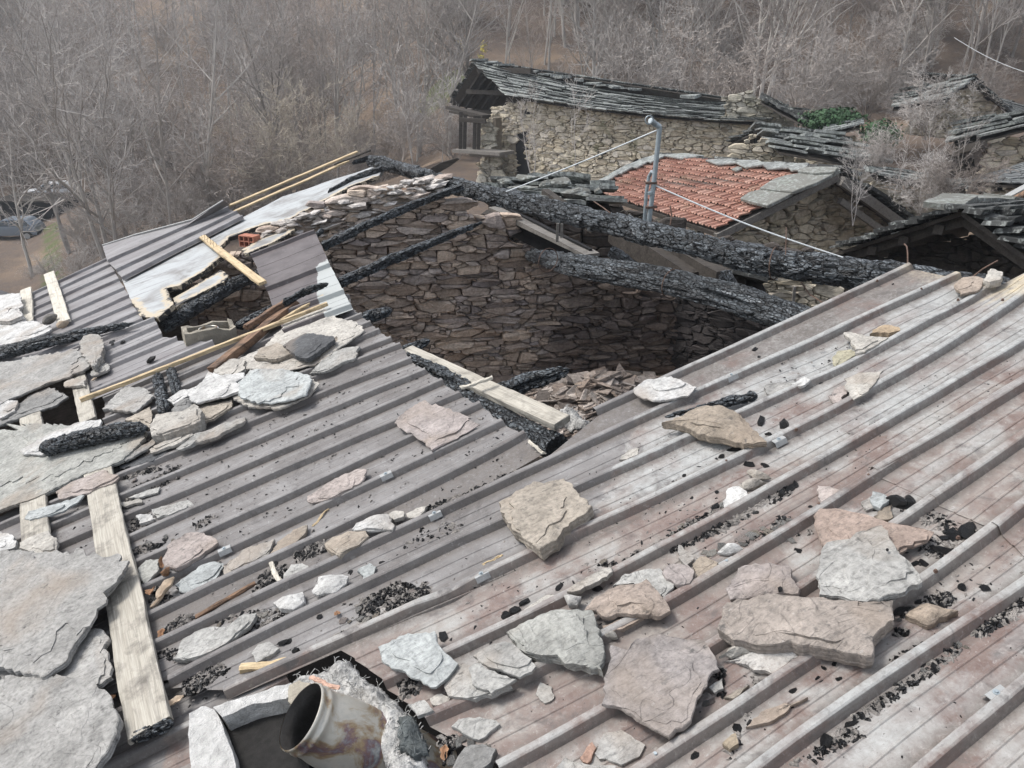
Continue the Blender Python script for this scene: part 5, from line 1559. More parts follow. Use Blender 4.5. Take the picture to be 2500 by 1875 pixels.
def ribbed(name, ribs, h0, mat, hr=.036, cw=.021, sw=.019, n=90, jag=(.006, .010), groove=True, sag=.006, tail=(.10, .10), parent=None, masks=True, dents=(), tears=(), gh=.0035):
    """a ribbed steel sheet on the roof; every rib crest follows a polyline traced in the photo (far ribs first)"""
    F, real = [], []
    for r in ribs:
        if isinstance(r, dict): F.append(None); continue
        p = sorted([tuple(rp(x, y, h0 + hr)[:2]) for x, y in r])
        us, vs_ = [q[0] for q in p], [q[1] for q in p]
        if len(us) > 2:                              # one smooth bend per rib
            cf = np.polyfit(us, vs_, 3 if len(us) > 5 else (2 if len(us) > 3 else 1))
            dc = np.polyder(cf)
            f = lambda u, cf=cf, dc=dc, a=us[0], b=us[-1]: float(np.polyval(cf, u)) if a <= u <= b else float(np.polyval(cf, min(max(u, a), b)) + np.polyval(dc, min(max(u, a), b)) * (u - min(max(u, a), b)))
        else:
            f = lambda u, us=us, vs_=vs_: vs_[0] + (vs_[1] - vs_[0]) * (u - us[0]) / (us[1] - us[0])
        F.append((f, us[0] - (.65 if min(q[0] for q in r) < 0 else 0), us[-1] + (.5 if max(q[0] for q in r) > 2590 else 0))); real.append(F[-1])
    flat = [isinstance(r, dict) for r in ribs]       # a flat line beside rib `of`, where the sheet is cut away
    for i, r in enumerate(ribs):
        if flat[i]:
            g = real[r['of']][0]
            F[i] = ((lambda u, g=g, d=r['dv']: g(u) + d), rp(*r['left'], h0).x, rp(*r['right'], h0).x)
    foot = [0.0 if q else sw for q in flat]; back = [0.0 if q else cw + sw * .8 for q in flat]
    cols = []                     # (rib a, rib b, fraction, dv from crest edge, height)
    k = len(F)
    for i in range(k):
        if flat[i]:
            cols.append((i, i, 0, 0, 0)); continue
        if i == 0 and tail[0]:
            cols.append((0, 0, 0, cw + sw * .8 + tail[0], 0.0))
        cols += [(i, i, 0, cw + sw * .8, 0.0), (i, i, 0, cw + .003, hr - .002), (i, i, 0, cw - .002, hr), (i, i, 0, .003, hr), (i, i, 0, -.003, hr - .003), (i, i, 0, -sw, 0.0)]
        if i < k - 1 and groove and not flat[i + 1]:
            for fr in (1 / 3, 2 / 3):
                for dv, z in ((.006, 0), (.002, gh), (-.002, gh), (-.006, 0)): cols.append((i, i + 1, fr, dv, z))
        elif i == k - 1 and tail[1]:
            cols.append((i, i, 0, -sw - tail[1], 0.0))
    if True:
        c2 = []
        for q in range(len(cols)):
            c2.append(cols[q])
            a_, b_ = cols[q][0], cols[q + 1][0] if q + 1 < len(cols) else None
            if b_ is not None and groove and flat[a_] and b_ == a_ + 1 and cols[q][1] == a_:
                for fr in (1 / 3, 2 / 3):
                    for dv, z in ((.006, 0), (.002, gh), (-.002, gh), (-.006, 0)): c2.append((a_, b_, fr, dv, z))
        cols = c2
    sd = random.uniform(0, 90)
    rows = n + 1
    vs, bn, wh, ye, cr_, ft_ = [], [], [], [], [], []
    for (a, b, fr, dv, z) in cols:
        fa, a0, a1 = F[a]; fb, b0, b1 = F[b]
        u0 = a0 + (b0 - a0) * fr; u1 = a1 + (b1 - a1) * fr
        key = fa((u0 + u1) / 2) + dv + fr * .1
        u0 += jag[0] * (mnoise.noise(Vector((key * 30, sd, 0))) + .6 * mnoise.noise(Vector((key * 75, sd, 2))))
        u1 += jag[1] * (mnoise.noise(Vector((key * 28, sd, 5))) + .7 * mnoise.noise(Vector((key * 80, sd, 7))))
        for j in range(rows):
            u = u0 + (u1 - u0) * j / n
            va, vb = fa(u) - foot[a], fb(u) + back[b]
            v = fa(u) + dv if a == b else va + (vb - va) * fr + dv
            zz = h0 + z + sag * (mnoise.noise(Vector((u * 1.1, v * 2.2, sd))) + .5 * mnoise.noise(Vector((u * 3.5, v * 5, sd))))
            for du, dvv, rr, dz in dents:
                q = ((u - du) / rr) ** 2 + ((v - dvv) / (rr * .45)) ** 2
                if q < 1: zz += dz * (1 - q) ** 2
            v += .0025 * mnoise.noise(Vector((u * 3, a * 1.7 + b * .3, sd)))
            vs.append((u, v, zz))
            if masks: bn.append(zb(u, v)); wh.append(max(zw(u, v), zw2(u, v) * .7)); ye.append(zy(u, v)); cr_.append(max(0, z) / hr); ft_.append(1.0 if z == 0 and fr == 0 else (.45 if z > hr * .2 and z < hr else 0.0))
    fs = [(c * rows + j, (c + 1) * rows + j, (c + 1) * rows + j + 1, c * rows + j + 1) for c in range(len(cols) - 1) for j in range(n)]
    if tears:
        fs = [f for f in fs if not any(inside(t, sum(vs[i][0] for i in f) / 4, sum(vs[i][1] for i in f) / 4) for t in tears)]
    me = mesh(vs, fs, name)
    if not masks: me.attributes.new('hot', 'FLOAT', 'POINT').data.foreach_set('value', [zh(q[0], q[1]) for q in vs] if mat is M['darksheet'] else [0.0] * len(vs))
    if masks:
        for nm, d in (('burn', bn), ('white', wh), ('yellow', ye), ('crest', cr_), ('foot', ft_)):
            me.attributes.new(nm, 'FLOAT', 'POINT').data.foreach_set('value', d)
    o = link(name, me, mat, parent, MR if parent is None else None)
    md = o.modifiers.new('thickness', 'SOLIDIFY'); md.thickness = .0022; md.offset = 1
    return o

def tear(pts, h=0.0): return [tuple(rp(x, y, h)[:2]) for x, y in pts]

RA = [[(850, 718), (250, 971)], [(857, 743), (250, 998)], [(881, 765), (250, 1024)], [(904, 784), (250, 1050)], [(926, 803), (250, 1076)], [(955, 822), (250, 1102)],
      [(978, 838), (750, 924), (494, 1030), (60, 1212)], [(1004, 874), (750, 970), (424, 1105), (296, 1154), (-60, 1305)], [(1040, 899), (540, 1108), (304, 1203), (-60, 1360)],
      [(1080, 926), (750, 1068), (451, 1202), (293, 1257), (-80, 1420)], [(1122, 956), (750, 1118), (470, 1243), (315, 1306), (-80, 1490)], [(1173, 982), (750, 1179), (508, 1299), (331, 1367), (-80, 1550)],
      [(1227, 1025), (1070, 1097), (750, 1249), (562, 1337), (353, 1427), (-80, 1625)], [(1282, 1055), (1157, 1119), (926, 1240), (603, 1381), (367, 1500), (100, 1630)]]
sA = ribbed('roof_sheet', RA, 0.0, M['sheet'], jag=(.004, .016), sag=.006, tail=(.04, .19), n=120, gh=.0016)
tag(sA, 'wide brown grey ribbed roof sheet torn along its upper right edge above the pit', 'roof sheet')
RAu = [[(376, 774), (200, 844)], [(384, 792), (200, 872)], [(394, 813), (200, 898)], [(430, 822), (190, 925)], [(520, 832), (190, 968)]]
tag(ribbed('roof_sheet', RAu, 0.012, M['oldsheet'], hr=.034, cw=.024, sw=.022, jag=(.004, .006), tail=(.02, .10), masks=False, n=40), 'grey ribbed sheet corner between the charred pole and the small chimney block', 'roof sheet')
RB = [[(2144, 754), (1900, 873), (1775, 925), (1509, 1033), (1352, 1104), (1076, 1254), (750, 1398), (475, 1522), (386, 1564), (60, 1720)],
      [(2442, 681), (2339, 734), (2247, 791), (2036, 897), (1900, 970), (1691, 1052), (1408, 1185), (1227, 1269), (913, 1408), (603, 1551), (409, 1665)],
      [(2600, 640), (2500, 710), (2361, 804), (2239, 886), (2095, 975), (1900, 1068), (1707, 1155), (1531, 1231), (1195, 1402), (913, 1515), (543, 1687)],
      [(2640, 745), (2500, 834), (2253, 975), (2090, 1070), (1900, 1169), (1761, 1252), (1618, 1338), (1492, 1402), (1268, 1507), (1083, 1582), (935, 1664)],
      [(2640, 840), (2500, 927), (2402, 1000), (2242, 1087), (2141, 1146), (1986, 1248), (1806, 1355), (1626, 1470), (1329, 1637), (1036, 1742), (800, 1850)],
      [(2640, 965), (2500, 1068), (2361, 1157), (2272, 1222), (2200, 1270), (1946, 1440), (1735, 1572), (1500, 1727), (1217, 1870), (1000, 1985)],
      [(2640, 1110), (2500, 1228), (2423, 1293), (2315, 1374), (2185, 1457), (1997, 1591), (1864, 1680), (1636, 1836), (1400, 1985)],
      [(2640, 1320), (2500, 1431), (2415, 1487), (2253, 1585), (2158, 1650), (1900, 1848), (1750, 1960)],
      [(2640, 1560), (2500, 1675), (2432, 1726), (2263, 1875), (2150, 1970)],
      [(2700, 1760), (2560, 1880), (2480, 1960)]]
RB[0] = [(2340, 664), (2253, 704)] + RB[0]
RB = [[(2224, 643), (1900, 797), (1634, 914), (1547, 955), (1455, 1001)], dict(of=1, dv=.062, left=(1300, 1078), right=(2300, 672))] + RB[:3] + [dict(of=3, dv=-.034, left=(838, 1604), right=(2640, 690))] + RB[3:]
RB[7] = RB[7][:-1]
RB[8] = RB[8][:-1]
bl_ = rp(1990, 842, .03); bl2 = rp(2080, 800, .03)
sB = ribbed('roof_sheet', RB, 0.006, M['sheet'], jag=(.006, .010), tail=(.012, .15), n=170, sag=.006, 
            dents=[(bl_.x, bl_.y - .11, .5, -.03), (rp(1090, 1466).x, rp(1090, 1466).y, .16, -.018), (rp(2290, 730).x, rp(2290, 730).y - .1, .35, -.02)])
tag(sB, 'long pink and white burnt ribbed sheet running from the flue pipe up to the ridge', 'roof sheet')
RC = [[(2640, 838), (2500, 925), (2402, 998), (2242, 1085), (2139, 1145)], [(2640, 963), (2500, 1066), (2361, 1155), (2284, 1214)], [(2660, 1098), (2500, 1226), (2440, 1285)], [(2700, 1275), (2560, 1385)]]
tag(ribbed('roof_sheet', RC, 0.013, M['sheet'], jag=(.001, .001), tail=(.012, .05), n=50, sag=.004), 'overlapping pink sheet at the right edge, its lower end a dark line', 'roof sheet')
RL = [[(560, 1600), (409, 1683), (-60, 1905)], [(700, 1655), (470, 1764), (200, 1900)], [(760, 1730), (560, 1830), (420, 1900)], [(800, 1810), (640, 1890), (500, 1960)]]
tag(ribbed('roof_sheet', RL, -.045, M['sheet'], jag=(.004, .004), tail=(.18, .25), n=40), 'dark ribbed sheet underneath, showing between the bottom plank and the whitewashed block', 'roof sheet')
# older sheets on the far left
RD = [[(260, 631), (70, 718)], [(269, 644), (55, 742)], [(280, 662), (40, 770)], [(289, 680), (20, 800)], [(302, 700), (0, 833)], [(313, 720), (0, 858)], [(322, 739), (-20, 890)], [(335, 759), (-20, 915)], [(347, 776), (-20, 938)]]
tag(ribbed('corrugated_sheet', RD, .0, M['oldsheet'], hr=.032, cw=.022, sw=.020, jag=(.003, .006), groove=False, tail=(.05, .06), masks=False, n=40), 'grey fine ribbed sheet under the two bleached planks at the upper left', 'roof sheet')
RE = [[(557, 504), (262, 634)], [(578, 514), (283, 657)], [(592, 526), (297, 676)]]
tag(ribbed('corrugated_sheet', RE, .05, M['oldsheet'], hr=.04, cw=.026, sw=.022, jag=(.002, .006), groove=False, tail=(.03, .02), masks=False, n=40), 'narrow three ribbed grey sheet lying on the pale insulation panel', 'roof sheet')
def flat_sheet(name, pts, h, mat, label, cat, th=.012, lip=None, edge=None, nsub=5, parent=None, hs=None):
    """a flat panel on the roof, outline traced in the photo"""
    P = [rp(x, y, (hs[i] if hs else h)) for i, (x, y) in enumerate(pts)]
    bm = bmesh.new()
    v = [bm.verts.new(p) for p in P]
    bm.faces.new(v)
    bmesh.ops.triangulate(bm, faces=bm.faces)
    bmesh.ops.subdivide_edges(bm, edges=bm.edges[:], cuts=nsub, use_grid_fill=True)
    if edge is not None:
        A = np.array([p[:2] for p in P]); B = np.roll(A, -1, 0)
        val = []
        for q in bm.verts:
            e = B - A; t = np.clip(((np.array(q.co[:2]) - A) * e).sum(1) / (e * e).sum(1), 0, 1)
            d = np.sqrt((((A + e * t[:, None]) - np.array(q.co[:2])) ** 2).sum(1))
            d = min(d[i] for i in edge)
            val.append(max(0, 1 - d / .22))
            if d < 1e-4:
                q.co.x += .02 * mnoise.noise(q.co * 14); q.co.y += .02 * mnoise.noise(q.co * 14 + Vector((5, 5, 5)))
            q.co.z += .012 * mnoise.noise(q.co * 2.2)
    me = from_bm(bm, name)
    if edge is not None: me.attributes.new('edge', 'FLOAT', 'POINT').data.foreach_set('value', val)
    bm = bmesh.new(); bm.from_mesh(me); bmesh.ops.recalc_face_normals(bm, faces=bm.faces)
    if sum(f.normal.z for f in bm.faces) < 0: bmesh.ops.reverse_faces(bm, faces=bm.faces)
    bm.to_mesh(me); bm.free()
    o = link(name, me, mat, None, MR)
    md = o.modifiers.new('thickness', 'SOLIDIFY'); md.thickness = th; md.offset = -1
    return tag(o, label, cat)
flat_sheet('flat_sheet', [(250, 599), (330, 573), (470, 536), (545, 489), (562, 500), (440, 562), (262, 638)], .06, M['oldsheet'], 'loose flat grey sheet tilted up behind the three ribbed sheet', 'metal sheet', .006, hs=[.02, .08, .10, .22, .10, .06, .05])
m = MB(); m.tube([MR @ rp(250, 599, .03), MR @ rp(330, 573, .09), MR @ rp(470, 536, .11), MR @ rp(545, 489, .23)], .012, 6); 
tag(m.build('rolled_strip', M['zinc']), 'pale rolled strip along the upper edge of the loose flat sheet', 'metal strip')
EB = [(298, 682), (420, 622), (596, 528), (690, 480), (800, 444), (905, 408), (935, 412), (925, 428), (850, 458), (735, 520), (690, 540), (650, 545), (560, 580), (540, 600), (548, 622), (500, 662), (438, 695), (405, 703), (425, 742), (385, 776), (342, 772), (320, 735)]
flat_sheet('insulation_panel', EB, .025, M['board'], 'pale blue white insulation panel with burnt crumbling lower edge, running up to the gable peak', 'insulation panel', .05, edge=list(range(7, 21)), nsub=7)
flat_sheet('insulation_panel', [(420, 728), (470, 700), (540, 660), (560, 672), (545, 690), (450, 735), (428, 748)], -.035, M['board'], 'lower broken strip of pale panel with a sooty edge above the black hole', 'insulation panel', .04, edge=list(range(7)), nsub=6)
flat_sheet('insulation_panel', [(590, 610), (620, 590), (690, 562), (715, 548), (722, 556), (690, 580), (640, 604), (600, 622)], .02, M['board'], 'narrow peeling white strip above the torn brown fragment', 'insulation panel', .03, edge=list(range(8)), nsub=5)
RH = [[(768, 562), (690, 590), (612, 622)], [(803, 640), (648, 702)], [(838, 706), (674, 766)], [(856, 742), (690, 806)]]
tag(ribbed('roof_sheet', RH, .05, M['darksheet'], hr=.04, jag=(.010, .008), tail=(.02, .02), n=40, sag=.012, masks=False), 'torn dark brown ribbed fragment standing over the black hole left of the gable wall', 'roof sheet')
# ------------------------------------------------------------------ stones lying on the roof
C_ = .042   # rib crest height
SL = [
 ('a3', [(-330, 330), (0, 232), (300, 200), (560, 150), (640, 195), (600, 260), (560, 290), (420, 330), (330, 370), (180, 430), (0, 515), (-300, 640)], .035, .085, 'grey', 'big grey slab under the long charred pole at the left edge'),
 ('a3', [(-260, 700), (0, 690), (130, 690), (340, 700), (520, 700), (700, 720), (900, 700), (990, 700), (970, 750), (830, 890), (740, 930), (560, 990), (400, 1070), (250, 1140), (0, 1230), (-260, 1300)], .04, .055, 'green', 'big lichen speckled slab at the left edge carrying the charred billet'),
 ('a3', [(135, 830), (330, 720), (520, 640), (680, 615), (660, 680), (420, 800), (270, 855), (150, 850)], .02, .10, 'white', 'narrow white slab beneath the charred billet'),
 ('a3', [(375, 1110), (470, 1050), (700, 960), (770, 1000), (805, 1005), (770, 1040), (560, 1120), (400, 1155)], .025, .07, 'rose', 'pinkish pointed slab across the top of the long weathered plank'),
 ('a3', [(165, 1290), (190, 1240), (370, 1190), (570, 1130), (520, 1180), (420, 1240), (200, 1300)], .014, .075, 'blue', 'thin blue grey slate lying across the shorter weathered plank'),
 ('a4', [(-260, 200), (0, 190), (150, 190), (400, 210), (700, 245), (850, 280), (800, 370), (700, 480), (610, 580), (600, 680), (540, 770), (470, 870), (440, 940), (300, 1040), (180, 1020), (0, 975), (-260, 960)], .045, .125, 'grey', 'biggest flat grey slab at the left edge, overlapping the long weathered plank'),
 ('a4', [(0, 960), (250, 960), (470, 860), (600, 710), (700, 730), (735, 790), (700, 830), (750, 1040), (620, 1135), (470, 1110), (250, 1080), (0, 1090)], .035, .075, 'grey', 'grey slab sandwiched between the two biggest slabs at the lower left'),
 ('a4', [(-220, 1080), (0, 1080), (240, 1090), (470, 1110), (630, 1140), (760, 1250), (800, 1310), (780, 1440), (720, 1560), (640, 1659), (600, 1820), (-200, 1820)], .05, .10, 'grey', 'rounded grey slab in the bottom left corner'),
 ('a3', [(-60, 1400), (0, 1375), (60, 1390), (115, 1440), (100, 1480), (0, 1510), (-60, 1500)], .05, .045, 'white', 'white stone lump at the left edge above the biggest slab'),
 ('a3', [(130, 1450), (190, 1420), (330, 1370), (385, 1420), (390, 1520), (260, 1530), (130, 1490)], .03, .095, 'pale', 'pale slab lying on the lower end of the shorter weathered plank'),
 ('a1', [(-100, 1180), (0, 1160), (100, 1150), (130, 1190), (125, 1250), (150, 1300), (60, 1335), (-100, 1330)], .09, .06, 'white', 'bright white boulder at the left edge beside the smaller bleached plank'),
 ('a1', [(-100, 1350), (0, 1345), (230, 1335), (350, 1390), (290, 1425), (150, 1470), (0, 1500), (-100, 1510)], .04, .06, 'white', 'bright white flat stone above the charred pole at the left edge'),
 ('a3', [(-80, 640), (-80, 560), (100, 540), (190, 460), (330, 400), (460, 460), (380, 520), (200, 580), (0, 660)], .03, .06, 'mid', 'dark grey slab crossing the upper end of the shorter plank'),
 ('a3', [(-60, 560), (0, 500), (60, 490), (120, 495), (100, 560), (0, 610)], .03, .09, 'white', 'white chip at the left edge on top of the dark grey slab'),
 ('a3', [(430, 370), (470, 340), (580, 350), (575, 390), (450, 395)], .02, .085, 'pale', 'small pale chip on top of the short upper plank'),
 ('a1', [(535, 1490), (560, 1440), (610, 1425), (660, 1445), (690, 1500), (680, 1570), (640, 1650), (590, 1610), (545, 1540)], .06, .07, 'light', 'round light grey stone leaning on the charred pole'),
 ('a3', [(610, 300), (700, 225), (740, 260), (720, 290), (620, 330)], .02, .05, 'grey', 'small grey wedge below the round light stone'),
 ('A', [(0, 800), (190, 605), (340, 605), (465, 690), (300, 825), (100, 820)], .03, .045, 'grey', 'five sided grey slab just below the long raw batten'),
 ('A', [(200, 900), (430, 780), (440, 960), (400, 980), (300, 930)], .03, .03, 'warm', 'buff triangular stone below the five sided grey slab'),
 ('A', [(425, 985), (480, 850), (640, 830), (800, 820), (830, 760), (880, 800), (885, 900), (840, 940), (600, 1020), (440, 1050)], .10, .02, 'pale', 'thick buff block with a white end, right of the charred billet'),
 ('A', [(580, 720), (700, 640), (780, 630), (800, 680), (750, 700), (640, 770)], .03, .07, 'white', 'white stone beside the charred stumps'),
 ('A', [(620, 820), (700, 720), (790, 700), (820, 770), (800, 820), (650, 830)], .03, .08, 'mid', 'dull grey stone behind the thick buff block'),
 ('A', [(760, 640), (900, 560), (960, 465), (1050, 500), (1280, 480), (1290, 520), (1200, 560), (1250, 630), (1100, 690), (860, 750), (800, 740)], .02, .09, 'white', 'large near white slab left of the pale blue one'),
 ('A', [(1000, 490), (1040, 370), (1200, 350), (1285, 360), (1280, 440), (1200, 490), (1080, 500)], .04, .06, 'pale', 'cream stone under the dark half burnt timber'),
 ('A', [(1170, 700), (1240, 640), (1500, 690), (1850, 640), (1880, 535), (1950, 575), (1850, 690), (1640, 785), (1560, 805), (1320, 780)], .018, .055, 'pale', 'slab peeping out from beneath the pale blue slab'),
 ('A', [(1210, 580), (1290, 510), (1330, 450), (1660, 450), (1860, 500), (1880, 560), (1830, 680), (1700, 720), (1500, 755), (1330, 710), (1220, 680), (1240, 630)], .018, .09, 'blue', 'large pale blue slab with a crack across it, on the brown sheet'),
 ('A', [(860, 770), (1170, 720), (1165, 780), (1000, 890), (900, 915)], .02, .04, 'warm', 'buff slab tucked under the near white slab'),
 ('p', [(585, 875), (640, 850), (700, 790), (720, 768), (790, 753), (820, 775), (870, 785), (888, 806), (850, 835), (770, 890), (700, 905), (600, 900)], .022, .05, 'pale', 'largest pale slab at the top of the brown sheet, under the dark grey stone'),
 ('A', [(1360, 340), (1420, 260), (1560, 220), (1620, 240), (1700, 310), (1560, 360)], .04, .075, 'warm', 'layered brown edged stone left of the dark grey stone'),
 ('A', [(1620, 230), (1700, 180), (1830, 120), (2080, 150), (2085, 180), (1940, 290), (1850, 345), (1760, 340)], .05, .085, 'dark', 'dark grey block with a white patch on the largest pale slab'),
 ('B', [(20, 490), (60, 440), (150, 330), (320, 260), (470, 240), (430, 350), (300, 400), (150, 470)], .02, .045, 'light', 'light grey slab hanging over a rib right of the pale blue slab'),
 ('B', [(90, 290), (200, 200), (310, 120), (260, 280), (110, 370)], .025, .04, 'warm', 'buff slab right of the dark grey block'),
 ('A', [(190, 1260), (350, 1140), (520, 1040), (545, 1060), (430, 1150), (205, 1275)], .014, .06, 'mid', 'thin grey slate on edge, leftmost of three slates along a rib'),
 ('A', [(420, 1170), (600, 1080), (800, 1020), (820, 1040), (700, 1110), (440, 1200)], .02, .055, 'pale', 'thin cream slate, middle of three slates along a rib'),
 ('A', [(660, 1160), (760, 1080), (1080, 950), (1290, 880), (1275, 930), (1000, 1070), (690, 1170)], .02, .045, 'light', 'long thin pale slate, rightmost of three slates along a rib'),
 ('A', [(150, 1330), (420, 1215), (640, 1150), (540, 1230), (200, 1340)], .015, .02, 'dark', 'dark brown slate under the three thin slates'),
 ('B', [(785, 930), (840, 860), (1010, 740), (1090, 770), (1170, 795), (1320, 860), (1420, 890), (1500, 915), (1555, 945), (1480, 990), (1350, 1070), (1250, 1110), (1120, 1185), (1050, 1100), (980, 1060), (860, 990)], .012, .045, 'pink', 'thin pinkish purple slab in the middle of the brown sheet near the torn edge'),
 ('B', [(0, 1590), (130, 1510), (250, 1430), (440, 1350), (530, 1345), (520, 1420), (480, 1475), (190, 1620), (40, 1650), (0, 1640)], .015, .03, 'rose', 'pale rose sliver of slate alone in a valley of the brown sheet'),
 ('C', [(440, 340), (560, 310), (770, 262), (825, 305), (690, 370), (490, 425), (450, 380)], .022, .02, 'light', 'oblong grey slate near the long plank, right of a small white chip'),
 ('C', [(305, 400), (440, 380), (480, 430), (340, 475)], .02, .01, 'white', 'small white chip touching the oblong grey slate'),
 ('C', [(235, 240), (400, 170), (520, 140), (500, 190), (330, 240)], .012, .01, 'light', 'light flake in the crumbs beside the top of the long plank'),
 ('C', [(165, 285), (340, 250), (360, 280), (210, 320)], .014, .01, 'pale', 'small pale flake beside the charred notch of the long plank'),
 ('C', [(540, 820), (600, 650), (740, 560), (860, 545), (990, 590), (1035, 640), (960, 700), (800, 800), (670, 880), (560, 860)], .03, .035, 'rose', 'rose and cream slab with an orange stain, above the orange leaf'),
 ('C', [(320, 870), (390, 800), (510, 790), (500, 900), (380, 1010), (340, 960)], .02, .015, 'green', 'grey green stone with a tan patch beside the long plank'),
 ('C', [(650, 1030), (900, 840), (1010, 810), (1090, 830), (1050, 920), (980, 1010), (760, 1100), (690, 1080)], .016, .012, 'blue', 'blue grey slate with a tan spot, right of the curled dry leaf'),
 ('C', [(1080, 850), (1300, 690), (1550, 610), (1530, 680), (1490, 760), (1100, 930)], .016, .012, 'light', 'speckled light slate between the spotted slate and the grey spear of stone'),
 ('C', [(1510, 740), (1570, 640), (1720, 530), (1840, 480), (1830, 560), (1700, 670)], .016, .016, 'warm', 'grey spear shaped slate pointing up a valley'),
 ('D', [(150, 650), (230, 590), (400, 545), (530, 540), (560, 590), (440, 680), (290, 765), (180, 700)], .05, .01, 'warm', 'rough buff cobble below the clean cream chip'),
 ('D', [(400, 530), (440, 470), (600, 400), (720, 385), (790, 490), (770, 530), (550, 540)], .012, .05, 'white', 'clean cream white chip on top of the buff cobble'),
 ('D', [(720, 400), (780, 360), (870, 365), (870, 410), (780, 440)], .02, .02, 'pale', 'small buff chip right of the clean cream chip'),
 ('D', [(890, 380), (980, 330), (1080, 310), (1040, 380), (990, 435), (900, 410)], .025, .01, 'pale', 'layered pale chip just left of a rib clip'),
 ('C', [(630, 1690), (720, 1520), (830, 1450), (1000, 1400), (1150, 1420), (1280, 1290), (1385, 1275), (1330, 1380), (1200, 1490), (960, 1640), (850, 1680)], .03, .02, 'light', 'long speckled slab with a pale upturned rim, right of the long plank'),
 ('C', [(1530, 1190), (1620, 1130), (1800, 1085), (1820, 1180), (1720, 1250), (1600, 1240)], .035, .01, 'white', 'knobbly white stone left of the flat white chip'),
 ('D', [(40, 1075), (100, 950), (250, 935), (370, 945), (350, 1010), (270, 1080), (100, 1115), (50, 1100)], .016, .03, 'white', 'flat white chip right of the knobbly white stone'),
 ('C', [(1630, 930), (1700, 840), (1800, 830), (1870, 890), (1750, 970), (1640, 1000)], .012, .01, 'light', 'light grey flake beside a short stub of lath'),
 ('D', [(460, 880), (560, 830), (620, 860), (600, 950), (520, 990)], .012, .01, 'blue', 'pale blue flake leaning on a rib, right of the flat white chip'),
 ('C', [(1340, 1640), (1400, 1560), (1510, 1540), (1590, 1590), (1500, 1660), (1380, 1720)], .03, .005, 'grey', 'grey stone beside the short raw stub near the flue pipe'),
 ('p', [(1217, 1225), (1301, 1176), (1327, 1181), (1377, 1167), (1406, 1195), (1446, 1235), (1424, 1257), (1390, 1275), (1345, 1322), (1318, 1342), (1280, 1316), (1240, 1275)], .075, .02, 'warm', 'big thick buff slab in the centre where the brown sheet meets the pink one'),
 ('E', [(910, 545), (1000, 480), (1250, 435), (1380, 490), (1480, 530), (1400, 610), (1150, 655), (1000, 635), (920, 590)], .016, .06, 'white', 'clean white slab at the edge of the pit'),
 ('E', [(1160, 860), (1280, 820), (1400, 770), (1550, 715), (1720, 715), (1850, 770), (1950, 860), (2040, 970), (2110, 1025), (1900, 1045), (1700, 995), (1480, 960), (1420, 915), (1280, 870)], .045, .05, 'tan', 'leaf shaped tan stone with a dark scorched end, beside the burnt stick'),
 ('E', [(780, 1190), (860, 1100), (960, 1085), (950, 1140), (850, 1185)], .012, .03, 'pale', 'curled pale flake on the border of the white burn mark'),
 ('F', [(590, 700), (660, 700), (800, 740), (990, 750), (900, 810), (780, 880), (690, 885), (650, 790)], .03, .025, 'pale', 'cream boomerang shaped stone high on the white sheet'),
 ('F', [(820, 720), (900, 660), (960, 640), (1090, 660), (1100, 690), (1000, 715)], .035, .01, (0.326, 0.252, 0.170), 'small orange stone above the cream boomerang stone'),
 ('F', [(485, 930), (540, 870), (650, 860), (720, 900), (600, 970), (500, 1030)], .014, .015, (0.333, 0.311, 0.229), 'yellowish rounded slate below the cream boomerang stone'),
 ('F', [(595, 1120), (720, 1070), (880, 1065), (950, 1045), (860, 1150), (780, 1260), (680, 1310), (620, 1220)], .012, .045, 'pale', 'cream triangular slate pointing down to a rib of the white sheet'),
 ('F', [(450, 1280), (500, 1220), (600, 1180), (620, 1250), (500, 1350)], .012, .015, 'rose', 'pink tinged flake left of the cream triangular slate'),
 ('F', [(110, 1165), (240, 1105), (290, 1130), (200, 1190)], .016, .03, 'white', 'small white chip above the burnt stick end'),
 ('b4', [(455, 955), (480, 930), (640, 920), (650, 960), (540, 1020), (480, 1000)], .02, .01, 'grey', 'grey chip between the burnt stick and the small white chip'),
 ('E', [(1925, 1290), (2030, 1305), (2150, 1350), (1990, 1360)], .01, .02, 'pale', 'upper thin flake of a stack of flakes below the leaf shaped stone'),
 ('E', [(1860, 1420), (1940, 1390), (2040, 1370), (2105, 1400), (1990, 1440), (1900, 1450)], .012, .015, 'pale', 'lower thin flake of a stack of flakes below the leaf shaped stone'),
 ('E', [(1710, 1560), (1800, 1430), (1880, 1430), (1940, 1530), (1720, 1630)], .012, .01, 'white', 'white flake leaning on a rib under the stack of flakes'),
 ('c3', [(790, 300), (830, 255), (940, 255), (1100, 280), (1260, 330), (1500, 380), (1605, 410), (1560, 470), (1390, 545), (1250, 600), (850, 500), (800, 380)], .022, .045, (0.296, 0.233, 0.196), 'tan slab with an orange right tip, under the big blue grey slab'),
 ('c3', [(820, 700), (840, 540), (880, 480), (1000, 460), (1150, 400), (1250, 360), (1350, 520), (1460, 640), (1525, 745), (1340, 830), (1150, 880), (1000, 850), (830, 830)], .035, .075, 'light', 'big blue grey slab on the right, leaning on the tan slab'),
 ('c3', [(140, 1060), (200, 890), (380, 850), (520, 820), (650, 840), (860, 850), (1050, 880), (1130, 880), (1330, 870), (1335, 1000), (1220, 1100), (1190, 1250), (1000, 1230), (800, 1190), (600, 1160), (400, 1170), (250, 1140)], .062, .03, (0.274, 0.240, 0.211), 'long thick layered block on the right, longest stone on the pink sheet'),
 ('c3', [(195, 790), (290, 700), (300, 650), (500, 620), (620, 640), (690, 830), (560, 830), (400, 850), (230, 870)], .02, .045, 'pink', 'pinkish grey slab carrying one coal, behind the long thick block'),
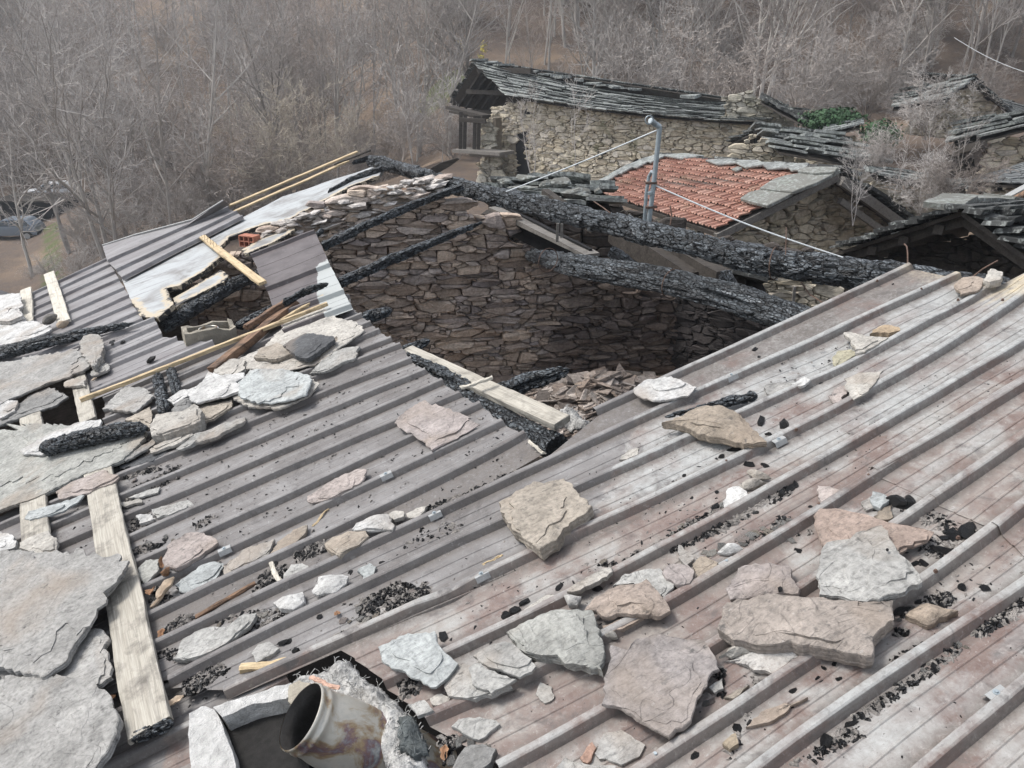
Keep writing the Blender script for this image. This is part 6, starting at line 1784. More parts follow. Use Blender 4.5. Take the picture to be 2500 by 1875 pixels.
 ('c3', [(1410, 970), (1480, 920), (1560, 890), (1770, 945), (1640, 990), (1560, 1040)], .035, .005, (0.252, 0.207, 0.163), 'folded tan stone right of the long thick block'),
 ('c3', [(820, 170), (820, 95), (900, 100), (980, 130), (850, 210)], .02, .02, 'rose', 'small rosy chip against a rib above the tan slab'),
 ('c3', [(1170, 180), (1190, 135), (1260, 150), (1310, 190), (1240, 250), (1190, 230)], .02, .02, 'blue', 'white green chip beside the charcoal, above the tan slab'),
 ('c3', [(1110, 210), (1170, 170), (1200, 250), (1150, 265)], .015, .01, 'grey', 'grey chip left of the white green chip'),
 ('c3', [(1200, 300), (1320, 220), (1310, 320), (1230, 325)], .03, .005, 'tan', 'tan chip below the white green chip'),
 ('c3', [(150, 1255), (250, 1180), (430, 1175), (360, 1230)], .012, .025, 'pale', 'thin pale flake under the left end of the long thick block'),
 ('c3', [(190, 1280), (380, 1210), (560, 1180), (800, 1210), (640, 1330), (560, 1390), (400, 1350), (330, 1310)], .012, .012, 'white', 'white slab under the long thick block'),
 ('c3', [(140, 550), (200, 500), (290, 500), (320, 530), (220, 560)], .012, .015, 'white', 'small white leaf shaped chip above a rib clip'),
 ('c2', [(350, 600), (400, 530), (540, 450), (770, 380), (830, 450), (890, 520), (935, 600), (870, 640), (640, 620), (470, 640), (430, 600)], .02, .05, (0.289, 0.240, 0.204), 'tan slab lying over a rib, right of the angular grey block'),
 ('c2', [(540, 430), (620, 350), (860, 310), (960, 410), (890, 510), (780, 390)], .02, .02, 'light', 'light grey slab behind the tan slab over the rib'),
 ('c2', [(875, 340), (920, 285), (1050, 290), (1095, 330), (1060, 410), (980, 425), (900, 380)], .025, .03, 'pink', 'oval pinkish stone leaning on the light grey slab'),
 ('c2', [(1080, 280), (1130, 230), (1250, 270), (1220, 330), (1120, 390)], .025, .01, 'tan', 'tan chip right of the oval pinkish stone'),
 ('c2', [(985, 240), (985, 150), (1090, 240), (1040, 290)], .014, .02, 'grey', 'grey triangular chip above the oval pinkish stone'),
 ('c1', [(1480, 740), (1600, 680), (1780, 600), (1900, 590), (2060, 590), (2090, 700), (2140, 850), (2130, 1005), (1980, 960), (1650, 890), (1580, 860)], .05, .035, 'green', 'angular grey block with a dark right facet, above the broad ragged slab'),
 ('c2', [(465, 1230), (480, 1050), (530, 920), (525, 830), (640, 860), (700, 790), (850, 750), (1000, 780), (1160, 800), (1230, 900), (1260, 990), (1140, 1160), (1080, 1300), (920, 1450), (860, 1420), (700, 1330), (600, 1260)], .022, .06, (0.244, 0.222, 0.211), 'broad ragged pinkish grey slab with a tan patch, bottom centre'),
 ('c1', [(615, 840), (760, 770), (1000, 735), (1030, 830), (1100, 900), (1155, 950), (1080, 1050), (1005, 1110), (900, 1060), (740, 990), (640, 930)], .02, .06, 'blue', 'pale grey slab beside the black hole above the flue pipe'),
 ('c1', [(1060, 1110), (1120, 960), (1200, 950), (1400, 1080), (1520, 1110), (1380, 1170), (1200, 1190), (1090, 1170)], .02, .04, 'light', 'lowest of three overlapping grey slabs right of the flue hole'),
 ('c1', [(1225, 980), (1270, 950), (1400, 1000), (1550, 1060), (1380, 1155), (1250, 1090)], .016, .064, 'light', 'middle one of three overlapping grey slabs right of the flue hole'),
 ('c1', [(1255, 900), (1330, 850), (1470, 800), (1600, 890), (1680, 970), (1570, 1045), (1440, 990)], .018, .07, 'light', 'topmost of three overlapping grey slabs right of the flue hole'),
 ('c1', [(1680, 1160), (1710, 1080), (1790, 1110), (1800, 1190), (1740, 1220)], .012, .008, 'light', 'little star shaped grey chip left of the broad ragged slab'),
 ('c1', [(815, 1230), (930, 1200), (990, 1270), (880, 1310)], .016, .045, 'light', 'square grey chip on a rib right of the wool stuffing'),
 ('c1', [(965, 1190), (1020, 1160), (1110, 1180), (1080, 1235), (980, 1230)], .03, .005, 'pale', 'small pale pebble above the square grey chip'),
 ('c1', [(1110, 1380), (1160, 1330), (1300, 1310), (1440, 1360), (1300, 1470), (1220, 1440)], .018, .008, 'light', 'ragged grey slate in a valley near the bottom edge'),
 ('c1', [(1090, 1680), (1200, 1520), (1330, 1500), (1415, 1530), (1380, 1620), (1250, 1700)], .04, .005, 'mid', 'dusty grey stone at the bottom edge below the ragged slate'),
 ('c2', [(320, 1590), (400, 1480), (430, 1520), (370, 1625)], .014, .01, (0.266, 0.174, 0.133), 'reddish sliver of stone at the bottom centre'),
 ('c2', [(420, 1560), (480, 1420), (600, 1400), (760, 1500), (720, 1580), (600, 1640), (450, 1600)], .014, .008, 'grey', 'grey slate right of the reddish sliver at the bottom'),
 ('c2', [(110, 1700), (220, 1580), (330, 1620), (560, 1640), (560, 1740), (110, 1780)], .03, .03, 'light', 'blue grey stone cut by the bottom edge'),
 ('c1', [(1600, 590), (1760, 490), (1870, 490), (1800, 540), (1650, 610)], .02, .02, 'pale', 'long buff chip beside a coal heap, left of the tan slab'),
 ('c1', [(1890, 470), (2000, 390), (2190, 300), (2200, 330), (2080, 410), (1980, 460)], .02, .04, 'pale', 'long layered pale slate pointing at the coals, above the tan slab'),
 ('c1', [(1870, 490), (1990, 500), (1960, 560), (1900, 560)], .018, .03, 'grey', 'grey chip under the coals, above the angular grey block'),
 ('c2', [(470, 700), (600, 650), (750, 640), (640, 700), (490, 750)], .02, .02, (0.311, 0.252, 0.207), 'orange tinged flake under the tan slab over the rib'),
 ('c2', [(470, 775), (560, 740), (575, 775)], .012, .02, 'pale', 'tiny pale flake between the angular grey block and the broad slab'),
 ('c2', [(1190, 1110), (1280, 1050), (1290, 1120), (1230, 1150)], .012, .02, 'grey', 'grey flake at the right tip of the broad ragged slab'),
 ('c2', [(1290, 1180), (1380, 1130), (1460, 1100), (1360, 1190)], .012, .01, 'warm', 'buff flake right of the broad ragged slab'),
 ('c2', [(1440, 1380), (1540, 1280), (1700, 1220), (1860, 1180), (1700, 1290), (1500, 1370)], .018, .008, (0.266, 0.222, 0.185), 'long tan sliver beside coals near the bottom right'),
 ('c2', [(1280, 1490), (1370, 1420), (1390, 1490), (1330, 1530)], .035, .004, (0.266, 0.222, 0.163), 'small tan pebble with a coal on its shoulder near the bottom'),
 ('b4', [(1935, 225), (1990, 155), (2070, 190), (2050, 230), (1980, 245)], .05, .04, 'pale', 'pale wedge stone standing on the ridge at the upper right'),
 ('b4', [(1740, 260), (1800, 215), (1880, 205), (1960, 230), (1900, 300), (1780, 330)], .02, .03, (0.311, 0.259, 0.215), 'tan slab lying across the yellowed top of the pink sheet'),
]
for c, pts, th, lift, tone, lab in SL:
    big = (max(p[0] for p in pts) - min(p[0] for p in pts)) * CR[c][2] > 60
    slab(c, pts, th, lift, tone, lab, 'stone_slab' if big else 'stone_chip', cat='stone slab' if big else 'stone chip', step=.018 if big else .012, rough=1.0,
         dome=.03 if 'leaf shaped' in lab else (.02 if 'block' in lab or 'cobble' in lab or 'knobbly' in lab else 0))
# ------------------------------------------------------------------ timber lying on the roof
NW = MR.to_3x3() @ Vector((0, 0, 1))
def rplank(name, a, b, w, h, mat, z, label, cat='plank', z2=None, **kw):
    """a plank whose centre line runs from photo position a to b with its underside z above the sheets"""
    return plank(name, rw(*a, z + h / 2), rw(*b, (z if z2 is None else z2) + h / 2), w, h, mat, NW, label, cat, **kw)
rplank('weathered_plank', (240, 1150), (368, 1782), .165, .032, M['oldplank'], .043, 'long weathered grey plank running down the lower left, its cut end charred', ends=.01, seg=24)
thing_log('charred_crust', [rw(318, 1806, .052), rw(372, 1786, .052), rw(424, 1764, .052)], [.020, .024, .020], 'charred black crust at the lower cut end of the long weathered plank', 'charred timber', flat=(1, .9), nt=28, ds=.006, cs=.04, ct=.02, seed=4, tips=(.02, .02))
rplank('weathered_plank', (72, 1130), (96, 1380), .15, .03, M['oldplank'], .043, 'shorter weathered plank between two big slabs at the left edge', ends=.01)
rplank('weathered_plank', (182, 880), (216, 1030), .115, .028, M['oldplank'], .043, 'short plank whose end carries the foot of the long raw batten', ends=.008)
rplank('weathered_plank', (72, 985), (80, 1060), .15, .028, M['oldplank'], .043, 'short plank end between two slabs near the left edge', ends=.008)
rplank('bleached_plank', (120, 668), (158, 788), .125, .03, M['palewood'], .034, 'larger of two sun bleached planks on the fine ribbed sheet')
rplank('bleached_plank', (64, 706), (66, 790), .125, .03, M['palewood'], .034, 'smaller of two sun bleached planks, next to the bright white boulder')
rplank('raw_batten', (196, 976), (800, 742), .034, .030, M['newwood'], .075, 'long raw pine batten lying across the brown sheet', 'batten', z2=.085, seg=30, warp=.008)
rplank('raw_batten', (640, 808), (790, 722), .03, .028, M['newwood'], .045, 'second raw batten half hidden behind the long raw one', 'batten', z2=.06)
rplank('scorched_timber', (520, 905), (720, 740), .085, .06, M['halfburnt'], .045, 'dark half burnt timber sliding under the long raw batten', 'timber', seg=20, ends=.02)
rplank('scorched_timber', (600, 800), (700, 735), .05, .045, M['halfburnt'], .10, 'orange brown scorched timber end behind the long raw batten', 'timber', ends=.02)
thing_log('charred_tip', [rw(690, 742, .13), rw(745, 712, .13), rw(802, 692, .14)], [.030, .034, .026], 'charred blue black tip of the orange brown scorched timber', 'charred timber', ds=.008, nt=32, tips=(.02, .05), seed=5)
pn = rplank('nailed_plank', (494, 578), (640, 692), .075, .03, M['newwood'], .07, 'short raw plank studded with nails bridging the black hole', z2=.10, ends=.02)
for t in (.12, .3, .48, .66, .84):
    for s in (-.02, .015):
        m = MB(); m.tube([Vector((.95 * t, s, .012)), Vector((.95 * t + .01, s + .004, .055))], .0022, 5); m.build('nail', M['rust'], pn, Matrix())
rplank('pine_board', (560, 503), (872, 370), .085, .022, M['newwood'], .04, 'upper raw pine board sticking out beyond the pale insulation panel', 'board', z2=.12, seg=20)
rplank('pine_board', (572, 516), (850, 394), .085, .020, M['newwood'], .03, 'lower raw pine board with nail stubs along the pale insulation panel', 'board', z2=.07, seg=20)
rplank('scorched_board', (815, 402), (905, 366), .04, .022, M['darkwood'], .10, 'burnt tip beyond the raw pine boards at the gable peak', 'board', z2=.14)
rplank('smoked_plank', (992, 858), (1372, 1032), .115, .045, M['oldplank'], -.075, 'smoked yellow plank reaching down into the pit', z2=-.06, seg=24, ends=.012)
thing_log('charred_plank_end', [rw(990, 866, -.035), rw(1090, 910, -.034), rw(1150, 940, -.034)], [.042, .045, .03], 'charred crust on the upper end of the smoked plank', 'charred timber', flat=(1.0, .4), nt=32, ds=.009, seed=2)
rplank('lath', (1126, 946), (1202, 922), .022, .018, M['palewood'], .03, 'short pale lath lying across the smoked plank', 'lath', ends=.02)
rplank('lath', (1292, 1076), (1330, 1108), .014, .012, M['palewood'], .03, 'short splintered lath on the corner where the brown and pink sheets meet', 'lath', ends=.02)
thing_log('burnt_stick', [rw(1622, 1018, .05), rw(1710, 996, .055), rw(1790, 978, .05), rw(1850, 966, .045)], [.010, .015, .026, .028], 'half burnt round stick behind the leaf shaped tan stone', 'burnt stick', ds=.006, nt=24, tips=(.02, .03), seed=11)
for a, b, w, mt, lab in (((655, 1365), (684, 1424), .022, 'palewood', 'short stub of lath standing among coals in a valley of the brown sheet'), ((478, 1505), (624, 1422), .022, 'halfburnt', 'charred lath lying in a valley right of the long plank'), ((764, 1284), (806, 1238), .010, 'newwood', 'thin charred twig of lath right of the spear shaped slate'),
                        ((590, 1632), (702, 1616), .034, 'newwood', 'short raw stub of timber in the valley above the whitewashed block'), ((1180, 1378), (1228, 1354), .010, 'newwood', 'orange splinter of wood in a valley below the big buff slab'), ((284, 1198), (312, 1222), .010, 'greywood', 'grey splinter beside the top of the long plank')):
    rplank('lath', a, b, w, w * .7, M[mt], .004, lab, 'lath', ends=.012, seg=8)

# ------------------------------------------------------------------ the two chimneys
def block(name, parent, outline, h0, h1, mat, shrink=.0, mw=MR, noise_amp=.006, hole=None):
    """solid between a lower and an upper outline given in roof coordinates"""
    n = len(outline)
    mb = MB()
    bm = bmesh.new()
    vb = [bm.verts.new((p[0], p[1], h0)) for p in outline]; vt = [bm.verts.new((p[0], p[1], h1)) for p in outline]
    bm.faces.new(vb[::-1]); bm.faces.new(vt)
    for i in range(n): bm.faces.new((vb[i], vb[(i + 1) % n], vt[(i + 1) % n], vt[i]))
    bmesh.ops.recalc_face_normals(bm, faces=bm.faces)
    bmesh.ops.triangulate(bm, faces=bm.faces)
    bmesh.ops.subdivide_edges(bm, edges=[e for e in bm.edges if e.calc_length() > .03], cuts=5, use_grid_fill=True)
    for v in bm.verts:
        q = v.co * 22
        v.co += Vector((mnoise.noise(q), mnoise.noise(q + Vector((7, 0, 0))), mnoise.noise(q + Vector((0, 9, 0))))) * noise_amp
    return link(name, from_bm(bm, name), mat, parent, mw)

cb = tag(empty('chimney_block', MR @ Matrix.Translation(rp(500, 850, 0))), 'small broken concrete chimney block with a steel flue ring inside', 'chimney')
bpy.context.view_layer.update()
# vertical block: seen corner at the front; built upright in world space
c0, c1, c2 = rw(456, 851, .0), rw(576, 801, .0), rw(438, 795, .0)
ex = (c1 - c0); ex.z = 0; Lx = ex.length; ex.normalize(); ey = Vector((-ex.y, ex.x, 0))
CM = Matrix(((ex.x, ey.x, 0, c0.x), (ex.y, ey.y, 0, c0.y), (0, 0, 1, c0.z), (0, 0, 0, 1)))
Ci = cb.matrix_world.inverted() @ CM
def upright_block(parent, Lx, Ly, z0, z1, t, mat, Mx, seed, rag=.02, name='wall'):
    for i, (a, b) in enumerate((((0, 0), (Lx, t)), ((0, t), (t, Ly - t)), ((Lx - t, t), (Lx, Ly - t)), ((0, Ly - t), (Lx, Ly)))):
        bm = bmesh.new()
        bmesh.ops.create_cube(bm, size=1)
        for v in bm.verts:
            v.co = Vector((a[0] + (b[0] - a[0]) * (v.co.x + .5), a[1] + (b[1] - a[1]) * (v.co.y + .5), z0 + (z1 - z0) * (v.co.z + .5)))
        bmesh.ops.subdivide_edges(bm, edges=bm.edges[:], cuts=7, use_grid_fill=True)
        for v in bm.verts:
            q = v.co * 20 + Vector((seed, i * 3, 0))
            v.co += Vector((mnoise.noise(q), mnoise.noise(q + Vector((7, 0, 0))), 0)) * .004
            if v.co.z > (z0 + z1) / 2: v.co.z += rag * (mnoise.noise(v.co * 7 + Vector((seed, i, 3))) + .5 * mnoise.noise(v.co * 19)) * 1.4
        link(name, from_bm(bm, name), mat, parent, Mx)
upright_block(cb, Lx, .22, -.12, .13, .035, M['concrete'], Ci, 3, .022)
m = MB(); m.tube([(Lx / 2, .11, -.1), (Lx / 2, .11, .105)], .078, 28, caps=False); m.tube([(Lx / 2, .11, .105), (Lx / 2, .11, -.1)], .070, 28, caps=False)
fr = m.build('flue_ring', M['flue'], cb, Ci, smooth=True)
m = MB(); m.tube([(Lx / 2 + .080 * math.cos(t / 4), .11 + .080 * math.sin(t / 4), .108) for t in range(26)], .007, 6); m.build('rim', M['flue'], cb, Ci, smooth=True)
m = MB(); m.tube([(Lx / 2, .11, -.02), (Lx / 2, .11, .0)], .069, 20); m.build('soot', M['soot'], cb, Ci)

hb = tag(empty('hollow_brick', MR @ Matrix.Translation(rp(602, 596, .02))), 'small orange hollow brick with square holes beside the pale panel edge', 'brick')
bpy.context.view_layer.update()
b0, b1 = rw(585, 602, .0), rw(620, 598, .0)
ex = (b1 - b0); ex.z = 0; Lb = ex.length; ex.normalize(); ey = Vector((-ex.y, ex.x, 0))
BM_ = Matrix(((ex.x, ey.x, 0, b0.x), (ex.y, ey.y, 0, b0.y), (0, 0, 1, b0.z), (0, 0, 0, 1)))
m = MB(); t = .012; Hb = Lb * .62
for i in range(4): m.box((i * (Lb - t) / 3, 0, 0), (i * (Lb - t) / 3 + t, .12, Hb))
for j in range(3):
    for i in range(3): m.box((i * (Lb - t) / 3 + t + .0005, .001, j * (Hb - t) / 2 + .0005), ((i + 1) * (Lb - t) / 3 - .0005, .119, j * (Hb - t) / 2 + t - .0005))
m.box((.001, .1195, .001), (Lb - .001, .126, Hb - .001))
m.build('shell', M['brick'], hb, hb.matrix_world.inverted() @ BM_)

# the flue pipe at the bottom, tilted, in its whitewashed block and wool
fl = tag(empty('flue_pipe', MR @ Matrix.Translation(rp(830, 1760, 0))), 'heat stained steel flue pipe with a dark mouth at the bottom edge', 'flue pipe')
bpy.context.view_layer.update()
mouth = rw(733, 1748, .20); 
vr = ray(733, 1748).normalized()
rt = vr.cross(Vector((0, 0, 1))).normalized(); up_ = rt.cross(vr)
axis = ((rt * -.797 + up_ * .604) * .90 - vr * .43).normalized()      # the mouth looks up to the left, partly at the viewer
FM = frame(mouth, -axis, NW)
fi = fl.matrix_world.inverted() @ FM
rp_ = .114
def lathe(prof, n=48, wob=0.0):
    vs, fs = [], []
    for i, (x, r) in enumerate(prof):
        for k in range(n):
            a = 2 * math.pi * k / n
            q = r * (1 + wob * mnoise.noise(Vector((math.cos(a) * 1.2, math.sin(a) * 1.2, x * 4))))
            vs.append((x, q * math.cos(a), q * math.sin(a)))
    for i in range(len(prof) - 1):
        for k in range(n):
            l = (k + 1) % n
            fs.append((i * n + k, i * n + l, i * n + n + l, i * n + n + k))
    return mesh(vs, fs, 'pipe')
link('pipe', lathe([(0, rp_ * 1.0), (.004, rp_ * 1.035), (.012, rp_ * 1.035), (.018, rp_ * 1.0), (.030, rp_ * 1.0), (.036, rp_ * 1.05), (.046, rp_ * 1.05), (.052, rp_ * 1.02), (.075, rp_ * 1.02), (.10, rp_ * 1.06), (.18, rp_ * 1.14), (.45, rp_ * 1.16), (.62, rp_ * 1.16)], 56, .03), M['flue'], fl, fi, True)
link('lining', lathe([(0.001, rp_ * .985), (.03, rp_ * .95), (.06, rp_ * .94), (.064, rp_ * .97), (.3, rp_ * .96), (.58, rp_ * .9), (.6, .001)], 56, .03), M['soot'], fl, fi, True)
# the block round it
wb = tag(empty('chimney_stack', MR @ Matrix.Translation(rp(600, 1800, 0))), 'whitewashed chimney base with a black inner face at the bottom edge', 'chimney')
bpy.context.view_layer.update()
W_ = wb.matrix_world.inverted() @ MR
block('rim', wb, [rp(x, y, .10)[:2] for x, y in ((462, 1745), (490, 1728), (520, 1730), (540, 1760), (572, 1850), (590, 1990), (470, 1990), (464, 1850))], -.05, .105, M['whitecrete'], mw=W_, noise_amp=.007)
block('rim', wb, [rp(x, y, .12)[:2] for x, y in ((520, 1728), (560, 1712), (640, 1690), (712, 1668), (722, 1690), (700, 1706), (620, 1722), (545, 1752))], -.05, .125, M['whitecrete'], mw=W_, noise_amp=.007)
block('inner_face', wb, [rp(x, y, .06)[:2] for x, y in ((536, 1752), (620, 1722), (705, 1704), (760, 1760), (740, 1990), (592, 1990), (574, 1850))], -.10, .045, M['refract'], mw=W_, noise_amp=.003)
block('lump', wb, [rp(x, y, .16)[:2] for x, y in ((702, 1672), (730, 1655), (755, 1662), (748, 1700), (715, 1725), (700, 1710))], .0, .15, M['concrete'], mw=W_, noise_amp=.008)
st = rplank('pink_strip', (756, 1652), (826, 1680), .014, .010, M['salmon'], .155, 'thin salmon strip of wood above the mouth of the flue pipe', 'strip')
# mineral wool: a lumpy fibrous mass
def wool(name, pts, h, amp, mat, label, seed, rise=.08):
    P = [tuple(rp(x, y, h)[:2]) for x, y in pts]
    x0, x1 = min(p[0] for p in P), max(p[0] for p in P); y0, y1 = min(p[1] for p in P), max(p[1] for p in P)
    st_ = .008; nx, ny = int((x1 - x0) / st_) + 1, int((y1 - y0) / st_) + 1
    A = np.array(P); B = np.roll(A, -1, 0); e = B - A; ee = (e * e).sum(1)
    idx, vs, fs = {}, [], []
    for j in range(ny):
        for i in range(nx):
            u, v = x0 + i * st_, y0 + j * st_
            if not inside(P, u, v): continue
            q = np.array((u, v)); t = np.clip(((q - A) * e).sum(1) / ee, 0, 1)
            d = np.sqrt((((A + e * t[:, None]) - q) ** 2).sum(1).min())
            z = h - .05 + rise * min(1, d / .05) ** .5
            w = Vector((u * 10, v * 10, seed))
            z += amp * (mnoise.noise(w) - .6 * abs(mnoise.noise(w * 2.1)) + .22 * mnoise.noise(w * 4.7) + .12 * mnoise.noise(w * 11))
            idx[(i, j)] = len(vs); vs.append((u + .01 * mnoise.noise(w * 2), v + .01 * mnoise.noise(w * 2 + Vector((9, 0, 0))), z))
    for (i, j), a in idx.items():
        if (i + 1, j) in idx and (i, j + 1) in idx and (i + 1, j + 1) in idx: fs.append((a, idx[(i + 1, j)], idx[(i + 1, j + 1)], idx[(i, j + 1)]))
    mb = MB(); rd = random.Random(seed)
    for _ in range(len(vs) // 7):                     # loose fibres
        p = Vector(rd.choice(vs)); d = Vector((rd.gauss(0, 1), rd.gauss(0, 1), abs(rd.gauss(0, .5)))).normalized()
        q = [p]
        for _k in range(4):
            d = (d + Vector((rd.gauss(0, .5), rd.gauss(0, .5), rd.gauss(0, .3)))).normalized(); q.append(q[-1] + d * rd.uniform(.005, .012))
        mb.tube(q, rd.uniform(.0008, .0018), 4, caps=False)
    o = link(name, mesh(vs, fs, name), mat, None, MR, True)
    fb = mb.build('loose_fibre', mat, o, Matrix()); fb['kind'] = 'stuff'
    md = o.modifiers.new('body', 'SOLIDIFY'); md.thickness = .012; md.offset = -1
    return tag(o, label, 'mineral wool')
wool('mineral_wool', [(700, 1662), (770, 1634), (820, 1614), (856, 1606), (880, 1640), (925, 1668), (960, 1690), (1000, 1740), (1040, 1830), (1050, 1960), (980, 1990), (950, 1900), (900, 1800), (840, 1740), (760, 1690)], .03, .045, M['wool'], 'white grey mineral wool stuffing between the flue pipe and the pink sheet', 3, .07)
wool('mineral_wool', [(955, 1730), (1000, 1730), (1035, 1790), (1045, 1830), (1010, 1860), (970, 1830)], .055, .05, M['darkwool'], 'blackened patch of mineral wool right of the flue pipe', 8, .06)
wool('mineral_wool', [(780, 1640), (800, 1620), (850, 1622), (850, 1652), (800, 1660)], .0, .05, M['wool'], 'grey tuft of wool in the mouth of the black hole', 12, .06)
wool('mineral_wool', [(1350, 1015), (1380, 990), (1410, 1000), (1450, 1020), (1440, 1045), (1390, 1040)], -.16, .05, M['wool'], 'pale tuft of mineral wool below the rubble heap', 17, .07)

# ------------------------------------------------------------------ clips and screws on the ribs
def clip(x, y, s=1.0, parent=None):
    q = rp(x, y, .0385)
    q.y += .0105
    Mx = MR @ Matrix.Translation(q)
    mb = MB(); a = .032 * s
    prof = [(-.023, -.022), (-.0125, .0), (.0125, .0), (.023, -.022)]
    vs = [(xx, yy, zz + tt) for tt in (0, .0035) for xx in (-a, a) for yy, zz in prof]
    n = 4
    f = lambda t, i, k: t * 8 + i * 4 + k
    fs = [(f(1, 0, k), f(1, 1, k), f(1, 1, k + 1), f(1, 0, k + 1)) for k in range(3)] + [(f(0, 0, k + 1), f(0, 1, k + 1), f(0, 1, k), f(0, 0, k)) for k in range(3)]
    fs += [(f(0, i, k), f(1, i, k), f(1, i, k + 1), f(0, i, k + 1)) if i == 0 else (f(0, i, k + 1), f(1, i, k + 1), f(1, i, k), f(0, i, k)) for i in (0, 1) for k in range(3)]
    fs += [(f(0, 0, 0), f(0, 1, 0), f(1, 1, 0), f(1, 0, 0)), (f(0, 1, 3), f(0, 0, 3), f(1, 0, 3), f(1, 1, 3))]
    mb.add(vs, fs)
    inv = parent.matrix_world.inverted()
    c = mb.build('clip', M['zinc'], parent, inv @ Mx)
    sc = MB(); sc.tube([(0, 0, .0036), (0, 0, .006)], .010, 12); sc.tube([(0, 0, .006), (0, 0, .011)], .0055, 6)
    sc.build('screw', M['galv'], c, Matrix())
bpy.context.view_layer.update()
for x, y in ((548, 1343), (943, 1160), (1062, 1256)): clip(x, y, 1, sA)
for x, y in ((1177, 1405), (1779, 1376), (1606, 1850), (2440, 1698), (1788, 918), (1905, 1076), (2400, 990)): clip(x, y, 1, sB)
for x, y in ((2145, 688), (2253, 708), (2343, 735), (2452, 735), (1948, 1053), (1777, 1130), (2125, 1165), (2004, 1236), (2290, 1400), (2345, 1318)):
    sc = MB(); sc.tube([(0, 0, 0), (0, 0, .005)], .008, 10); sc.tube([(0, 0, .005), (0, 0, .011)], .0055, 6)
    q = rp(x, y, .0385); q.y += .010
    sc.build('screw', M['rust'], sB, sB.matrix_world.inverted() @ MR @ Matrix.Translation(q))

# ------------------------------------------------------------------ charcoal lumps: one by one
LUMP = [rock_mesh('coal', 1, 1, 1, 40 + i, 1 + (i % 2)) for i in range(10)]
for me_ in LUMP: me_.materials.append(M['charcoal'])
def coal(x, y, s, h=0.0, label=None, group='charcoal lumps in the valleys of the sheets'):
    s *= .8
    sx, sy, sz = s * random.uniform(.8, 1.6), s * random.uniform(.5, 1), s * random.uniform(.4, .75)
    q = rp(x, y, h)
    o = bpy.data.objects.new('charcoal_lump', random.choice(LUMP)); COL.objects.link(o)
    o.matrix_world = MR @ Matrix.Translation(q + Vector((0, 0, sz * .62))) @ Matrix.Rotation(random.uniform(0, 6.28), 4, 'Z') @ Matrix.Rotation(random.uniform(-.3, .3), 4, 'X') @ Matrix.Diagonal((sx, sy, sz, 1))
    return tag(o, label or 'black charcoal lump lying in a valley of the ribbed sheets', 'charcoal', None if label else group)
for c, pts in (('E', [(2005, 205, .028), (2040, 275, .016), (1830, 1110, .04), (1900, 1100, .03), (1660, 1195, .028), (1710, 1180, .03), (1500, 1268, .02), (1370, 1345, .018), (1270, 1395, .016), (1435, 1545, .02), (1280, 1580, .018), (1660, 1495, .02), (1640, 1630, .04), (2090, 1260, .035), (1960, 1255, .03), (2060, 870, .05), (2130, 975, .03), (1750, 1425, .014), (1990, 985, .02)]),
               ('F', [(1030, 280, .016), (1360, 1005, .012), (35, 1235, .03), (90, 1200, .028), (60, 1560, .06), (1890, 1250, .012), (1180, 1130, .008)]),
               ('G', [(40, 780, .04), (110, 730, .045), (160, 700, .03), (620, 430, .012), (700, 375, .016), (285, 890, .025), (880, 900, .03), (1080, 870, .07), (1160, 900, .05), (1190, 850, .045), (1480, 1180, .032), (1600, 1150, .05), (1700, 1130, .055), (1460, 1290, .04), (1570, 1285, .03), (1300, 1390, .035), (1240, 1400, .025), (1150, 1300, .02), (190, 1285, .035), (285, 1285, .018), (1360, 1250, .014)]),
               ('J', [(1650, 50, .025), (1860, 50, .034), (1580, 160, .02), (1710, 135, .02), (1925, 355, .025), (1290, 740, .026), (1400, 775, .032), (505, 745, .028), (420, 780, .022), (555, 870, .02), (370, 880, .026), (740, 935, .014), (650, 1275, .030), (760, 1215, .026), (850, 1140, .025), (440, 1450, .052), (130, 990, .024), (110, 1120, .03), (20, 1180, .025), (1490, 165, .025), (1270, 170, .03), (1100, 260, .04), (1650, 1310, .010)]),
               ('c2', [(1390, 1400, .03), (1410, 1500, .018), (1100, 1580, .028), (740, 150, .02), (950, 190, .026), (1380, 145, .02), (1800, 210, .024), (1740, 1260, .022), (1670, 1300, .018), (1640, 970 + 300, .012)]),
               ('c1', [(1275, 715, .026), (800, 175, .018), (875, 178, .010), (640, 280, .02), (430, 345, .022), (1480, 640, .04), (1540, 610, .035), (1600, 560, .04), (1840, 450, .03), (1995, 480, .035), (2090, 465, .034), (910, 470, .022), (860, 535, .025), (230, 650, .024), (20, 815, .03), (60, 880, .03), (1060, 790, .035), (1110, 800, .02)]),
               ('C', [(250, 950 + 100, .014), (520, 1060, .025), (560, 1040, .022), (715, 1090, .018), (1370, 1100, .024), (1440, 1010, .03), (1480, 980, .03), (1500, 1030, .026), (1430, 960, .026), (1640, 1560, .034), (1760, 1620, .028), (1560, 840, .026), (640, 1390, .035), (600, 1430, .03), (850, 525, .014), (165, 345, .03)]),
               ('B', [(1520, 1010 + 330, .012)]), ('b4', [(395, 710, .028), (430, 690, .012)]), ('D', [(885, 690, .018), (980, 695, .010), (680, 835, .022), (400, 925, .024)])):
    for x, y, s in pts:
        (X, Y), = px(c, [(x, y)])
        coal(X, Y, s)
coal(1700 + 565 * .3617, 1150 + 785 * .3617, .026, .066, 'single coal resting on the pinkish grey slab behind the long thick block')
coal(1700 + 1290 * .3617, 1150 + 535 * .3617, .012, .112, 'small brown black coal on the upper part of the big blue grey slab')
coal(275, 842, .075, .02, 'big square charcoal block beside the round light stone')
coal(372, 884, .06, .02, 'flaky charcoal cake behind the long raw batten')
for x, y in ((300, 838), (250, 850)): coal(x, y, .035, .02)

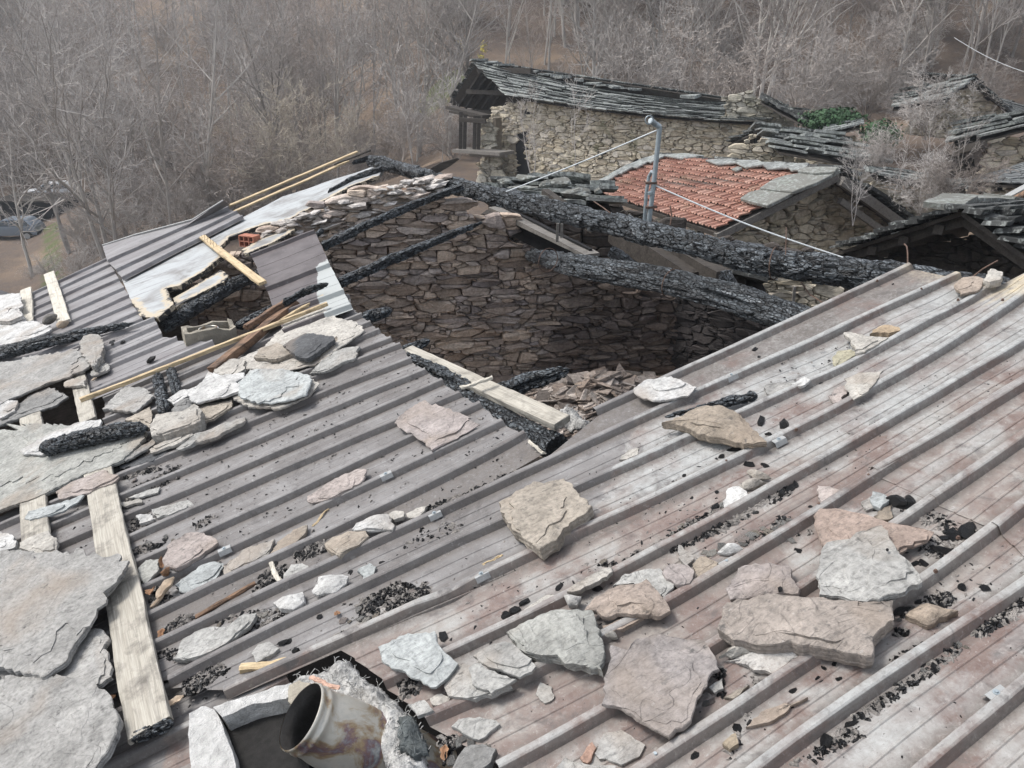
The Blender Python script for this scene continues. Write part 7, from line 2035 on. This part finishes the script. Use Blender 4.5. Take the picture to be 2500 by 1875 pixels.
# ------------------------------------------------------------------ crumbs: nobody could count them
def crumbs(name, zones, n, smin, smax, mat, label, seed, flat=.5):
    rd = random.Random(seed)
    mb = MB()
    tot = sum(z[2] for z in zones)
    for poly, c, wgt in zones:
        P = [tuple(rp(x, y, 0)[:2]) for x, y in px(c, poly)]
        x0, x1 = min(p[0] for p in P), max(p[0] for p in P); y0, y1 = min(p[1] for p in P), max(p[1] for p in P)
        k = 0; want = int(n * wgt / tot); tries = 0
        while k < want and tries < want * 40:
            tries += 1
            u, v = rd.uniform(x0, x1), rd.uniform(y0, y1)
            if not inside(P, u, v): continue
            if mnoise.noise(Vector((u * 9, v * 9, seed))) < -.1 + rd.uniform(-.3, .2): continue
            k += 1
            s = smin + (smax - smin) * rd.random() ** 2.5
            a = rd.uniform(0, 6.28); ca, sa = math.cos(a), math.sin(a)
            l = rd.uniform(.7, 2.2)
            vs = []
            for px_, py_, pz_ in ((-1, -.6, 0), (1, -.5, 0), (.8, .6, 0), (-.7, .7, 0), (rd.uniform(-.6, .6), -.2, flat), (rd.uniform(-.4, .6), .35, flat * rd.uniform(.6, 1.2))):
                X, Y = px_ * s * l, py_ * s
                vs.append((u + X * ca - Y * sa, v + X * sa + Y * ca, .008 + pz_ * s * 2 - .003))
            mb.add(vs, [(0, 1, 4), (1, 2, 5), (1, 5, 4), (2, 3, 5), (3, 0, 4), (3, 4, 5)])
    return tag(mb.build(name, mat, None, MR), label, 'debris', kind='stuff')
VAL = [([(300, 980), (700, 640), (760, 660), (1100, 450), (1050, 540), (700, 760), (400, 1000)], 'c1', 0)]
ZD = [([(480, 1190), (640, 1100), (820, 1010), (1080, 1080), (1010, 1180), (700, 1330), (480, 1350)], 'D', 14), ([(1500, 1000), (1560, 880), (1700, 860), (1640, 1060)], 'C', 3), ([(760, 1290), (1040, 1070), (1100, 1050), (1090, 1130), (700, 1350), (200, 1520)], 'D', 9), ([(900, 1230), (1080, 1000), (1060, 1100), (960, 1190)], 'D', 3),
      ([(1060, 340), (1400, 210), (1900, 0), (1920, 30), (1500, 230), (1120, 390)], 'D', 5), ([(830, 700), (950, 690), (1400, 560), (1450, 300), (900, 600)], 'D', 1),
      ([(400, 300), (560, 300), (1300, -120), (1320, -60), (1000, 130), (700, 270)], 'c2', 7), ([(900, 200), (1700, -250), (1760, -180), (1300, 60), (950, 220)], 'c2', 8), ([(1400, 130), (1850, 0), (1900, 100), (1400, 180)], 'c2', 3),
      ([(440, 480), (560, 320), (640, 320), (420, 480)], 'c3', 3), ([(1280, 230), (1480, 230), (1900, 420), (1900, 480), (1640, 600), (1500, 560), (1620, 420)], 'c3', 8), ([(1400, 1000), (1500, 880), (1700, 830), (1740, 900)], 'c3', 5),
      ([(1330, 1090), (1450, 1080), (1440, 1110), (1340, 1130)], 'c3', 1), ([(1250, 1300), (2212, 850), (2212, 950), (1500, 1290)], 'c3', 3), ([(400, 1470), (700, 1190), (1200, 850), (1900, 350), (1960, 400), (1260, 930), (770, 1270), (460, 1530)], 'J', 5), ([(100, 1640), (700, 1310), (780, 1400), (200, 1680)], 'J', 2), ([(1540, 600), (2212, 120), (2212, 240), (1600, 640)], 'J', 3),
      ([(780, 520), (960, 400), (1040, 420), (900, 520)], 'C', 0.5), ([(200, 200), (700, -50), (720, 60), (260, 280)], 'C', 4), ([(250, 470), (330, 420), (480, 480), (260, 560)], 'C', 2), ([(270, 720), (600, 620), (560, 680), (300, 760)], 'C', 2),
      ([(420, 1200), (480, 1000), (640, 1160), (560, 1230)], 'C', 3), ([(1380, 1080), (1480, 900), (1640, 1000), (1400, 1110)], 'C', 4), ([(470, 1560), (620, 1380), (760, 1290), (820, 1330), (600, 1560)], 'C', 4), ([(1000, 1380), (1300, 1260), (1700, 1250), (1400, 1370)], 'C', 3), ([(1180, 1500), (1640, 1260), (1700, 1300), (1250, 1560)], 'C', 2),
      ([(1700, 730), (2000, 620), (2100, 700), (1750, 830)], 'C', 4), ([(450, 1659), (600, 1600), (1150, 1700), (900, 1760), (500, 1720)], 'C', 5), ([(1240, 1100), (1420, 920), (1560, 1000), (1420, 1100), (1250, 1180)], 'a4', 9),
      ([(720, 960), (1100, 700), (1180, 720), (980, 860), (760, 960)], 'a3', 5), ([(830, 960), (1000, 940), (1100, 960), (820, 1040)], 'a3', 3), ([(1000, 440), (1200, 400), (1400, 440), (1060, 560)], 'A', 2), ([(1080, 1560), (1030, 1480), (1160, 1440), (1060, 1659)], 'c1', 4), ([(720, 1060), (900, 1080), (900, 1160), (800, 1180)], 'c1', 3), ([(1500, 730), (1700, 800), (1400, 1600), (1300, 1640)], 'c2', 2), ([(1150, 990), (1300, 1000), (1300, 1200), (1150, 1180)], 'c2', 3)]
crumbs('charcoal_crumbs', ZD, 9500, .0022, .012, M['charcoal'], 'black charcoal crumbs and soot strewn along the valleys of the sheets', 5, .7)
crumbs('stone_crumbs', ZD, 7500, .002, .017, M['ash'], 'grey stone crumbs and ash strewn along the valleys of the sheets', 6, .4)
ALL = [([(100, 1250), (900, 800), (1350, 1080), (1100, 1400), (500, 1720), (150, 1800)], 'p', 3), ([(1100, 1400), (1500, 1050), (2100, 1000), (2500, 1250), (2500, 1875), (1150, 1875)], 'p', 6), ([(1500, 1050), (2000, 850), (2500, 740), (2500, 1250), (2100, 1000)], 'p', 1)]
crumbs('fine_soot', ALL, 4000, .0015, .007, M['charcoal'], 'tiny black specks scattered over all the ribbed sheets', 9, .5)
crumbs('fine_grit', ALL, 4000, .0015, .008, M['ash'], 'tiny pale grit scattered over all the ribbed sheets', 10, .4)

# ------------------------------------------------------------------ small stone chips, one by one
CHIPS = []
for i in range(8):
    rd = random.Random(300 + i)
    k = rd.randint(5, 7)
    o2 = [(math.cos(6.283 * j / k + rd.uniform(-.35, .35)) * rd.uniform(.6, 1.3), math.sin(6.283 * j / k + rd.uniform(-.3, .3)) * rd.uniform(.45, .9)) for j in range(k)]
    bm = bmesh.new()
    lo = [bm.verts.new((x, y, 0)) for x, y in o2]; hi = [bm.verts.new((x * .93 + rd.uniform(-.05, .05), y * .93, .22 + rd.uniform(-.05, .08))) for x, y in o2]
    bm.faces.new(lo[::-1]); bm.faces.new(hi)
    for j in range(k): bm.faces.new((lo[j], lo[(j + 1) % k], hi[(j + 1) % k], hi[j]))
    bmesh.ops.triangulate(bm, faces=bm.faces)
    me_ = from_bm(bm, 'chip'); me_.materials.append(M['slate']); CHIPS.append(me_)
rd = random.Random(91)
def chips(n, c, poly, s0, s1):
    P = [tuple(rp(x, y, 0)[:2]) for x, y in px(c, poly)]
    x0, x1 = min(p[0] for p in P), max(p[0] for p in P); y0, y1 = min(p[1] for p in P), max(p[1] for p in P)
    k = 0
    while k < n:
        u, v = rd.uniform(x0, x1), rd.uniform(y0, y1)
        if not inside(P, u, v): continue
        k += 1
        s = rd.uniform(s0, s1)
        o = bpy.data.objects.new('stone_chip', rd.choice(CHIPS)); COL.objects.link(o)
        o.matrix_world = MR @ Matrix.Translation((u, v, .010)) @ Matrix.Rotation(rd.uniform(0, 6.28), 4, 'Z') @ Matrix.Rotation(rd.gauss(0, .12), 4, 'X') @ Matrix.Diagonal((s, s, s * rd.uniform(.6, 1.2), 1))
        q = TONE[rd.choice(('grey', 'light', 'pale', 'warm', 'rose', 'mid'))]; o.color = (*q, 1)
        tag(o, 'small thin stone chip lying loose among the crumbs in a valley of the ribbed sheets', 'stone chip', 'small stone chips in the valleys of the sheets')
for z in ((16, 'c2', [(420, 280), (900, 60), (1320, -120), (1340, -40), (1000, 160), (600, 330)], .014, .034), (14, 'c2', [(1000, 260), (1500, 60), (1700, 0), (1720, 80), (1300, 220)], .014, .034), (10, 'c3', [(420, 520), (560, 330), (760, 330), (600, 560)], .012, .03),
          (12, 'C', [(400, 1480), (900, 1380), (1300, 1240), (1700, 1300), (1200, 1520)], .010, .026), (10, 'D', [(300, 1280), (800, 1080), (1050, 1100), (700, 1320), (300, 1480)], .010, .024), (10, 'c2', [(1150, 990), (1320, 1000), (1300, 1240), (1000, 1440), (1000, 1340)], .012, .03),
          (10, 'c1', [(1060, 1480), (1150, 1440), (1420, 1480), (1300, 1659), (1060, 1640)], .010, .026), (8, 'C', [(280, 700), (560, 560), (700, 640), (330, 880)], .010, .024), (8, 'J', [(400, 1470), (700, 1190), (1200, 850), (1900, 350), (1960, 400), (1260, 930), (770, 1270), (460, 1530)], .008, .018), (8, 'c3', [(1280, 1000), (1500, 880), (1800, 860), (1500, 1060)], .010, .024),
          (10, 'A', [(60, 1340), (240, 1320), (700, 1290), (300, 1480)], .012, .028), (8, 'a4', [(1000, 400), (1200, 420), (1250, 560), (1020, 580)], .010, .022)): chips(*z)

# ------------------------------------------------------------------ leaves
def leaf(x, y, L, W, mat, label, curl, rz, tilt, h=.02):
    n, k = 10, 5
    vs, fs = [], []
    for i in range(n + 1):
        t = i / n
        w = W * math.sin(math.pi * min(.97, t * .92 + .05)) ** .8
        for j in range(k):
            s = (j / (k - 1) - .5)
            vs.append((L * (t - .5), s * w * (1 + .25 * math.sin(t * 11)), curl * (s * s * 4 * w + (t - .5) ** 2 * L) + .004 * mnoise.noise(Vector((t * 5, s * 5, rz)))))
    for i in range(n):
        for j in range(k - 1): fs.append((i * k + j, i * k + j + 1, (i + 1) * k + j + 1, (i + 1) * k + j))
    o = link('dry_leaf', mesh(vs, fs, 'leaf'), mat, None, MR @ Matrix.Translation(rp(x, y, h)) @ Matrix.Rotation(rz, 4, 'Z') @ Matrix.Rotation(tilt, 4, 'Y'), True)
    md = o.modifiers.new('thickness', 'SOLIDIFY'); md.thickness = .0006
    return tag(o, label, 'dry leaf')
leaf(410, 1402, .10, .05, M['deadleaf'], 'orange curled leaf leaning on the rose and cream slab', .5, -1.2, -.9, .05)
leaf(412, 1440, .12, .06, M['paleleaf'], 'pale curled oak leaf beside the long plank', .6, .5, -.3, .03)
leaf(392, 1468, .10, .025, M['paleleaf'], 'narrow pale leaf on edge below the pale oak leaf', .8, .6, -.2, .02)
leaf(370, 1448, .06, .05, M['deadleaf'], 'brown rosy leaf between the pale oak leaf and the long plank', .5, 1.5, .2, .02)
leaf(398, 1372, .06, .03, M['deadleaf'], 'small brown leaf standing behind the orange leaf', .6, 1.2, -.9, .03)
leaf(430, 1716, .07, .035, M['paleleaf'], 'pale leaf by the charred end of the long plank', .5, .3, .1, .015)
leaf(398, 1548, .05, .035, M['deadleaf'], 'brown leaf right of the middle of the long plank', .6, 1.2, -.4, .02)
leaf(1088, 1838, .05, .03, M['deadleaf'], 'tan leaf in the soot right of the mineral wool', .6, 1.0, -.4, .015)
leaf(824, 1500, .028, .025, M['deadleaf'], 'small orange leaf scrap on the soot patch of the valley', .4, .2, .2, .015)
leaf(130, 788, .16, .10, M['greywood'], 'crumpled grey brown sheet of paper between the two bleached planks', .9, .3, -.2, .05)
leaf(158, 800, .14, .08, M['paleleaf'], 'crumpled tan rag at the foot of the larger bleached plank', .9, .8, .1, .05)
leaf(270, 1710, .05, .03, M['deadleaf'], 'brown leaf at the edge of the rounded corner slab', .5, .5, .2, .02)
leaf(232, 928 + 0, .06, .03, M['paleleaf'], 'dry leaf against the foot of the long raw batten', .6, 1.0, .1, .06)

# ------------------------------------------------------------------ the antenna mast with its stays
D_ = 7.4
am = tag(empty('antenna_mast', Matrix.Translation(deep(1583, 534, D_))), 'grey galvanised antenna mast with a bent head beside a clamped second tube', 'antenna mast')
bpy.context.view_layer.update()
inv = am.matrix_world.inverted()
def mpart(name, mb, mat): mb.build(name, mat, am, inv)
m = MB(); m.tube([deep(1582, 560, D_), deep(1597, 440, D_), deep(1611, 308, D_)], .023, 12); mpart('mast', m, M['galv'])
m = MB(); m.tube([deep(1611, 310, D_), deep(1600, 303, D_), deep(1588, 294, D_ - .05)], .026, 12); mpart('bent_head', m, M['galv'])
m = MB(); q = deep(1585, 293, D_ - .06); m.tube([q + Vector((.035 * math.cos(t / 3.2), 0, .035 * math.sin(t / 3.2))) for t in range(21)], .006, 6); mpart('ring', m, M['galv'])
m = MB(); m.tube([deep(1572, 560, D_ + .1), deep(1578, 470, D_ + .1), deep(1584, 432, D_ + .1), deep(1591, 419, D_ + .08), deep(1598, 424, D_ + .05)], .018, 10); mpart('support_tube', m, M['galv'])
for y in (446, 505):
    m = MB(); a = deep(1576, y + 1, D_); b = deep(1604, y, D_); m.bar(a, b, .05, .02); mpart('clamp', m, M['rust'])
for y in (468,):
    m = MB(); m.tube([deep(1589, y, D_), deep(1590, y + 6, D_)], .034, 10); mpart('collar', m, M['galv'])
def stay(a, Da, b, Db, sag, label):
    A, B = deep(*a, Da), deep(*b, Db)
    m = MB(); m.tube([A.lerp(B, t / 16) - Vector((0, 0, sag * math.sin(math.pi * t / 16))) for t in range(17)], .0068, 6)
    tag(m.build('stay_cable', M['wire']), label, 'cable')
stay((1606, 317), D_, (1236, 468), 8.25, .01, 'white stay cable running down left from the mast head to the ridge log')
stay((1600, 453), D_, (2062, 630), 6.4, .03, 'white stay cable running down right from the middle of the mast')
# ------------------------------------------------------------------ small iron
def rod(pts, r, label, mat='galv'):
    m = MB(); m.tube(pts, r, 8); tag(m.build('iron_rod', M[mat]), label, 'rod')
rod([rw(2216, 646, -.02), rw(2216, 618, .02), rw(2214, 602, .03), rw(2208, 596, .03)], .0048, 'hooked iron rod standing at the top corner of the pink sheets', 'rust')
rod([rw(2372, 678, .02), rw(2400, 656, .06), rw(2436, 636, .09)], .0048, 'bent iron rod leaning beside the wedge stone on the ridge', 'rust')
rod([rw(1636, 550, -.04), rw(1640, 528, .02), rw(1636, 502, .10)], .006, 'thin iron spike standing in the ridge log in front of the red tiles', 'rust')
rod([rw(1450, 492, .02), rw(1470, 505, .04), rw(1490, 520, .02)], .005, 'rusty spike lying on the ridge log', 'rust')
rod([rw(1918, 622, -.03), rw(1919, 585, .05), rw(1920, 556, .10)], .004, 'thin upright wire beside the wire loop on the ridge log', 'rust')
rod([rw(1956, 688, -.35), rw(1976, 718, -.35), rw(2010, 740, -.35)], .005, 'thin rod slanting between the two long logs at their right end', 'rust')
# ------------------------------------------------------------------ air: smoke in the pit
def air(name, a, b, color, density, label, aniso=.2):
    m = MB(); m.box(a, b)
    mat = bpy.data.materials.new(name); mat.use_nodes = True
    nt = mat.node_tree
    for n_ in list(nt.nodes):
        if n_.type == 'BSDF_PRINCIPLED': nt.nodes.remove(n_)
    pv = nt.nodes.new('ShaderNodeVolumePrincipled')
    pv.inputs['Color'].default_value = (*color, 1); pv.inputs['Density'].default_value = density; pv.inputs['Anisotropy'].default_value = aniso
    nt.links.new(pv.outputs[0], [n_ for n_ in nt.nodes if n_.type == 'OUTPUT_MATERIAL'][0].inputs['Volume'])
    o = m.build(name, mat)
    o['kind'] = 'stuff'; o['label'] = label
    return o
air('haze', (-150, -60, -5.5), (150, 170, 62), (.80, .86, .92), 0.0009, 'thin cool haze over the wooded slope')
